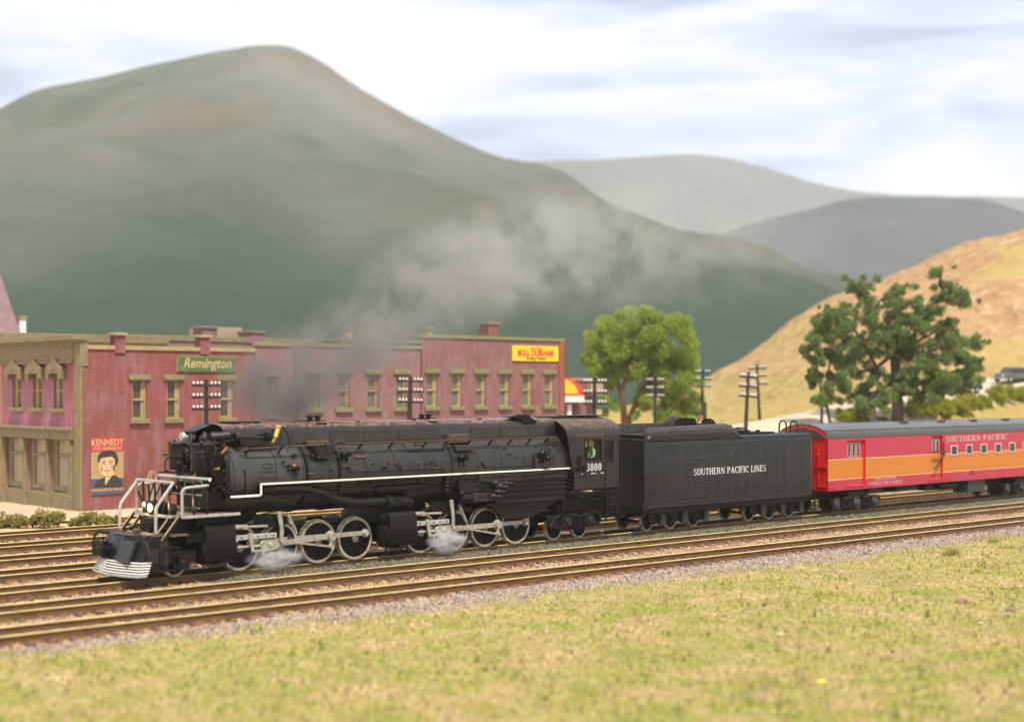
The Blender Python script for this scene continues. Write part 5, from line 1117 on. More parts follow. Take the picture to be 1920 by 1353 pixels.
mb = MB(); mb.box(1.6, 2.25, -1.58, -1.5, 1.05, 1.12); mb.box(1.55, 2.0, -1.58, -1.53, 0.3, 0.36); mb.beam((1.6, -1.55, 1.1), (1.55, -1.55, 0.32), 0.03, 0.05); mb.beam((2.0, -1.55, 1.1), (2.0, -1.55, 0.32), 0.03, 0.05); mb.build('foot_step', B, loco)

# engineer at the cab window
pv = [(0, 0, 0), (0, 0, 0.34), (0, 0, 0.52), (0.0, 0, 0.62), (-0.02, -0.02, 0.76), (0.02, -0.22, 0.50), (-0.12, -0.30, 0.26), (-0.32, -0.26, 0.16), (0.02, 0.22, 0.50), (-0.05, 0.30, 0.26), (-0.25, 0.25, 0.14), (-0.02, -0.02, 0.86)]
pe = [(0, 1), (1, 2), (2, 3), (3, 4), (4, 11), (2, 5), (5, 6), (6, 7), (2, 8), (8, 9), (9, 10)]
prd = [0.19, 0.20, 0.15, 0.065, 0.105, 0.085, 0.065, 0.045, 0.085, 0.065, 0.045, 0.085]
me = bpy.data.meshes.new('person'); me.from_pydata(pv, pe, []); me.materials.append(M['shirt'])
pp = bpy.data.objects.new('person', me); COL.objects.link(pp)
sk = pp.modifiers.new('skin', 'SKIN'); pp.modifiers.new('sub', 'SUBSURF').levels = 2; pp.modifiers['sub'].render_levels = 2
for i, r in enumerate(prd): me.skin_vertices[0].data[i].radius = (r, r)
me.skin_vertices[0].data[0].use_root = True
pp.location = (25 + 22.62, YC - 1.26, 3.34); pp.rotation_euler = (0, 0, 0.25)
tag(pp, 'engineer in green shirt and pale cap leaning at the cab window', 'person')
mb = MB(); mb.lathe((-0.03, -0.02, 0.80), 'z', [(0.10, -0.13), (0.118, -0.06), (0.121, 0.02), (0.10, 0.055)], 14); mb.ball((-0.135, -0.05, 0.77), 0.024, 6); mb.build('face', M['skin'], pp)
mb = MB(); mb.lathe((-0.02, -0.02, 0.86), 'z', [(0.128, -0.03), (0.140, 0.02), (0.125, 0.08), (0.0001, 0.10)], 14); mb.box(-0.24, -0.10, -0.1, 0.06, 0.835, 0.852); mb.build('cap', M['cap'], pp)

# ------------------------------------------------------------------ tender
tender = empty('tender', (50.4, YC, 0), 'long black riveted tender lettered in white, between the locomotive and the red coach', 'tender')
TB = M['tender']
def tside(x): return None
mb = MB()
out = [(-1.60, 1.06), (-1.60, 4.12), (-1.56, 4.20), (-1.48, 4.23), (1.48, 4.23), (1.56, 4.20), (1.60, 4.12), (1.60, 1.06)]
mb.prism(out, 'x', 0.40, 13.0); body = mb.build('tank', TB, tender, smooth=30, bevel=0.03)
# coal bunker sides rising above the tank, rounded over at the top
side = [(0.55, 4.10), (0.62, 4.26), (0.80, 4.55), (0.95, 4.66), (1.2, 4.72), (6.5, 4.82), (6.75, 4.80), (6.95, 4.70), (7.45, 4.20)]
def bunker(s):
    mb = MB(); lv = []
    for f_, y in ((0.0, 1.60), (0.45, 1.60), (0.72, 1.52), (0.90, 1.36), (1.0, 1.18)):
        lv.append([(x, s * y, 4.08 + (z - 4.08) * f_) for x, z in side])
    for a, b in zip(lv, lv[1:]):
        o = len(mb.v); n = len(a); mb.v += a + b
        for i in range(n - 1): mb.f.append((o + i, o + i + 1, o + n + i + 1, o + n + i)); mb.m.append(0)
    o = len(mb.v); n = len(side); mb.v += lv[-1] + [(x, s * 1.12, z - 0.06) for x, y, z in lv[-1]] + [(x, s * 1.12, 4.1) for x, y, z in lv[-1]]
    for r_ in (0, 1):
        for i in range(n - 1): mb.f.append((o + r_ * n + i, o + r_ * n + i + 1, o + (r_ + 1) * n + i + 1, o + (r_ + 1) * n + i)); mb.m.append(0)
    return mb.build('bunker_side', TB, tender, smooth=50)
bs = bunker(-1)
side = [(-0.30, 4.10), (-0.28, 4.72), (0.0, 4.84), (4.9, 4.84), (5.1, 5.02), (5.3, 5.12), (6.1, 5.12), (6.12, 4.84), (6.75, 4.80), (6.95, 4.70), (7.45, 4.20)]
bunker(1)
mb = MB(); mb.box(0.55, 7.1, -1.12, 1.12, 4.235, 4.40); mb.box(6.9, 7.0, -1.3, 1.3, 4.2, 4.74); mb.box(0.5, 0.58, -1.5, 1.5, 4.2, 4.35); mb.build('bunker_floor', DK, tender)
mb = MB(); mb.prism([(5.0, 4.70), (5.05, 4.88), (5.25, 5.05), (5.45, 5.08), (6.45, 5.04), (6.6, 4.9), (6.6, 4.7)], 'y', 0.55, 0.62); mb.prism([(6.75, 4.70), (6.75, 5.02), (7.6, 5.02), (7.85, 4.95), (8.05, 4.80), (8.05, 4.70)], 'y', 0.55, 0.62); mb.build('fuel_hatch_guard', DK, tender)
mb = MB(); mb.tube([(6.35, 0.2, 4.75), (6.62, 0.25, 5.06), (6.75, 0.4, 5.1)], 0.10, 10); mb.build('fuel_pipe', M['copper'], tender)
mb = MB(); mb.tube([(-0.3, -1.55, 4.18), (0.45, -1.58, 4.16), (0.62, -1.58, 4.24), (0.78, -1.56, 4.5)], 0.03, 6); mb.tube([(0.3, -1.5, 4.55), (0.75, -1.5, 4.58)], 0.025, 6); mb.tube([(-0.35, 1.5, 4.1), (-0.35, 1.5, 4.86)], 0.03, 6); mb.tube([(0.35, 1.0, 4.2), (0.35, 1.0, 4.80)], 0.03, 6); mb.build('grab_iron', B, tender)
mb = MB(); mb.cyl((7.35, -0.9, 4.2), (7.35, -0.9, 4.62), 0.16, 12); mb.build('vent', TB, tender)
mb = MB(); mb.box(8.0, 11.0, -0.8, 0.7, 4.24, 4.34); mb.box(8.2, 9.3, -0.5, 0.3, 4.34, 4.40)
for x in (8.6, 9.1, 9.9): mb.cyl((x, -0.6, 4.34), (x, -0.6, 4.44), 0.12, 10)
mb.build('water_hatch', DK, tender, bevel=0.01)
mb = MB(); mb.tube([(9.3, 0.2, 4.3), (9.3, 0.2, 4.55), (9.9, 0.2, 4.55), (9.9, 0.2, 4.3)], 0.03, 6)
mb.build('hatch_handle', B, tender)
for y in (0.15, -0.55):
    mb = MB(); mb.tube([(12.9, y + 0.22, 4.1), (12.95, y + 0.22, 4.66), (12.95, y + 0.11, 4.82), (12.95, y - 0.11, 4.82), (12.95, y - 0.22, 4.66), (12.9, y - 0.22, 4.1)], 0.045, 7); mb.build('ladder_rail', B, tender)
mb = MB(); mb.tube([(13.05, -1.55, 4.1), (13.13, -1.58, 4.0), (13.13, -1.58, 1.4), (13.05, -1.55, 1.2)], 0.035, 6); mb.build('grab_iron', B, tender)
mb = MB(); mb.beam((12.95, -1.56, 1.06), (13.0, -1.56, 0.35), 0.04, 0.06, up=(1, 0, 0)); mb.beam((13.33, -1.56, 1.06), (13.31, -1.56, 0.35), 0.04, 0.06, up=(1, 0, 0)); mb.box(12.95, 13.35, -1.62, -1.5, 0.33, 0.37); mb.box(12.95, 13.35, -1.62, -1.5, 0.65, 0.69); mb.build('foot_step', B, tender)
mb = MB(); mb.box(0.35, 12.95, -1.45, 1.45, 0.84, 1.05); mb.box(0.1, 13.2, -0.4, 0.4, 0.65, 0.9); mb.box(0.30, 0.75, -1.61, -1.2, 1.02, 1.36); mb.box(13.45, 14.3, -0.2, 0.2, 0.72, 1.0); mb.build('underframe', M['under'], tender)
mb = MB(); mb.tube([(-0.15, -1.5, 0.22), (0.25, -1.5, 0.30), (0.42, -1.5, 0.42), (0.42, -1.5, 0.80), (0.62, -1.5, 0.92), (1.4, -1.5, 0.98), (5.5, -1.5, 1.0), (12.6, -1.5, 1.02)], 0.055, 8); mb.build('side_pipe', B, tender)
# rivets
rv = MB()
def riv(x, z, y=-1.60, s=0.022):
    rv.add([(x - s, y, z), (x, y, z + s), (x + s, y, z), (x, y, z - s), (x, y - s * 0.9, z)], [(0, 1, 4), (1, 2, 4), (2, 3, 4), (3, 0, 4)])
for c in range(16):
    x = 1.35 + c * 0.745
    for j in range(10):
        z = 1.46 + j * 0.275
        if z > 4.05: break
        riv(x, z, s=0.021); riv(x + 0.10, z + 0.05, s=0.021)
for i in range(114):
    x = 0.5 + i * 0.11; riv(x, 1.30, s=0.017); riv(x + 0.04, 1.16, s=0.017)
    if x < 7.0: riv(x, 4.05, s=0.017); riv(x, 3.95, s=0.017)
    elif x > 7.1: riv(x, 3.99, s=0.017)
    if 1.3 < x < 6.5: riv(x, 3.30, s=0.017)
for i in range(14): riv(6.5 + i * 0.045, 3.32 + i * 0.05, s=0.017)
for j in range(14):
    for x in (0.50, 0.58, 1.22, 1.30): riv(x, 1.4 + j * 0.09, s=0.017)
for i in range(9):
    for x in (0.9,): riv(1.2 + i * 0.66, 4.30, s=0.02); riv(1.27 + i * 0.66, 4.42, s=0.02)
rv.build('rivets', DK, body, smooth=0, kind='stuff')  # rivets coloured darker to paint the shade at each head
mb = MB(); mb.box(0.62, 1.16, -1.612, -1.60, 1.45, 2.45); mb.box(0.45, 1.35, -1.607, -1.60, 1.36, 2.62); mb.build('access_plate', TB, body, smooth=0)
mb = MB()
for a, b in (((0.42, 4.10), (0.42, 1.1)),): mb.beam((a[0], -1.604, a[1]), (b[0], -1.604, b[1]), 0.012, 0.02, up=(1, 0, 0))
mb.build('corner_strip', TB, body)
roman('SOUTHERN PACIFIC LINES', 0.30, M['letter'], (6.54, -1.606, 2.62), body, 5.45)
def tender_truck(x0, n0=0):
    t = MB(); L_ = 3.6; zt = 0.78
    t.prism([(x0 - 0.25, 0.42), (x0 - 0.25, 0.80), (x0 + 0.3, 0.95), (x0 + 3.3, 0.95), (x0 + 3.75, 0.80), (x0 + 3.75, 0.42), (x0 + 3.3, 0.30), (x0 + 2.9, 0.38), (x0 + 0.4, 0.38), (x0 + 0.1, 0.30)], 'y', -1.16, -1.06)
    t.prism([(x0 - 0.15, 0.52), (x0 - 0.15, 0.72), (x0 + 3.45, 0.72), (x0 + 3.45, 0.52)], 'y', 1.06, 1.16); t.box(x0 + 1.2, x0 + 2.1, -1.0, 1.0, 0.5, 0.8)
    tr = t.build('truck', M['under'], tender, bevel=0.02)
    for k in range(3):
        xw = x0 + 0.03 + k * 1.62
        for s in (-1, 1): small_wheel(tr, xw, s * 0.76, s, 0.40)
        mb = MB(); mb.cyl((xw, -0.7, 0.4), (xw, 0.7, 0.4), 0.07, 8); mb.build('axle', DK, tr)
    for k in range(3):
        xw = x0 + 0.55 + k * 1.55
        mb = MB(); mb.prism([(xw - 0.17, 0.34), (xw - 0.19, 0.78), (xw + 0.19, 0.80), (xw + 0.17, 0.34), (xw + 0.1, 0.28), (xw - 0.1, 0.28)], 'y', -1.34, -1.10); mb.box(xw - 0.1, xw + 0.1, -1.36, -1.33, 0.45, 0.70); mb.cyl((xw - 0.1, -1.35, 0.82), (xw + 0.1, -1.35, 0.82), 0.05, 8); mb.build('journal_box', M['ubox'], tr, bevel=0.02)
        if k < 2:
            mb = MB(); xm = xw + 0.80
            for j in range(4): mb.ring((xm, -1.18, 0.42 + j * 0.075), 'z', 0.12, 0.17, 0, 0.045, 12)
            mb.box(xm - 0.22, xm + 0.22, -1.26, -1.1, 0.72, 0.80); mb.box(xm - 0.2, xm + 0.2, -1.26, -1.1, 0.34, 0.41); mb.build('spring', M['under'], tr)
tender_truck(1.45); tender_truck(8.90)

# ------------------------------------------------------------------ mail coach
coach = empty('mail_coach', (64.85, YC, 0), 'red and orange railway mail coach with dark roof, coupled behind the tender', 'railway coach')
RED, ORG, CRM = M['red'], M['orange'], M['cream']
CL, SY = 24.0, 1.50
def panel(mb, xa, xb, y, bands):
    for z0, z1, mi in bands: mb.add([(xa, y, z0), (xb, y, z0), (xb, y, z1), (xa, y, z1)], [(0, 1, 2, 3)], mi)
BANDS = [(1.22, 1.70, 0), (1.70, 1.735, 2), (1.735, 2.72, 1), (2.72, 2.755, 2), (2.755, 3.72, 0), (3.72, 3.75, 2), (3.75, 3.92, 0)]
BANDS = [(1.22, 1.76, 0), (1.76, 1.795, 2), (1.795, 2.80, 1), (2.80, 2.835, 2), (2.835, 3.40, 0), (3.40, 3.42, 0), (3.42, 3.92, 0)]
doors = [(1.80, 3.46, 1.42, 3.78), (9.85, 11.05, 1.42, 3.85)]
cbody = MB()
def side_wall(y, sgn):
    xs = [0.0]
    for a, b, z0, z1 in doors: xs += [a, b]
    xs.append(CL)
    for i in range(len(xs) - 1):
        isd = i % 2 == 1
        if not isd: panel(cbody, xs[i], xs[i + 1], y, BANDS)
        else:
            a, b, z0, z1 = doors[i // 2]
            panel(cbody, a, b, y, [(1.22, z0, 0), (z1, 3.92, 0)])
            for xx in (a, b): cbody.add([(xx, y, z0), (xx, y - sgn * 0.16, z0), (xx, y - sgn * 0.16, z1), (xx, y, z1)], [(0, 1, 2, 3)], 3)
            for zz in (z0, z1): cbody.add([(a, y, zz), (b, y, zz), (b, y - sgn * 0.16, zz), (a, y - sgn * 0.16, zz)], [(0, 1, 2, 3)], 3)
side_wall(-SY, -1); side_wall(SY, 1)
cbody.add([(0, -SY, 1.22), (CL, -SY, 1.22), (CL, SY, 1.22), (0, SY, 1.22)], [(0, 1, 2, 3)], 3)
cb = cbody.build('body', [RED, ORG, CRM, M['redend']], coach, smooth=0)
for a, b, z0, z1 in doors:
    mb = MB(); yd = -SY + 0.12
    for q0, q1, mi in ((z0, 1.76, 0), (1.76, 1.795, 2), (1.795, 2.80, 1), (2.80, 2.835, 2), (2.835, z1, 0)): mb.box(a + 0.01, b - 0.01, yd, yd + 0.03, q0, q1, mi)
    d = mb.build('door', [RED, ORG, CRM], coach, smooth=0)
    n = 3 if b - a > 1.4 else 2
    for k in range(n):
        w0 = a + 0.18 + k * 0.40 if n == 3 else a + 0.30 + k * 0.36
        mb = MB()
        for q in ((w0, w0 + 0.03, 2.93, 3.58), (w0 + 0.24, w0 + 0.27, 2.93, 3.58), (w0, w0 + 0.27, 2.90, 2.93), (w0, w0 + 0.27, 3.58, 3.61)): mb.box(q[0], q[1], yd - 0.025, yd, q[2], q[3])
        wf = mb.build('door_window', M['winframe'], d); mb = MB(); mb.box(w0 + 0.03, w0 + 0.24, yd - 0.012, yd - 0.006, 2.93, 3.58); mb.build('pane', M['glass'], wf)
    mb = MB(); mb.box(b - 0.05, b + 0.0, yd - 0.05, yd, z0, z1); mb.build('door_post', M['redend'], d)
    mb = MB(); mb.box(a - 0.4, b + 0.75, -SY - 0.03, -SY, 1.36, 1.40); mb.build('door_track', RED, coach)
for k in range(13):
    x0 = 11.86 + k * 1.64 if False else 11.86 + k * 1.625
    if x0 > 22.5: break
    mb = MB(); z0, z1 = 2.68, 3.26; w = 0.72
    for q in ((x0, x0 + 0.07, z0, z1), (x0 + w - 0.07, x0 + w, z0, z1), (x0 + 0.07, x0 + w - 0.07, z0, z0 + 0.06), (x0 + 0.07, x0 + w - 0.07, z1 - 0.06, z1)): mb.box(q[0], q[1], -SY - 0.035, -SY + 0.0, q[2], q[3])
    wf = mb.build('window', M['winframe'], coach, bevel=0.01); mb = MB(); mb.box(x0 + 0.07, x0 + w - 0.07, -SY - 0.012, -SY - 0.004, z0 + 0.06, z1 - 0.06); mb.build('pane', M['glass'], wf)
rfp = [(-SY - 0.02, 3.92), (-SY - 0.02, 4.02), (-1.46, 4.18), (-1.36, 4.30), (-1.22, 4.38), (-0.9, 4.51), (-0.5, 4.61), (0, 4.65)]
rfp = rfp + [(-y, z) for y, z in rfp[-2::-1]]
mb = MB(); mb.prism(rfp, 'x', -0.04, CL); mb.build('roof', M['roof'], coach, smooth=24)
mb = MB(); mb.tube([(-0.02, -1.36, 4.31), (CL, -1.36, 4.31)], 0.022, 5); mb.build('roof_seam', M['roofedge'], coach)
for x in (8.3, 12.2, 15.7, 19.4):
    mb = MB(); mb.box(x, x + 0.5, -0.72, -0.5, 4.58, 4.66); mb.box(x - 0.3, x - 0.1, -0.72, -0.55, 4.56, 4.62); mb.build('roof_vent', M['rust'], coach, bevel=0.015)
# end wall, inset with diaphragm and steps
ep = [(-SY, 1.22), (-SY, 3.92)] + [(y * 0.985, z - 0.02) for y, z in rfp[1:-1]] + [(SY, 3.92), (SY, 1.22)]
mb = MB(); mb.prism(ep, 'x', 0.0, 0.08); ew = mb.build('end_wall', M['redend'], coach, smooth=0)
mb = MB(); mb.box(-0.10, 0.0, -0.62, 0.62, 1.3, 3.85); mb.build('diaphragm', M['redend'], ew, bevel=0.02)
mb = MB(); mb.prism([(y * 0.97, z - 0.1) for y, z in rfp[1:-1]] + [(y * 0.90, z - 0.22) for y, z in rfp[-2:0:-1]], 'x', -0.05, 0.0); mb.box(-0.06, 0.0, -1.5, -0.8, 2.42, 2.47); mb.box(-0.06, 0.0, -1.5, -0.9, 1.42, 1.46); mb.box(-0.05, 0, -1.02, -0.98, 1.3, 3.4); mb.ball((-0.05, -0.95, 3.1), 0.05, 6); mb.ball((-0.05, -1.4, 2.6), 0.04, 6); mb.build('end_fittings', M['redend'], ew)
mb = MB()
for z in (1.62, 1.38): mb.box(0.08, 0.85, -SY - 0.02, -SY, z - 0.03, z)
mb.box(1.65, 1.68, -SY - 0.01, -SY, 1.4, 1.9); mb.build('step_rail', RED, coach)
# mail catcher arm
mb = MB(); yk = -SY - 0.10
mb.beam((9.95, yk, 2.95), (11.25, yk, 2.93), 0.06, 0.07); mb.beam((11.0, yk, 2.86), (10.1, yk, 2.02), 0.055, 0.06); mb.beam((10.1, yk, 2.02), (10.0, yk, 2.06), 0.06, 0.07); mb.beam((11.0, yk, 3.45), (11.0, yk, 2.70), 0.05, 0.05, up=(1, 0, 0)); mb.beam((11.0, yk, 3.4), (11.0, -SY, 3.4), 0.05, 0.05); mb.ball((11.0, yk, 2.88), 0.09, 6); mb.box(10.96, 11.06, yk, -SY, 2.7, 2.78); mb.build('mail_catcher_arm', M['rust'], coach)
roman('SOUTHERN PACIFIC', 0.33, M['paleletter'], (14.75, -SY - 0.006, 3.62), cb, 6.8)
text('UNITED STATES MAIL', 0.17, M['paleletter'], (5.35, -SY - 0.006, 1.66), FRONT, cb, sx=1.15, spacing=1.1, ex=0.003)
roman('RAILWAY POST OFFICE', 0.20, M['paleletter'], (5.35, -SY - 0.006, 1.44), cb, 3.2)
text('5069', 0.17, M['ubox'], (14.2, -SY - 0.006, 1.72), FRONT, cb, ex=0.003); text('U.S. MAIL', 0.13, M['ubox'], (14.2, -SY - 0.006, 1.56), FRONT, cb, sx=1.1, ex=0.003)
# underframe and trucks
mb = MB(); mb.box(0.3, CL - 0.2, -0.3, 0.3, 0.80, 1.22); mb.box(7.2, 9.3, -0.9, -0.3, 0.85, 1.2); mb.box(-0.5, 0.3, -0.2, 0.2, 0.75, 1.05); mb.build('underframe', M['under'], coach)
mb = MB(); mb.box(13.95, 15.85, -1.36, -0.4, 0.50, 1.20); mb.build('battery_box', M['ubox'], coach, bevel=0.02)
mb = MB(); mb.lathe((11.3, -1.0, 0.95), 'x', [(0.0001, 0), (0.17, 0.04), (0.2, 0.1), (0.2, 1.9), (0.0001, 2.0)], 14); mb.box(10.3, 13.7, -0.9, -0.3, 0.75, 1.2); mb.build('air_tank', M['under'], coach)
mb = MB(); mb.prism([(6.5, 1.2), (8.8, 1.2), (8.5, 1.02), (8.1, 0.98), (7.8, 1.05), (7.0, 1.02)], 'y', -1.3, -1.2); mb.build('brake_rigging', DK, coach)
def coach_truck(x0):
    t = MB()
    t.prism([(x0 - 0.2, 0.55), (x0 - 0.1, 0.80), (x0 + 4.3, 0.80), (x0 + 4.5, 0.55), (x0 + 4.2, 0.45), (x0 + 3.6, 0.62), (x0 + 0.6, 0.62), (x0 + 0.1, 0.45)], 'y', -1.22, -1.10); t.prism([(x0 - 0.2, 0.55), (x0 + 4.3, 0.80), (x0 + 4.3, 0.45)], 'y', 1.1, 1.22); t.box(x0 + 1.4, x0 + 2.8, -1.25, 1.1, 0.75, 1.02); t.box(x0 + 1.2, x0 + 3.0, -1.35, -1.1, 1.02, 1.1); t.box(x0 + 3.2, x0 + 4.4, -1.3, -1.1, 0.95, 1.2)
    tr = t.build('truck', M['under'], coach, bevel=0.02)
    for k in range(3):
        xw = x0 + 0.3 + k * 1.75
        for s in (-1, 1): small_wheel(tr, xw, s * 0.76, s, 0.42, False)
        mb = MB(); mb.cyl((xw, -1.1, 0.44), (xw, -1.36, 0.44), 0.22, 14); mb.cyl((xw, -1.36, 0.44), (xw, -1.40, 0.44), 0.12, 10); mb.box(xw - 0.24, xw + 0.24, -1.3, -1.1, 0.4, 0.82); mb.build('journal_box', M['ubox'], tr, bevel=0.02)
        if k < 2:
            mb = MB(); xm = xw + 0.87
            for q in (-0.2, 0.2):
                for j in range(4): mb.ring((xm + q, -1.28, 0.40 + j * 0.09), 'z', 0.09, 0.14, 0, 0.05, 10)
            mb.cyl((xm - 0.3, -1.3, 0.78), (xm + 0.3, -1.3, 0.78), 0.08, 8); mb.box(xm - 0.4, xm + 0.4, -1.35, -1.15, 0.3, 0.38); mb.build('spring', M['under'], tr)
coach_truck(0.85); coach_truck(18.3)

# ------------------------------------------------------------------ the brick buildings
def wall(mb, O, U, Nn, W_, z0, z1, ops, depth=0.22, mi=0, mr=0):
    O = Vector(O); U = Vector(U); Nn = Vector(Nn)
    us = sorted(set([0, W_] + [v for o in ops for v in o[:2]])); zs = sorted(set([z0, z1] + [v for o in ops for v in o[2:4]]))
    P = lambda u, z, d=0: O + U * u - Nn * d + Vector((0, 0, z))
    for a, b in zip(us, us[1:]):
        for c, d in zip(zs, zs[1:]):
            if any(o[0] <= a + 1e-6 and b <= o[1] + 1e-6 and o[2] <= c + 1e-6 and d <= o[3] + 1e-6 for o in ops): continue
            mb.add([P(a, c), P(b, c), P(b, d), P(a, d)], [(0, 1, 2, 3)], mi)
    for a, b, c, d in [o[:4] for o in ops]:
        mb.add([P(a, c), P(a, d), P(a, d, depth), P(a, c, depth)], [(0, 1, 2, 3)], mr); mb.add([P(b, c), P(b, d), P(b, d, depth), P(b, c, depth)], [(0, 1, 2, 3)], mr)
        mb.add([P(a, c), P(b, c), P(b, c, depth), P(a, c, depth)], [(0, 1, 2, 3)], mr); mb.add([P(a, d), P(b, d), P(b, d, depth), P(a, d, depth)], [(0, 1, 2, 3)], mr)
# every building mesh below is written in world metres and moved under its own empty
class LB(MB):
    def __init__(self, org): super().__init__(); self.org = Vector(org)
    def build(self, *a, **k):
        self.v = [tuple(Vector(v) - self.org) for v in self.v]; return super().build(*a, **k)
YW = 76.8
def sash(org, par, x0, x1, z0, z1, y, trim, lint, pane, d=0.16):
    """a two-pane window set in a wall that looks to -Y"""
    m = LB(org); f_ = 0.10
    m.box(x0, x0 + f_, y + d - 0.06, y + d, z0, z1); m.box(x1 - f_, x1, y + d - 0.06, y + d, z0, z1); m.box(x0 + f_, x1 - f_, y + d - 0.06, y + d, z1 - f_, z1); m.box(x0 + f_, x1 - f_, y + d - 0.06, y + d, z0, z0 + f_)
    zm = (z0 + z1) / 2; m.box(x0 + f_, x1 - f_, y + d - 0.09, y + d + 0.02, zm - 0.06, zm + 0.06); m.box(x1 - 0.30, x1 - f_ - 0.002, y + d - 0.03, y + d + 0.03, z0 + f_, z1 - f_)
    w = m.build('window', M[trim], par, smooth=0)
    m = LB(org); m.box(x0 + 0.02, x1 - 0.02, y + d + 0.03, y + d + 0.05, z0 + 0.02, z1 - 0.02); m.build('pane', M[pane], w, smooth=0)
    m = LB(org); m.box(x0 - 0.22, x1 + 0.22, y - 0.12, y + 0.02, z1, z1 + 0.30); m.box(x0 - 0.17, x1 + 0.17, y - 0.07, y + 0.02, z1 - 0.05, z1); m.build('lintel', M[lint], w, smooth=0, bevel=0.02)
    m = LB(org); m.box(x0 - 0.18, x1 + 0.18, y - 0.16, y + 0.14, z0 - 0.26, z0); m.build('sill', M[lint], w, smooth=0, bevel=0.03)
def coping(org, par, x0, x1, y0, y1, z, trim, t=0.2, h=0.22, sides='nswe'):
    m = LB(org)
    if 's' in sides: m.box(x0 - 0.06, x1 + 0.06, y0 - 0.08, y0 + t, z, z + h)
    if 'n' in sides: m.box(x0 - 0.06, x1 + 0.06, y1 - t, y1 + 0.08, z + 0.002, z + h + 0.002)
    if 'w' in sides: m.box(x0 - 0.08, x0 + t, y0 + t + 0.005, y1 - t - 0.005, z + 0.001, z + h + 0.001)
    if 'e' in sides: m.box(x1 - t, x1 + 0.08, y0 + t + 0.005, y1 - t - 0.005, z + 0.001, z + h + 0.001)
    return m.build('coping', M[trim], par, smooth=0, bevel=0.02)
def chimney(org, par, x, y, z0, z1, w, bm, trim, cap=True):
    m = LB(org); m.box(x - w / 2, x + w / 2, y - w / 2, y + w / 2, z0, z1); c = m.build('chimney', bm, par, smooth=0)
    if cap:
        m = LB(org); m.box(x - w / 2 - 0.1, x + w / 2 + 0.1, y - w / 2 - 0.1, y + w / 2 + 0.1, z1, z1 + 0.16); m.build('chimney_cap', M[trim], c, smooth=0, bevel=0.02)
    return c
def block(org, par, x0, x1, y0, y1, z1, bm, ops=(), roofz=None):
    m = LB(org)
    wall(m, (x0, y0, 0), (1, 0, 0), (0, -1, 0), x1 - x0, -0.4, z1, [(a - x0, b - x0, c, d) for a, b, c, d in ops])
    for O, U, Nn, W_ in (((x1, y0, 0), (0, 1, 0), (1, 0, 0), y1 - y0), ((x1, y1, 0), (-1, 0, 0), (0, 1, 0), x1 - x0)): wall(m, O, U, Nn, W_, -0.4, z1, [])
    return m

# corner building
X0, X1, Y1 = 39.75, 50.9, 87.0
oA = (X0, YW, 0)
bA = empty('corner_building', oA, 'corner brick shop building with tan shop front and three hooded upper windows', 'building')
winA = [(42.78, 43.68, 4.75, 6.95), (44.98, 45.86, 4.75, 6.95), (48.50, 49.42, 4.75, 6.95)]
m = block(oA, bA, X0, X1, YW, Y1, 8.62, None, winA)
# street front looks to -X : upper windows and shop windows cut out
upA = [(79.0 - YW, 80.2 - YW, 5.35, 7.35), (81.55 - YW, 82.75 - YW, 5.35, 7.35), (84.2 - YW, 85.4 - YW, 5.35, 7.35)]
shopA = [(78.15 - YW, 80.45 - YW, 0.25, 3.55), (80.95 - YW, 83.25 - YW, 0.25, 3.55), (83.75 - YW, 86.2 - YW, 0.25, 3.55)]
brA = LB(oA); wall(brA, (X0, YW, 0), (0, 1, 0), (-1, 0, 0), Y1 - YW, -0.4, 9.3, upA + shopA, 0.3)
m.build('wall', M['brickA'], bA, smooth=0)
fw = brA.build('front_wall', M['brickF'], bA, smooth=0)
m = LB(oA); m.box(X0 + 0.02, X1, YW + 0.02, Y1, 8.05, 8.15); m.build('roof', M['tar'], bA, smooth=0)
coping(oA, bA, X0 + 0.35, X1, YW, Y1, 8.62, 'tan', sides='se')
for a, b, c, d in winA: sash(oA, bA, a, b, c, d, YW, 'tan', 'olive', 'wpane')
chimney(oA, bA, 42.0, YW + 0.22, 8.45, 9.42, 0.62, M['brickA'], 'tan'); chimney(oA, bA, 47.45, YW + 0.22, 8.45, 9.42, 0.62, M['brickA'], 'tan')
# cornice, pilaster and shop front of the street side
m = LB(oA); xo = X0
m.box(xo - 0.20, xo - 0.003, YW + 0.75, Y1, 7.95, 9.05); m.box(xo - 0.55, xo + 0.25, YW - 0.15, Y1 + 0.1, 9.12, 9.42); m.box(xo - 0.42, xo - 0.003, YW - 0.1, Y1, 9.0, 9.12); m.box(xo - 0.28, xo - 0.003, YW + 0.75, Y1, 7.86, 7.98)
m.box(xo - 0.16, xo - 0.003, YW - 0.05, YW + 0.72, -0.35, 9.0); m.box(xo - 0.16, xo + 0.32, YW - 0.06, YW - 0.003, 7.7, 9.1)
cn = m.build('cornice', M['olive'], bA, smooth=0, bevel=0.02)
m = LB(oA)
for k in range(30):
    y = YW + 1.0 + k * 0.31; m.box(xo - 0.26, xo - 0.20, y, y + 0.15, 8.62, 8.72); m.box(xo - 0.25, xo - 0.20, y, y + 0.2, 8.12, 8.2)
m.build('dentils', M['tan'], cn, smooth=0)
m = LB(oA); m.box(xo - 0.06, xo - 0.003, YW - 0.02, YW + 0.55, 0, 7.9); m.build('pilaster', M['brickF'], bA, smooth=0)
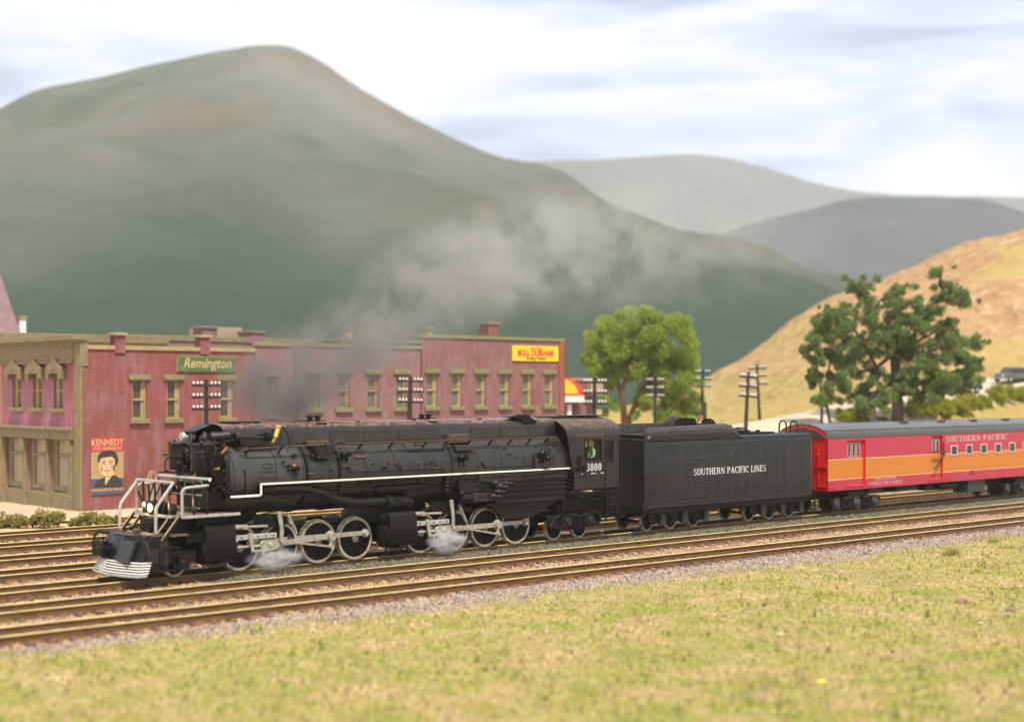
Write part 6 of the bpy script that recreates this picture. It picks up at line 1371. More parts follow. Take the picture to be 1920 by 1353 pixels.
for i, (a, b, c, d) in enumerate(upA):
    y0, y1 = YW + a, YW + b; xs = xo + 0.24
    m = LB(oA); m.box(xs - 0.08, xs, y0, y0 + 0.16, c, d); m.box(xs - 0.08, xs, y1 - 0.40, y1, c, d); m.box(xs - 0.12, xs, y0, y1, (c + d) / 2 - 0.06, (c + d) / 2 + 0.06); m.box(xs - 0.07, xs, y0, y1, d - 0.12, d - 0.001); w = m.build('window', M['tan'], bA, smooth=0)
    m = LB(oA); m.box(xs + 0.01, xs + 0.03, y0, y1, c, d); m.build('pane', M['olive'], w, smooth=0)
    ym = (y0 + y1) / 2
    m = LB(oA); m.prism([(ym - 0.98, 7.0), (ym - 0.98, 7.62), (ym - 0.55, 7.85), (ym - 0.28, 7.98), (ym - 0.2, 8.12), (ym + 0.2, 8.12), (ym + 0.28, 7.98), (ym + 0.55, 7.85), (ym + 0.98, 7.62), (ym + 0.98, 7.0), (ym + 0.62, 7.0), (ym + 0.55, 7.3), (ym - 0.55, 7.3), (ym - 0.62, 7.0)], 'x', xo - 0.34, xo - 0.003); m.box(xo - 0.40, xo - 0.345, ym - 0.12, ym + 0.12, 7.5, 7.62); m.build('window_hood', M['olive'], w, smooth=0, bevel=0.02)
    m = LB(oA); m.box(xo - 0.22, xo + 0.25, y0 - 0.15, y1 + 0.15, c - 0.22, c); m.build('sill', M['olive'], w, smooth=0, bevel=0.02)
m = LB(oA); m.box(xo - 0.45, xo - 0.003, YW + 0.75, Y1, 4.15, 4.32); m.box(xo - 0.30, xo - 0.003, YW + 0.75, Y1, 3.62, 4.15)
for y in (78.15, 80.95, 83.75, 86.6):
    m.box(xo - 0.22, xo - 0.003, y - 0.47, y - 0.02, -0.3, 3.62); m.box(xo - 0.36, xo - 0.003, y - 0.42, y - 0.07, 2.9, 3.6); m.box(xo - 0.30, xo - 0.003, y - 0.52, y + 0.03, -0.3, 0.55)
m.box(xo - 0.12, xo - 0.002, YW + 1.2, Y1, -0.35, 0.62); m.build('shop_front', M['olive'], bA, smooth=0, bevel=0.02)
for a, b, c, d in shopA:
    y0, y1 = YW + a, YW + b; xs = xo + 0.20
    m = LB(oA); m.box(xs - 0.08, xs, y0, y0 + 0.10, c + 0.6, d); m.box(xs - 0.08, xs, y1 - 0.5, y1, c + 0.6, d); m.box(xs - 0.1, xs, y0, y1, 2.62, 2.76); m.box(xs - 0.1, xs, y0, y1, c + 0.5, c + 0.72); m.box(xs - 0.06, xs, y0, y1, c - 0.3, c + 0.5); m.box(xs - 0.09, xs - 0.06, y0 + 0.2, y1 - 0.3, c - 0.15, c + 0.38); w = m.build('shop_window', M['olive'], bA, smooth=0)
    m = LB(oA); m.box(xs + 0.01, xs + 0.03, y0, y1, c, d); m.build('pane', M['pane'], w, smooth=0)

# middle pieces of the row
oB = (50.95, YW, 0); bB = empty('brick_building', oB, 'narrow brick building with one upper window, next to the corner shop behind the smoke', 'building')
wB = [(51.75, 52.55, 4.9, 7.2)]
block(oB, bB, 50.95, 53.9, YW + 0.05, 87, 9.0, None, wB).build('wall', M['brickB'], bB, smooth=0); coping(oB, bB, 50.95, 53.9, YW + 0.05, 87, 9.0, 'olive', sides='ns')
m = LB(oB); m.box(50.97, 53.88, YW + 0.1, 87, 8.5, 8.6); m.build('roof', M['tar'], bB, smooth=0)
for a, b, c, d in wB: sash(oB, bB, a, b, c, d, YW + 0.05, 'olive', 'olive', 'wpane2')
oC = (53.95, YW, 0); bC = empty('brick_building', oC, 'mauve brick building with four green linteled windows half hidden by smoke', 'building')
wC = [(54.72, 55.68, 5.22, 7.38), (57.05, 58.0, 5.22, 7.38), (59.38, 60.33, 5.22, 7.38), (61.72, 62.66, 5.22, 7.38)]
block(oC, bC, 53.95, 63.8, YW, 87, 9.02, None, wC).build('wall', M['brickB'], bC, smooth=0); coping(oC, bC, 53.95, 63.8, YW, 87, 9.02, 'green', sides='nse')
m = LB(oC); m.box(53.97, 63.7, YW + 0.1, 87, 8.5, 8.6); m.build('roof', M['tar'], bC, smooth=0)
for a, b, c, d in wC: sash(oC, bC, a, b, c, d, YW, 'olive', 'green', 'wpane2')
chimney(oC, bC, 63.2, 84, 8.5, 10.5, 0.5, M['yellowwall'], 'olive'); chimney(oC, bC, 60.2, 79.5, 8.5, 9.55, 0.6, M['brickB'], 'olive')
oD = (63.85, YW, 0); bD = empty('brick_building', oD, 'long brick building right end of the row with six tall windows', 'building')
wD = []
for c in (64.72, 66.90, 69.05, 71.25, 73.42, 75.58): wD.append((c - 0.46, c + 0.46, 5.25, 7.45))
m = block(oD, bD, 63.85, 77.05, YW - 0.03, 88, 9.78, None, wD); m.build('wall', M['brickC'], bD, smooth=0)
coping(oD, bD, 63.85, 77.05, YW - 0.03, 88, 9.78, 'green', sides='nsew')
m = LB(oD); m.box(63.95, 76.95, YW + 0.1, 88, 9.2, 9.3); m.build('roof', M['tar'], bD, smooth=0)
m = LB(oD); m.box(76.55, 77.10, YW - 0.10, YW - 0.035, -0.3, 9.78); m.box(77.055, 77.11, YW - 0.1, YW + 0.5, -0.3, 9.775); m.build('corner_pilaster', M['rust'] if False else mat('rust_brick', (0.30, 0.085, 0.05), 0.8), bD, smooth=0)
for a, b, c, d in wD: sash(oD, bD, a, b, c, d, YW - 0.03, 'tan', 'green', 'wpane2')
chimney(oD, bD, 75.5, 83, 9.2, 11.15, 1.0, M['brickC'], 'olive'); chimney(oD, bD, 67.1, 80, 9.2, 10.5, 0.4, M['yellowwall'], 'olive')

# buildings of the row behind, their parapets showing over the first row
oE = (40.2, 88.0, 0); bE = empty('brick_building', oE, 'rear building whose tan parapet shows over the corner shop roof', 'building')
block(oE, bE, 40.2, 51.6, 88.0, 97, 9.35, None).build('wall', M['yellowwall'], bE, smooth=0); coping(oE, bE, 40.2, 51.6, 88.0, 97, 9.35, 'olive', h=0.50)
oF = (54.6, 99, 0); bF = empty('brick_building', oF, 'rear brick building with pale coping and stout chimneys, behind the tan parapet', 'building')
block(oF, bF, 54.6, 74.5, 99, 108, 9.95, None).build('wall', M['brickB'], bF, smooth=0); coping(oF, bF, 54.6, 74.5, 99, 108, 9.95, 'olive', h=0.40)
chimney(oF, bF, 61.6, 99.6, 9.9, 10.95, 1.3, M['brickB'], 'olive'); chimney(oF, bF, 65.7, 99.6, 9.9, 10.7, 1.4, M['brickB'], 'olive')
m = LB(oF); m.box(62.9, 65.8, 101, 104, 10.3, 11.15); m.build('roof_hatch', M['pane'], bF, smooth=0, bevel=0.03)

# shop with the fan-shaped sign, beyond the end of the row
ys = 83.0
oG = (83, ys, 0); bG = empty('small_shop', oG, 'small brick shop with red and yellow fanlight sign, right of the long brick building', 'building')
m = LB(oG); m.box(79.2, 86.5, ys, ys + 6, -0.4, 7.05); m.build('wall', M['brickC'], bG, smooth=0)
m = LB(oG); m.box(79.1, 86.6, ys - 0.1, ys + 6.1, 7.06, 7.25); m.build('coping', mat('pink_coping', (0.40, 0.22, 0.18), 0.8), bG, smooth=0)
arcp = [(82.2 + 2.75 * math.cos(t), 5.86 + 1.5 * math.sin(t)) for t in [PI * i / 20 for i in range(21)]]
m = LB(oG); m.prism(arcp, 'y', ys - 0.55, ys - 0.003); fan = m.build('fan_sign', mat('sign_red', (0.78, 0.05, 0.06), 0.5), bG, smooth=0)
arcp = [(82.0 + 2.25 * math.cos(t), 6.02 + 1.22 * math.sin(t)) for t in [PI * i / 20 for i in range(21)]]
m = LB(oG); m.prism(arcp, 'y', ys - 0.60, ys - 0.552); m.build('fan_panel', mat('sign_yellow', (0.92, 0.52, 0.03), 0.5), fan, smooth=0)
m = LB(oG); m.box(79.4, 84.9, ys - 0.62, ys - 0.003, 5.36, 5.85); m.build('fascia', M['white'], bG, smooth=0, bevel=0.03)
m = LB(oG); m.box(83.9, 84.6, ys - 0.04, ys - 0.003, 0, 5.2); m.build('door', M['tar'], bG, smooth=0)
m = LB(oG); m.box(83.45, 83.85, ys - 0.3, ys - 0.05, 0, 5.2); m.build('door_post', M['white'], bG, smooth=0)
m = LB(oG); m.box(85.6, 87.0, ys - 0.7, ys - 0.2, 5.9, 6.8); m.build('side_board', M['pane'], bG, smooth=0, bevel=0.03)

# far left: purple mansard house and pale annex, left of the corner shop
oH = (50, 114.2, 0); bH = empty('house', oH, 'house with steep purple roof at the left edge, behind the corner shop', 'house')
m = LB(oH); m.box(38, 53.4, 114.4, 124, -0.4, 10.6); m.build('wall', M['pane'], bH, smooth=0)
m = LB(oH); m.add([(37.6, 114.0, 10.6), (53.8, 114.0, 10.6), (53.8, 124.4, 10.6), (37.6, 124.4, 10.6), (40, 115.2, 16.2), (52.3, 115.2, 16.2), (52.3, 123, 16.2), (40, 123, 16.2)], [(0, 1, 5, 4), (1, 2, 6, 5), (2, 3, 7, 6), (3, 0, 4, 7), (4, 5, 6, 7)]); m.build('roof', mat('purple_slate', (0.27, 0.175, 0.19), 0.7, col2=(0.22, 0.14, 0.155), ns=2), bH, smooth=0)
chimney(oH, bH, 54.35, 115.2, -0.3, 12.0, 0.55, M['white'], 'tan')
bI = empty('shed', (36.5, 96, 0), 'pale yellow building just visible beside the left end of the shop front', 'building')
m = LB((36.5, 96, 0)); m.box(34.5, 38.6, 94, 99, -0.4, 4.2); m.build('wall', mat('pale_yellow_wall', (0.72, 0.62, 0.40), 0.7), bI, smooth=0)
m = LB((36.5, 96, 0)); m.prism([(93.7, 4.2), (99.3, 4.2), (96.5, 5.0)], 'x', 34.3, 38.8); m.build('roof', M['tar'], bI, smooth=0)

# signs on the walls
sg = empty('wall_sign', (47.6, YW - 0.03, 7.86), 'green sign with pale slanted script over the windows of the corner shop', 'sign')
m = MB(); m.box(-1.95, 1.95, -0.05, 0, -0.43, 0.43); m.build('board', mat('sign_green', (0.055, 0.125, 0.032), 0.6, col2=(0.085, 0.16, 0.05), ns=3), sg, smooth=0)
m = MB(); m.box(-1.98, 1.98, -0.055, 0.0, 0.432, 0.47); m.box(-2.0, -1.953, -0.055, 0, -0.43, 0.432); m.build('border', M['tan'], sg, smooth=0)
cr = mat('sign_cream', (0.58, 0.43, 0.25), 0.6, col2=(0.42, 0.26, 0.13), ns=6)
text('Remington', 0.80, cr, (0.0, -0.056, 0.05), FRONT, sg, sx=0.92, shear=0.28, off=0.012, ex=0.004)
m = MB(); m.tube([(-1.75, -0.056, -0.02), (-1.72, -0.056, -0.22), (-1.6, -0.056, -0.36), (-1.42, -0.056, -0.38)], 0.022, 5); m.build('flourish', cr, sg)

po = empty('poster', (41.23, YW - 0.03, 2.2), 'red, tan and blue election poster with a portrait, on the corner shop wall', 'poster')
m = MB(); hw = 0.98; m.box(-hw, hw, -0.03, 0, -1.58, 1.58); bd = m.build('sheet', mat('poster_tan', (0.50, 0.33, 0.165), 0.7), po, smooth=0)
m = MB(); m.box(-hw, hw, -0.034, -0.031, 0.78, 1.58); m.build('red_band', mat('poster_red', (0.50, 0.030, 0.030), 0.6), po, smooth=0)
m = MB(); m.box(-hw, hw, -0.034, -0.031, -1.58, -0.70); m.build('blue_band', mat('poster_blue', (0.075, 0.085, 0.17), 0.6), po, smooth=0)
m = MB()
for k in range(14):
    z = -0.62 + k * 0.105; m.box(-hw, hw, -0.0335, -0.031, z, z + 0.018)
    for j in range(8): xx = -hw + 0.12 + j * 0.25 + (0.12 if k % 2 else 0); m.box(xx, xx + 0.02, -0.0335, -0.031, z + 0.018, z + 0.1) if xx < hw - 0.03 else None
m.build('brick_print', mat('poster_brown', (0.28, 0.15, 0.07), 0.7), po, smooth=0)
text('KENNEDY', 0.50, cr, (0, -0.037, 1.27), FRONT, po, sx=0.86, off=0.012, ex=0.003); text('FOR PRESIDENT', 0.25, cr, (0, -0.037, 0.94), FRONT, po, sx=0.98, off=0.006, ex=0.003)
text("LEADERSHIP FOR THE 60's", 0.19, mat('poster_orange', (0.72, 0.36, 0.10), 0.6), (0, -0.037, -1.33), FRONT, po, sx=0.88, off=0.004, ex=0.003)
inkm = mat('poster_ink', (0.035, 0.033, 0.035), 0.7); pk = mat('poster_face', (0.66, 0.44, 0.24), 0.7)
pt = MB(); pt.prism([(-0.62, -0.95), (-0.45, -0.72), (-0.1, -0.55), (0.35, -0.50), (0.62, -0.70), (0.72, -1.1), (-0.62, -1.1)], 'y', -0.0365, -0.0345); suit = pt.build('portrait_suit', inkm, po, smooth=0)
pt = MB(); pt.prism([(-0.12, -0.98), (0.2, -0.55), (0.3, -0.45), (0.36, 0.0), (0.32, 0.42), (0.05, 0.52), (-0.3, 0.42), (-0.40, 0.1), (-0.38, -0.2), (-0.28, -0.42), (-0.1, -0.55)], 'y', -0.0385, -0.0367); pt.build('portrait_face', pk, po, smooth=0)
pt = MB()
pt.prism([(-0.48, 0.18), (-0.46, 0.5), (-0.30, 0.66), (0.1, 0.74), (0.42, 0.62), (0.52, 0.25), (0.46, -0.05), (0.36, 0.0), (0.34, 0.28), (0.2, 0.42), (-0.1, 0.38), (-0.32, 0.34), (-0.40, 0.12)], 'y', -0.0405, -0.0387)
for a, b, c, d in ((-0.30, -0.08, 0.12, 0.16), (0.06, 0.26, 0.12, 0.16), (-0.24, -0.12, 0.03, 0.07), (0.1, 0.2, 0.03, 0.07), (-0.16, 0.14, -0.29, -0.25), (-0.06, 0.03, -0.14, -0.11), (-0.04, 0.07, -0.40, -0.385), (0.27, 0.34, -0.30, 0.02), (-0.30, -0.26, -0.30, -0.12)): pt.box(a, b, -0.0405, -0.0387, c, d)
pt.prism([(0.16, -1.1), (0.26, -0.62), (0.34, -0.55), (0.36, -1.1)], 'y', -0.0405, -0.0387)
for i in range(9): pt.beam((0.30 - 0.035 * i, -0.0396, 0.60 + 0.01 * i), (0.16 - 0.05 * i, -0.0396, 0.40 + 0.012 * i), 0.0015, 0.02)
for a, b in (((-0.33, -0.02), (-0.24, -0.22)), ((0.22, -0.02), (0.16, -0.20)), ((0.26, -0.1), (0.20, -0.44)), ((-0.10, -0.52), (0.2, -0.58)), ((0.02, -0.72), (0.22, -0.85)), ((-0.30, 0.24), (-0.08, 0.22)), ((0.06, 0.22), (0.26, 0.24)), ((-0.02, 0.1), (-0.06, -0.1))): pt.beam((a[0], -0.0396, a[1]), (b[0], -0.0396, b[1]), 0.0015, 0.026)
pt.build('portrait_ink', inkm, po, smooth=0)
for k_ in po.children:
    if k_.name.startswith('portrait'): k_.scale = (1.28, 1.0, 1.12); k_.location.z = 0.03

s2 = empty('wall_sign', (74.18, YW - 0.06, 8.90), 'yellow tobacco sign with red lettering high on the long brick building', 'sign')
m = MB(); m.box(-2.24, 2.24, -0.05, 0, -0.53, 0.53); m.build('board', mat('sign_yellow2', (0.88, 0.58, 0.015), 0.6), s2, smooth=0)
inkr = mat('sign_red2', (0.72, 0.04, 0.03), 0.6)
text('GENUINE', 0.26, inkm, (0.0, -0.056, 0.33), FRONT, s2, sx=1.15, ex=0.003); text('BULL DURHAM', 0.60, inkr, (0, -0.056, 0.0), FRONT, s2, sx=0.86, off=0.03, ex=0.003); text('Smoking Tobacco', 0.28, inkm, (0.05, -0.056, -0.34), FRONT, s2, sx=0.98, off=0.008, ex=0.003)

# pavement in front of the row, a white hoop by the wall
pv_ = MB(); pv_.add([(20, 72.4, -0.30), (80, 72.4, -0.30), (80, 77.2, -0.24), (39.75, 77.2, -0.24), (39.75, 100, -0.24), (20, 100, -0.24)], [(0, 1, 2, 3), (0, 3, 4, 5)]); pv_.build('pavement', M['walk'], kind='structure', smooth=0)
hp = MB()
hp.tube([(-0.26, 0, 0), (-0.27, 0, 0.35), (-0.16, 0, 0.66), (0, 0, 0.74), (0.16, 0, 0.66), (0.26, 0, 0.35), (0.25, 0, 0)], 0.045, 6); hp.tube([(-0.1, 0.02, 0.0), (-0.06, 0.02, 0.5), (0.02, 0.02, 0.7)], 0.04, 6); hp.box(-0.3, 0.3, -0.06, 0.06, -1.0, 0.0)
hpo = hp.build('bent_hoop', M['pane'], None); hpo.location = (43.0, 75.0, 1.15)
tag(hpo, 'pale looped hoop standing before the brick wall, above the pilot railing', 'hoop')

# ------------------------------------------------------------------ telegraph poles
def pole(x, y, h, scale, lean, rz, label, base=0.17):
    t = empty('telegraph_pole', (x, y, -0.3), label, 'telegraph pole', 'telegraph poles behind the yard', rz)
    t.rotation_euler = (0, lean, rz); s = scale
    m = MB(); m.tube([(0, 0, -0.2), (0, 0, h)], base * s, 10, r2=0.09 * s); m.build('post', M['pole'], t)
    for k in range(3):
        z = h - (0.32 + 0.62 * k) * s
        m = MB(); m.box(-0.78 * s, 0.78 * s, -0.06 * s - 0.08, 0.06 * s - 0.08, z - 0.06 * s, z + 0.06 * s); a = m.build('crossarm', M['pole'], t, smooth=0)
        for q in (-0.66, -0.46, -0.26, 0.26, 0.46, 0.66):
            m = MB(); m.lathe((q * s, -0.08, z + 0.06 * s), 'z', [(0.035 * s, 0), (0.065 * s, 0.03 * s), (0.065 * s, 0.11 * s), (0.04 * s, 0.16 * s), (0.0001, 0.17 * s)], 8); m.build('insulator', M['insul'], a)
RZP = -TH * 0.55
PO = [(42.75, 69.0, 7.25, 1.0, 0.0, 'telegraph pole with white insulators in front of the corner shop, leftmost'),
      (56.35, 69.0, 7.5, 0.98, 0.02, 'telegraph pole with flared foot before the smoky brick building', 0.33),
      (72.1, 69.0, 7.5, 1.12, 0.0, 'telegraph pole between the long brick building and the pale green tree')]
for p in PO: pole(p[0], p[1], p[2], p[3], p[4], RZP, p[5], *(p[6:] if len(p) > 6 else ()))
def pole_at(px, py, Z, lab, lean=0.0, sc=1.0, rz=RZP):
    r = (px - 960) / 2850 * Z; x, y = rot_xy(r, Z); z = 6.56 - (py - 725) / 2850 * Z; pole(x, y, z + 0.3, sc, lean, rz, lab)
pole_at(1228, 706, 118, 'telegraph pole standing in front of the middle of the pale green tree')
pole_at(1317, 691, 126, 'leaning pair-legged telegraph pole at the right edge of the pale green tree', 0.0, 0.95)
pole_at(1394, 697, 112, 'telegraph pole tilted to the right in front of the hill foot, with sloping crossarms', 0.06, 1.15, RZP * 0.4)
pole_at(1429, 683, 134, 'distant thin telegraph pole leaning left against the tan hillside', -0.06, 1.1)
r_, d_ = (1322 - 960) / 2850 * 126, 126.0; xx, yy = rot_xy(r_, d_)
sp_ = MB(); sp_.tube([(0.35, 0.2, -0.2), (0.02, 0.0, 5.6)], 0.11, 8); so = sp_.build('stay_pole', M['pole'], None); so.location = (xx, yy, -0.3); tag(so, 'slanting stay pole propping the telegraph pole at the pale green tree', 'stay pole')

# ------------------------------------------------------------------ cars on the road behind
def car(r, d, rz, col, label, L_=4.6):
    x, y = rot_xy(r, d); t = empty('parked_car', (x, y, road_z(r, d)), label, 'car', 'cars on the road behind', rz)
    m = MB(); m.prism([(-2.3, 0.35), (-2.3, 0.78), (-2.15, 0.92), (-1.2, 0.98), (1.1, 0.98), (2.1, 0.90), (2.3, 0.75), (2.3, 0.35)], 'y', -0.88, 0.88); m.build('body', col, t, smooth=0, bevel=0.08)
    m = MB(); m.prism([(-1.35, 0.97), (-0.75, 1.50), (0.75, 1.50), (1.45, 0.97)], 'y', -0.76, 0.76); c = m.build('cabin', M['glass'], t, smooth=0, bevel=0.05)
    m = MB(); m.prism([(-0.8, 1.49), (-0.7, 1.56), (0.7, 1.56), (0.8, 1.49)], 'y', -0.74, 0.74); m.build('roof', col, c, smooth=0, bevel=0.03)
    for s in (-1, 1):
        for xx in (-1.45, 1.45):
            m = MB(); m.cyl((xx, s * 0.76, 0.33), (xx, s * 0.92, 0.33), 0.33, 18); w = m.build('wheel', DK, t); m = MB(); m.cyl((xx, s * 0.90, 0.33), (xx, s * 0.93, 0.33), 0.19, 14); m.build('hubcap', M['silver'], w)
        m = MB(); m.lathe((-2.31, s * 0.62, 0.70), 'x', [(0.0001, -0.03), (0.10, -0.02), (0.12, 0.03)], 12); m.build('headlight', M['white'], t)
    m = MB(); m.box(-2.40, -2.30, -0.86, 0.86, 0.40, 0.52); m.box(2.30, 2.40, -0.86, 0.86, 0.40, 0.52); m.build('bumper', M['silver'], t, bevel=0.02)
car(*hill_hit(1900, 722), -TH + 0.55, mat('car_grey', (0.10, 0.12, 0.11), 0.25, 0.2), 'grey car on the pale road at the right edge below the tan hill')
car(*hill_hit(1800, 742), -TH + 0.55, mat('car_dark', (0.05, 0.075, 0.06), 0.25, 0.2), 'dark car on the pale road half hidden by the dark green tree')

# ------------------------------------------------------------------ trees, shrubs, tufts, stones
def leaf_mat(name, cols):
    m = bpy.data.materials.new(name); m.use_nodes = True; nt = m.node_tree; nt.nodes.clear(); N = nt.nodes.new; L = nt.links.new
    g = N('ShaderNodeNewGeometry'); r = N('ShaderNodeValToRGB'); e = r.color_ramp.elements
    for i, c in enumerate(cols): k = e[i] if i < 2 else e.new(1.0); k.position = i / (len(cols) - 1)
    for i, c in enumerate(cols): e[i].color = (*c, 1)
    L(g.outputs['Random Per Island'], r.inputs[0])
    d = N('ShaderNodeBsdfDiffuse'); t = N('ShaderNodeBsdfTranslucent'); L(r.outputs[0], d.inputs[0]); L(r.outputs[0], t.inputs[0])
    x = N('ShaderNodeMixShader'); x.inputs[0].default_value = 0.4; L(d.outputs[0], x.inputs[1]); L(t.outputs[0], x.inputs[2])
    o = N('ShaderNodeOutputMaterial'); L(x.outputs[0], o.inputs[0]); return m
M['leafA'] = leaf_mat('leaf_light', [(0.27, 0.38, 0.055), (0.38, 0.47, 0.10), (0.19, 0.30, 0.05), (0.44, 0.46, 0.11)])
M['leafB'] = leaf_mat('leaf_dark', [(0.16, 0.255, 0.075), (0.23, 0.325, 0.105), (0.10, 0.18, 0.055), (0.32, 0.33, 0.12)])
M['leafC'] = leaf_mat('shrub_olive', [(0.38, 0.33, 0.09), (0.25, 0.23, 0.06), (0.46, 0.40, 0.15), (0.18, 0.18, 0.05)])
M['leafD'] = leaf_mat('shrub_yellow', [(0.36, 0.37, 0.04), (0.26, 0.30, 0.035), (0.44, 0.41, 0.07), (0.18, 0.22, 0.03)])
def leaves(name, clumps, n, size, m, parent, seed=1, inner=0.25, flat=1.0):
    """clumps: (x, y, z, radius); many small bent leaf faces through each clump's volume"""
    rnd = random.Random(seed); V = []; F = []
    tot = sum(c[3] ** 2 for c in clumps)
    for cx, cy, cz, cr in clumps:
        for _ in range(max(4, int(n * cr ** 2 / tot))):
            while True:
                a = Vector((rnd.uniform(-1, 1), rnd.uniform(-1, 1), rnd.uniform(-1, 1)))
                if inner < a.length < 1: break
            p = Vector((cx, cy, cz)) + Vector((a.x, a.y, a.z * flat)) * cr * rnd.uniform(0.75, 1.08)
            u = Vector((rnd.gauss(0, 1), rnd.gauss(0, 1), rnd.gauss(0, 1))).normalized(); w = u.cross(Vector((rnd.gauss(0, 1), rnd.gauss(0, 1), rnd.gauss(0, 1)))).normalized()
            s = size * rnd.uniform(0.6, 1.3); o = len(V)
            k = u.cross(w) * s * 0.35
            V += [p - u * s, p + w * s * 0.55 + k, p + u * s, p - w * s * 0.55 + k]; F.append((o, o + 1, o + 2, o + 3))
    me = bpy.data.meshes.new(name); me.from_pydata([tuple(v) for v in V], [], F); me.materials.append(m)
    o = bpy.data.objects.new(name, me); COL.objects.link(o); o.parent = parent; return o
def place(px, py, Z):
    r = (px - 960) / 2850 * Z; x, y = rot_xy(r, Z); return Vector((x, y, 6.56 - (py - 725) / 2850 * Z))
# pale green tree behind the tender
Z1 = 128.0; b = place(1175, 810, Z1); ux = Vector((VC, -VS, 0)); k1 = Z1 / 2850
t1 = empty('tree', b, 'round pale green tree with forked brown trunk, behind the tender', 'tree')
P1 = lambda px, py, dz=0.0: tuple(ux * ((px - 1175) * k1) + Vector((VS, VC, 0)) * dz + Vector((0, 0, (810 - py) * k1)))
m = MB(); m.tube([P1(1172, 815), P1(1170, 775), P1(1165, 735), P1(1150, 700), P1(1140, 660)], [0.34, 0.28, 0.22, 0.16, 0.08], 8); m.tube([P1(1175, 800), P1(1188, 765), P1(1210, 725), P1(1225, 690), P1(1240, 640)], [0.26, 0.22, 0.18, 0.12, 0.07], 8)
m.tube([P1(1165, 735), P1(1180, 690), P1(1190, 640)], [0.16, 0.12, 0.06], 7); m.tube([P1(1210, 725), P1(1250, 700), P1(1285, 670)], [0.12, 0.1, 0.05], 7); m.build('trunk', M['bark2'], t1)
rnd = random.Random(11); cl = []
hullt = [(1104, 668, 22), (1112, 640, 24), (1128, 618, 24), (1148, 606, 24), (1170, 595, 24), (1195, 588, 24), (1222, 590, 26), (1248, 598, 26), (1270, 612, 24), (1284, 638, 24), (1292, 668, 24), (1300, 695, 20), (1308, 716, 14), (1310, 745, 14), (1302, 770, 14), (1110, 690, 16), (1128, 700, 20), (1150, 690, 26), (1175, 660, 34), (1205, 640, 36), (1240, 650, 36), (1265, 680, 30), (1225, 690, 32), (1195, 700, 26), (1160, 655, 30), (1140, 650, 26), (1230, 620, 30), (1190, 620, 28), (1270, 725, 26), (1240, 725, 24), (1250, 755, 24), (1285, 755, 20), (1262, 780, 18), (1290, 785, 14), (1145, 720, 14), (1205, 735, 16), (1136, 775, 10), (1145, 800, 12), (1120, 720, 16), (1132, 745, 18), (1150, 755, 16), (1215, 765, 18), (1235, 780, 18), (1200, 750, 14), (1190, 780, 10)]
for px, py, pr in hullt:
    for q in range(4): x, y, z = P1(px + rnd.uniform(-0.5, 0.5) * pr, py + rnd.uniform(-0.5, 0.5) * pr, rnd.uniform(-2.6, 2.6)); cl.append((x, y, z, pr * k1 * rnd.uniform(0.5, 0.9)))
leaves('crown', cl, 60000, 0.10, M['leafA'], t1, 5, 0.0)
# dark green tree in front of the hill
Z2 = 130.0; b = place(1683, 800, Z2); k2 = Z2 / 2850
t2 = empty('tree', b, 'dark green gnarled tree with thick trunk and open crown, above the mail coach', 'tree')
P2 = lambda px, py, dz=0.0: tuple(ux * ((px - 1683) * k2) + Vector((VS, VC, 0)) * dz + Vector((0, 0, (800 - py) * k2)))
m = MB(); m.tube([P2(1683, 815), P2(1683, 770), P2(1681, 720), P2(1678, 680), P2(1676, 648)], [0.62, 0.52, 0.45, 0.40, 0.33], 10)
LIMB = [[(1678, 680), (1700, 650), (1745, 625), (1770, 605)], [(1676, 650), (1650, 640), (1630, 595), (1645, 565), (1690, 545)], [(1676, 648), (1690, 610), (1720, 590), (1760, 562), (1780, 555), (1800, 568), (1812, 562)], [(1780, 555), (1762, 530), (1763, 508)], [(1630, 595), (1620, 560), (1612, 540), (1595, 528)], [(1616, 548), (1624, 530)], [(1676, 660), (1640, 690), (1600, 700), (1588, 690), (1580, 680)], [(1681, 700), (1720, 720), (1770, 700), (1820, 690), (1838, 672)], [(1680, 715), (1640, 735), (1605, 745), (1590, 735), (1585, 725), (1580, 715)], [(1681, 710), (1650, 700), (1625, 650), (1590, 600), (1560, 585)], [(1700, 650), (1730, 600), (1742, 585)], [(1690, 740), (1740, 735), (1790, 730), (1830, 715)], [(1640, 735), (1620, 760), (1606, 778)]]
for L_ in LIMB:
    n = len(L_); m.tube([P2(px, py, 0.6 * math.sin(px * 0.7 + i)) for i, (px, py) in enumerate(L_)], [0.20 - 0.14 * i / (n - 1) for i in range(n)], 7)
m.build('trunk', M['bark'], t2)
cl = []; rnd = random.Random(21)
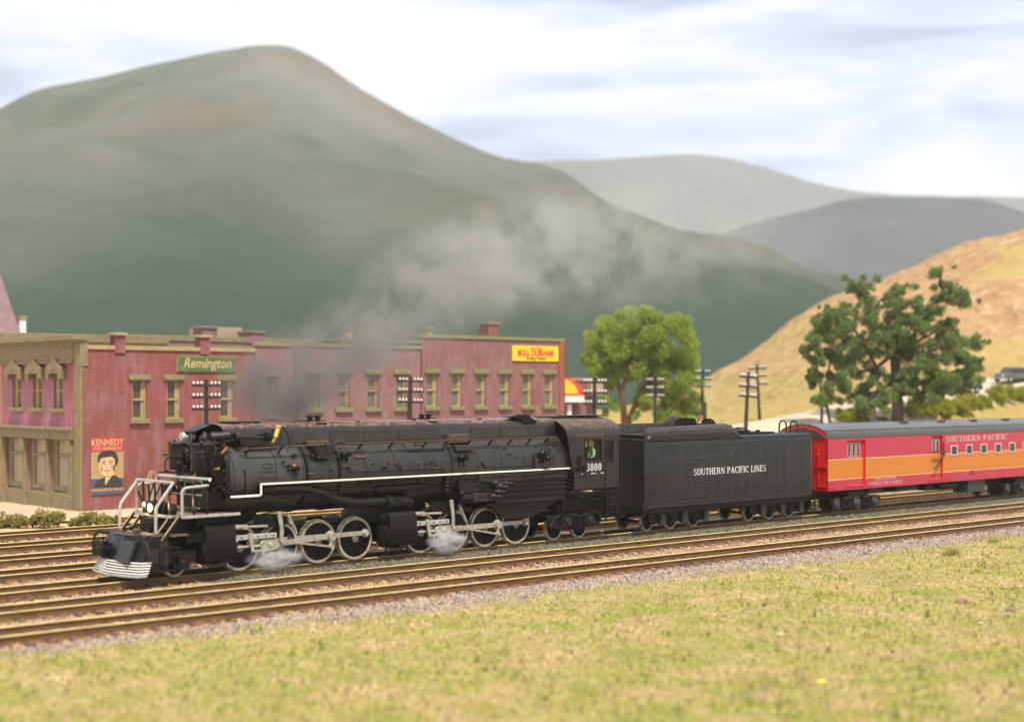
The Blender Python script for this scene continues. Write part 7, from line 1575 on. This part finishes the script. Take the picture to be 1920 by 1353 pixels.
CL2 = [(1540, 615, 24), (1530, 640, 20), (1545, 585, 14), (1524, 665, 18), (1535, 690, 22), (1560, 670, 22), (1575, 640, 20), (1580, 610, 18), (1600, 580, 16), (1528, 718, 14), (1545, 735, 22), (1570, 715, 22), (1595, 690, 24), (1610, 660, 24), (1620, 640, 18), (1590, 735, 26), (1580, 755, 16), (1620, 745, 22), (1640, 715, 18), (1655, 745, 18), (1650, 765, 12), (1640, 600, 22), (1660, 570, 16), (1680, 550, 16), (1700, 540, 14), (1690, 580, 26), (1670, 610, 24), (1700, 600, 24), (1720, 570, 16), (1720, 610, 20), (1740, 590, 14), (1760, 580, 10), (1770, 560, 9), (1778, 535, 11), (1790, 550, 14), (1805, 562, 12), (1763, 515, 6), (1612, 545, 8), (1622, 535, 6), (1598, 529, 4), (1690, 650, 20), (1715, 655, 24), (1735, 680, 26), (1760, 660, 24), (1780, 640, 22), (1790, 610, 18), (1800, 660, 20), (1825, 645, 16), (1838, 640, 8), (1810, 690, 18), (1835, 672, 8), (1790, 715, 20), (1750, 710, 26), (1715, 700, 20), (1705, 730, 20), (1740, 735, 18), (1765, 735, 16), (1795, 735, 12), (1825, 710, 14), (1700, 715, 24), (1685, 720, 18), (1655, 660, 12), (1640, 630, 18), (1730, 745, 10), (1570, 590, 12)]
for px, py, pr in [c for c in CL2 if c[0] > 1584]:
    for q in range(8): sp2 = 0.75 if pr > 13 else 0.4; x, y, z = P2(px + rnd.uniform(-sp2, sp2) * pr, py + rnd.uniform(-sp2, sp2) * pr, rnd.uniform(-2.8, 2.8)); cl.append((x, y, z, pr * k2 * rnd.uniform(0.28, 0.75)))
for L_ in LIMB[:6] + LIMB[7:8] + LIMB[9:]:
    for (ax, ay), (bx, by) in zip(L_, L_[1:]):
        for q in range(7):
            t_ = rnd.random(); x, y, z = P2(ax + (bx - ax) * t_ + rnd.gauss(0, 9), ay + (by - ay) * t_ + rnd.gauss(0, 8), rnd.uniform(-1.6, 1.6)); cl.append((x, y, z, k2 * rnd.uniform(5, 11)))
leaves('crown', cl, 80000, 0.10, M['leafB'], t2, 8, 0.0)
# smaller tree with two slim trunks, left of the gnarled one
Z3 = 124.0; b = place(1548, 800, Z3); k3 = Z3 / 2850
t3 = empty('tree', b, 'smaller green tree with two slim dark trunks, left of the dark gnarled tree', 'tree')
P3 = lambda px, py, dz=0.0: tuple(ux * ((px - 1548) * k3) + Vector((VS, VC, 0)) * dz + Vector((0, 0, (800 - py) * k3)))
m = MB(); m.tube([P3(1540, 812), P3(1541, 770), P3(1540, 735), P3(1532, 690), P3(1540, 640)], [0.13, 0.12, 0.11, 0.08, 0.04], 8); m.build('trunk', M['bark'], t3)
m = MB(); m.tube([P3(1562, 812, 0.4), P3(1555, 775, 0.4), P3(1549, 740, 0.4), P3(1556, 690, 0.3), P3(1562, 640, 0.2), P3(1548, 600, 0.2)], [0.13, 0.12, 0.11, 0.09, 0.06, 0.03], 8); m.build('trunk', M['bark'], t3)
cl = []
for px, py, pr in [c for c in CL2 if c[0] <= 1584 and c[1] < 752]:
    for q in range(8): x, y, z = P3(px + rnd.uniform(-0.75, 0.75) * pr, py + rnd.uniform(-0.75, 0.75) * pr, rnd.uniform(-1.8, 1.8)); cl.append((x, y, z, pr * k3 * rnd.uniform(0.28, 0.7)))
leaves('crown', cl, 22000, 0.095, M['leafB'], t3, 18, 0.0)
# shrubs
def shrub(loc, w, h, m, label, group, seed, n=1600, size=0.07, dp=0.5):
    t = empty('shrub', loc, label, 'shrub', group); r = random.Random(seed)
    cl = [(r.uniform(-0.5, 0.5) * w * 0.85, r.uniform(-0.5, 0.5) * dp, h * r.uniform(0.10, 0.75) * (1 - 0.3 * r.random()), h * r.uniform(0.12, 0.34)) for _ in range(int(14 + w * 9 / max(h, 0.4)))]
    leaves('foliage', cl, n, size, M[m], t, seed)
    b = MB()
    for k in range(5): x = r.uniform(-0.4, 0.4) * w; b.tube([(x, 0, -0.1), (x + r.uniform(-0.1, 0.1), r.uniform(-0.1, 0.1), h * 0.5)], 0.025, 5)
    b.build('stem', M['bark'], t)
GS = 'shrubs between the farthest track and the pavement'
SH = [(10, 977, 1.5, 0.75, 'olive shrub at the left edge, farthest left of the row by the pavement'), (52, 980, 1.4, 0.6, 'low olive shrub, second from the left edge in front of the shop front'), (92, 975, 1.4, 0.9, 'taller olive shrub before the right half of the shop front'), (148, 978, 0.9, 0.5, 'small olive shrub below the building corner, left part of its clump'), (178, 974, 1.3, 0.7, 'olive shrub below the election poster'), (212, 975, 1.0, 0.6, 'olive shrub beside the pilot railing, at the right of its clump')]
for i, (px, py, w, h, lab) in enumerate(SH):
    Z = 2850 * 6.86 / (985 - 725 + 0.0); p = place(px, 985, Z); p.z = -0.3; shrub(p, w * 1.15, h * 1.15, 'leafC', lab, GS, 40 + i)
for i, (px, py, w, h, lab) in enumerate([(420, 952, 1.2, 0.9, 'yellow green shrub seen through the gap above the front deck'), (462, 960, 1.6, 0.9, 'yellow green shrub seen between the front cylinder and the running board'), (340, 940, 1.4, 0.7, 'yellow green shrub behind the deck railing of the locomotive'), (520, 955, 1.6, 0.8, 'yellow green shrub glimpsed under the fat steam pipe')]):
    x, z = 0, 0; Z = 2850 * 6.86 / 238.0; p = place(px, 963, Z); p.z = -0.3; shrub(p, w, h, 'leafD', lab, GS, 60 + i)
GR = 'yellow green shrubs along the road at right'
for i, (px, py, Z, w, h, lab) in enumerate([(1600, 790, 126, 3.0, 1.3, 'yellow green shrub left of the dark tree trunk'), (1655, 795, 128, 1.4, 0.8, 'small yellow green shrub at the left foot of the dark tree'), (1712, 787, 130, 2.0, 1.9, 'yellow green shrub at the right foot of the dark tree'), (1755, 783, 133, 2.6, 1.9, 'wide yellow green shrub right of the dark tree trunk'), (1800, 776, 137, 2.2, 1.5, 'yellow green shrub at the right end of the clump under the tree'), (1830, 762, 146, 3.0, 1.2, 'low yellow green shrub along the pale road, beyond the clump'), (1872, 752, 153, 1.6, 1.7, 'dark tipped shrub beside the road near the grey car'), (1908, 748, 157, 2.4, 1.3, 'yellow green shrub at the right edge, below the grey car'), (1135, 805, 122, 2.4, 2.2, 'green bush at the left foot of the pale green tree')]):
    hr, hd_ = ((px - 960) / 2850 * Z, Z) if i == 8 else hill_hit(px, py)
    x_, y_ = rot_xy(hr, hd_); p = Vector((x_, y_, hill_z(hr, hd_, False) - 0.1)); k_ = hd_ / 125.0; shrub(p, w * 1.5 * k_, h * 1.05 * k_, 'leafD', lab, GR, 80 + i, 3600, 0.12, 1.8)
# grass tufts at the edge of the ballast
for i, (px, py, w, h, lab) in enumerate([(1785, 1040, 1.0, 0.42, 'shaggy grass tuft on the stones at right, nearer the turf'), (1753, 1037, 0.35, 0.2, 'tiny grass tuft just left of the shaggy one'), (1862, 1016, 0.95, 0.24, 'low green grass tuft nearest the right edge'), (1826, 1013, 0.22, 0.15, 'small dark grass tuft between the two larger ones'), (1893, 1027, 0.3, 0.22, 'small upright grass tuft below the low one at right')]):
    Z = 2850 * 6.80 / (py - 725.0); p = place(px, py, Z); t = empty('grass_tuft', p, lab, 'grass tuft', 'grass tufts by the ballast'); r = random.Random(i)
    m = MB()
    for k in range(int(260 * w)):
        x = r.gauss(0, 0.25) * w; y = r.gauss(0, 0.14); hh = h * r.uniform(0.5, 1.25) * max(0.25, 1 - abs(x) / w); dx, dy = r.gauss(0, 0.14), r.gauss(0, 0.12); m.add([(x - 0.012, y, -0.05), (x + 0.012, y, -0.05), (x + dx, y + dy, hh)], [(0, 1, 2)])
    m.build('blades', M['leafC'] if i == 0 else M['leafD'], t, smooth=0)
# loose stones lying on the turf
def stone(px, py, s, col, lab):
    Z = 2850 * 6.75 / (py - 725.0); p = place(px, py, Z); r = random.Random(px); s *= 0.75; m = MB(); m.ball((0, 0, 0), s, 7, 0, 0.55)
    m.v = [(x * r.uniform(0.8, 1.3) * 1.3, y * r.uniform(0.8, 1.2), z * r.uniform(0.8, 1.2)) for x, y, z in m.v]
    o = m.build('stone', col, None, smooth=50); o.location = (p.x, p.y, field_z(p.x, p.y) + s * 0.3); tag(o, lab, 'stone', 'loose stones on the turf')
SR = mat('red_stone', (0.26, 0.13, 0.085), 0.9, col2=(0.18, 0.09, 0.06), ns=6); SP = mat('pale_stone', (0.40, 0.29, 0.20), 0.9); SB = mat('brown_stone', (0.15, 0.10, 0.075), 0.9)
for a in [(1803, 1128, 0.24, SR, 'largest reddish stone lying on the turf at right'), (1893, 1144, 0.16, SB, 'brown stone near the right edge of the turf'), (1750, 1115, 0.07, SR, 'small red pebble left of the largest reddish stone'), (1463, 1186, 0.16, SP, 'pale elongated stone on the middle of the turf'), (1595, 1092, 0.13, SP, 'pale stone close to the green edge of the turf'), (1358, 1150, 0.11, SB, 'brown pebble on the turf below the tender'), (1560, 1183, 0.13, SR, 'reddish pebble right of the pale elongated stone'), (1912, 1098, 0.15, SP, 'pale yellowish stone at the right edge of the turf'), (1805, 1215, 0.10, SR, 'red pebble in front of the largest reddish stone'), (1840, 1165, 0.12, SP, 'tan pebble below and right of the largest reddish stone'), (1397, 1176, 0.11, SP, 'pale pebble left of the pale elongated stone'), (1675, 1220, 0.09, SB, 'dark brown pebble in the blurred foreground turf'), (1540, 1278, 0.13, mat('yellow_bloom', (0.62, 0.52, 0.04), 0.8), 'bright yellow fallen leaf clump in the blurred foreground')]: stone(*a)

# ------------------------------------------------------------------ smoke and steam
def smoke_mat(name, col, dens, thresh, scale, kind):
    m = bpy.data.materials.new(name); m.use_nodes = True; nt = m.node_tree; nt.nodes.clear(); N = nt.nodes.new; L = nt.links.new
    out = N('ShaderNodeOutputMaterial'); v = N('ShaderNodeVolumePrincipled'); v.inputs['Color'].default_value = (*col, 1); v.inputs['Anisotropy'].default_value = 0.1
    tc = N('ShaderNodeTexCoord'); sp = N('ShaderNodeSeparateXYZ'); L(tc.outputs['Object'], sp.inputs[0])
    def mth(op, a, b=None, clamp=False):
        x = N('ShaderNodeMath'); x.operation = op; x.use_clamp = clamp
        for i, q in enumerate((a, b)):
            if q is None: continue
            if isinstance(q, (int, float)): x.inputs[i].default_value = q
            else: L(q, x.inputs[i])
        return x.outputs[0]
    n = N('ShaderNodeTexNoise'); n.inputs['Scale'].default_value = scale; n.inputs['Detail'].default_value = 4.5; n.inputs['Roughness'].default_value = 0.58; n.inputs['Distortion'].default_value = 0.25; L(tc.outputs['Object'], n.inputs[0])
    nz = mth('MULTIPLY', mth('SUBTRACT', n.outputs[0], thresh, True), 1.0 / (0.72 - thresh))
    X, Y, Zc = sp.outputs
    if kind == 'plume':
        xp = mth('MAXIMUM', X, 0.0)
        c = mth('MULTIPLY', mth('SUBTRACT', 1.0, mth('POWER', 2.718, mth('MULTIPLY', xp, -1 / 7.0))), 6.0)
        c = mth('ADD', c, mth('MULTIPLY', X, 0.05))
        R = mth('MINIMUM', mth('ADD', 2.5, mth('MULTIPLY', xp, 0.11)), 4.4)
        dz = mth('SUBTRACT', Zc, c); rr = mth('SQRT', mth('ADD', mth('MULTIPLY', Y, Y), mth('MULTIPLY', dz, dz)))
        f = mth('SUBTRACT', 1.0, mth('DIVIDE', rr, R), True); f = mth('MINIMUM', mth('MULTIPLY', mth('MULTIPLY', f, f), 2.6), 1.0)
        f = mth('MULTIPLY', f, mth('SUBTRACT', 1.0, mth('MULTIPLY', X, 1 / 33.0), True))
        f = mth('MULTIPLY', f, mth('MULTIPLY', mth('ADD', X, 3.4), 0.5, True))
        g_ = mth('ADD', 0.15, mth('MULTIPLY', 1.15, mth('POWER', 2.718, mth('MULTIPLY', xp, -1 / 6.0))))
        f = mth('MULTIPLY', f, g_)
        cr_ = N('ShaderNodeMapRange'); L(X, cr_.inputs[0]); cr_.inputs[1].default_value = -1.0; cr_.inputs[2].default_value = 12.0
        cm = N('ShaderNodeMix'); cm.data_type = 'RGBA'; L(cr_.outputs[0], cm.inputs[0]); cm.inputs[6].default_value = (0.28, 0.27, 0.28, 1); cm.inputs[7].default_value = (0.66, 0.68, 0.68, 1); L(cm.outputs[2], v.inputs['Color'])
    else:
        ln = N('ShaderNodeVectorMath'); ln.operation = 'LENGTH'; L(tc.outputs['Object'], ln.inputs[0])
        f = mth('SUBTRACT', 1.0, ln.outputs['Value'], True); f = mth('MULTIPLY', mth('MULTIPLY', f, f), 3.0, True)
    L(mth('MULTIPLY', mth('MULTIPLY', f, nz), dens), v.inputs['Density']); L(v.outputs[0], out.inputs['Volume'])
    return m
def spine(x): return 6.0 * (1 - math.exp(-max(x, 0) / 7.0)) + 0.05 * x
m = MB(); xs_ = [-3.9, -3.4, -2, -1, 0, 1, 2, 3.5, 5, 7, 9, 12, 16, 20, 25, 30, 33]
m.tube([(x, 0, spine(x)) for x in xs_], [1.2] + [min(4.4, 2.5 + 0.11 * max(0, x)) * 1.06 for x in xs_[1:]], 16)
pl = m.build('smoke_plume', smoke_mat('coal_smoke', (0.40, 0.40, 0.41), 2.7, 0.44, 0.45, 'plume'), None); pl.location = (35.2, 49.5, 6.9); pl['kind'] = 'stuff'
pl['label'] = 'grey smoke drifting back from the locomotive chimney'
for i, (px, py, sx, sy, sz, zz, lab) in enumerate([(478, 1052, 1.45, 0.5, 0.52, 0.34, 'white steam at the front cylinder drain cocks'), (806, 1023, 1.15, 0.5, 0.60, 0.42, 'white steam jet at the rear cylinder drain cocks')]):
    m = MB(); m.ball((0, 0, 0), 1.0, 12); o = m.build('steam_puff', smoke_mat('white_steam', (0.93, 0.93, 0.95), (10, 16)[i], 0.44, 2.3, 'puff'), None)
    o.location = ((31.0, 45.4, 0.42), (39.1, 45.45, 0.48))[i]; o.scale = (sx, sy, sz); o['kind'] = 'stuff'; o['label'] = lab
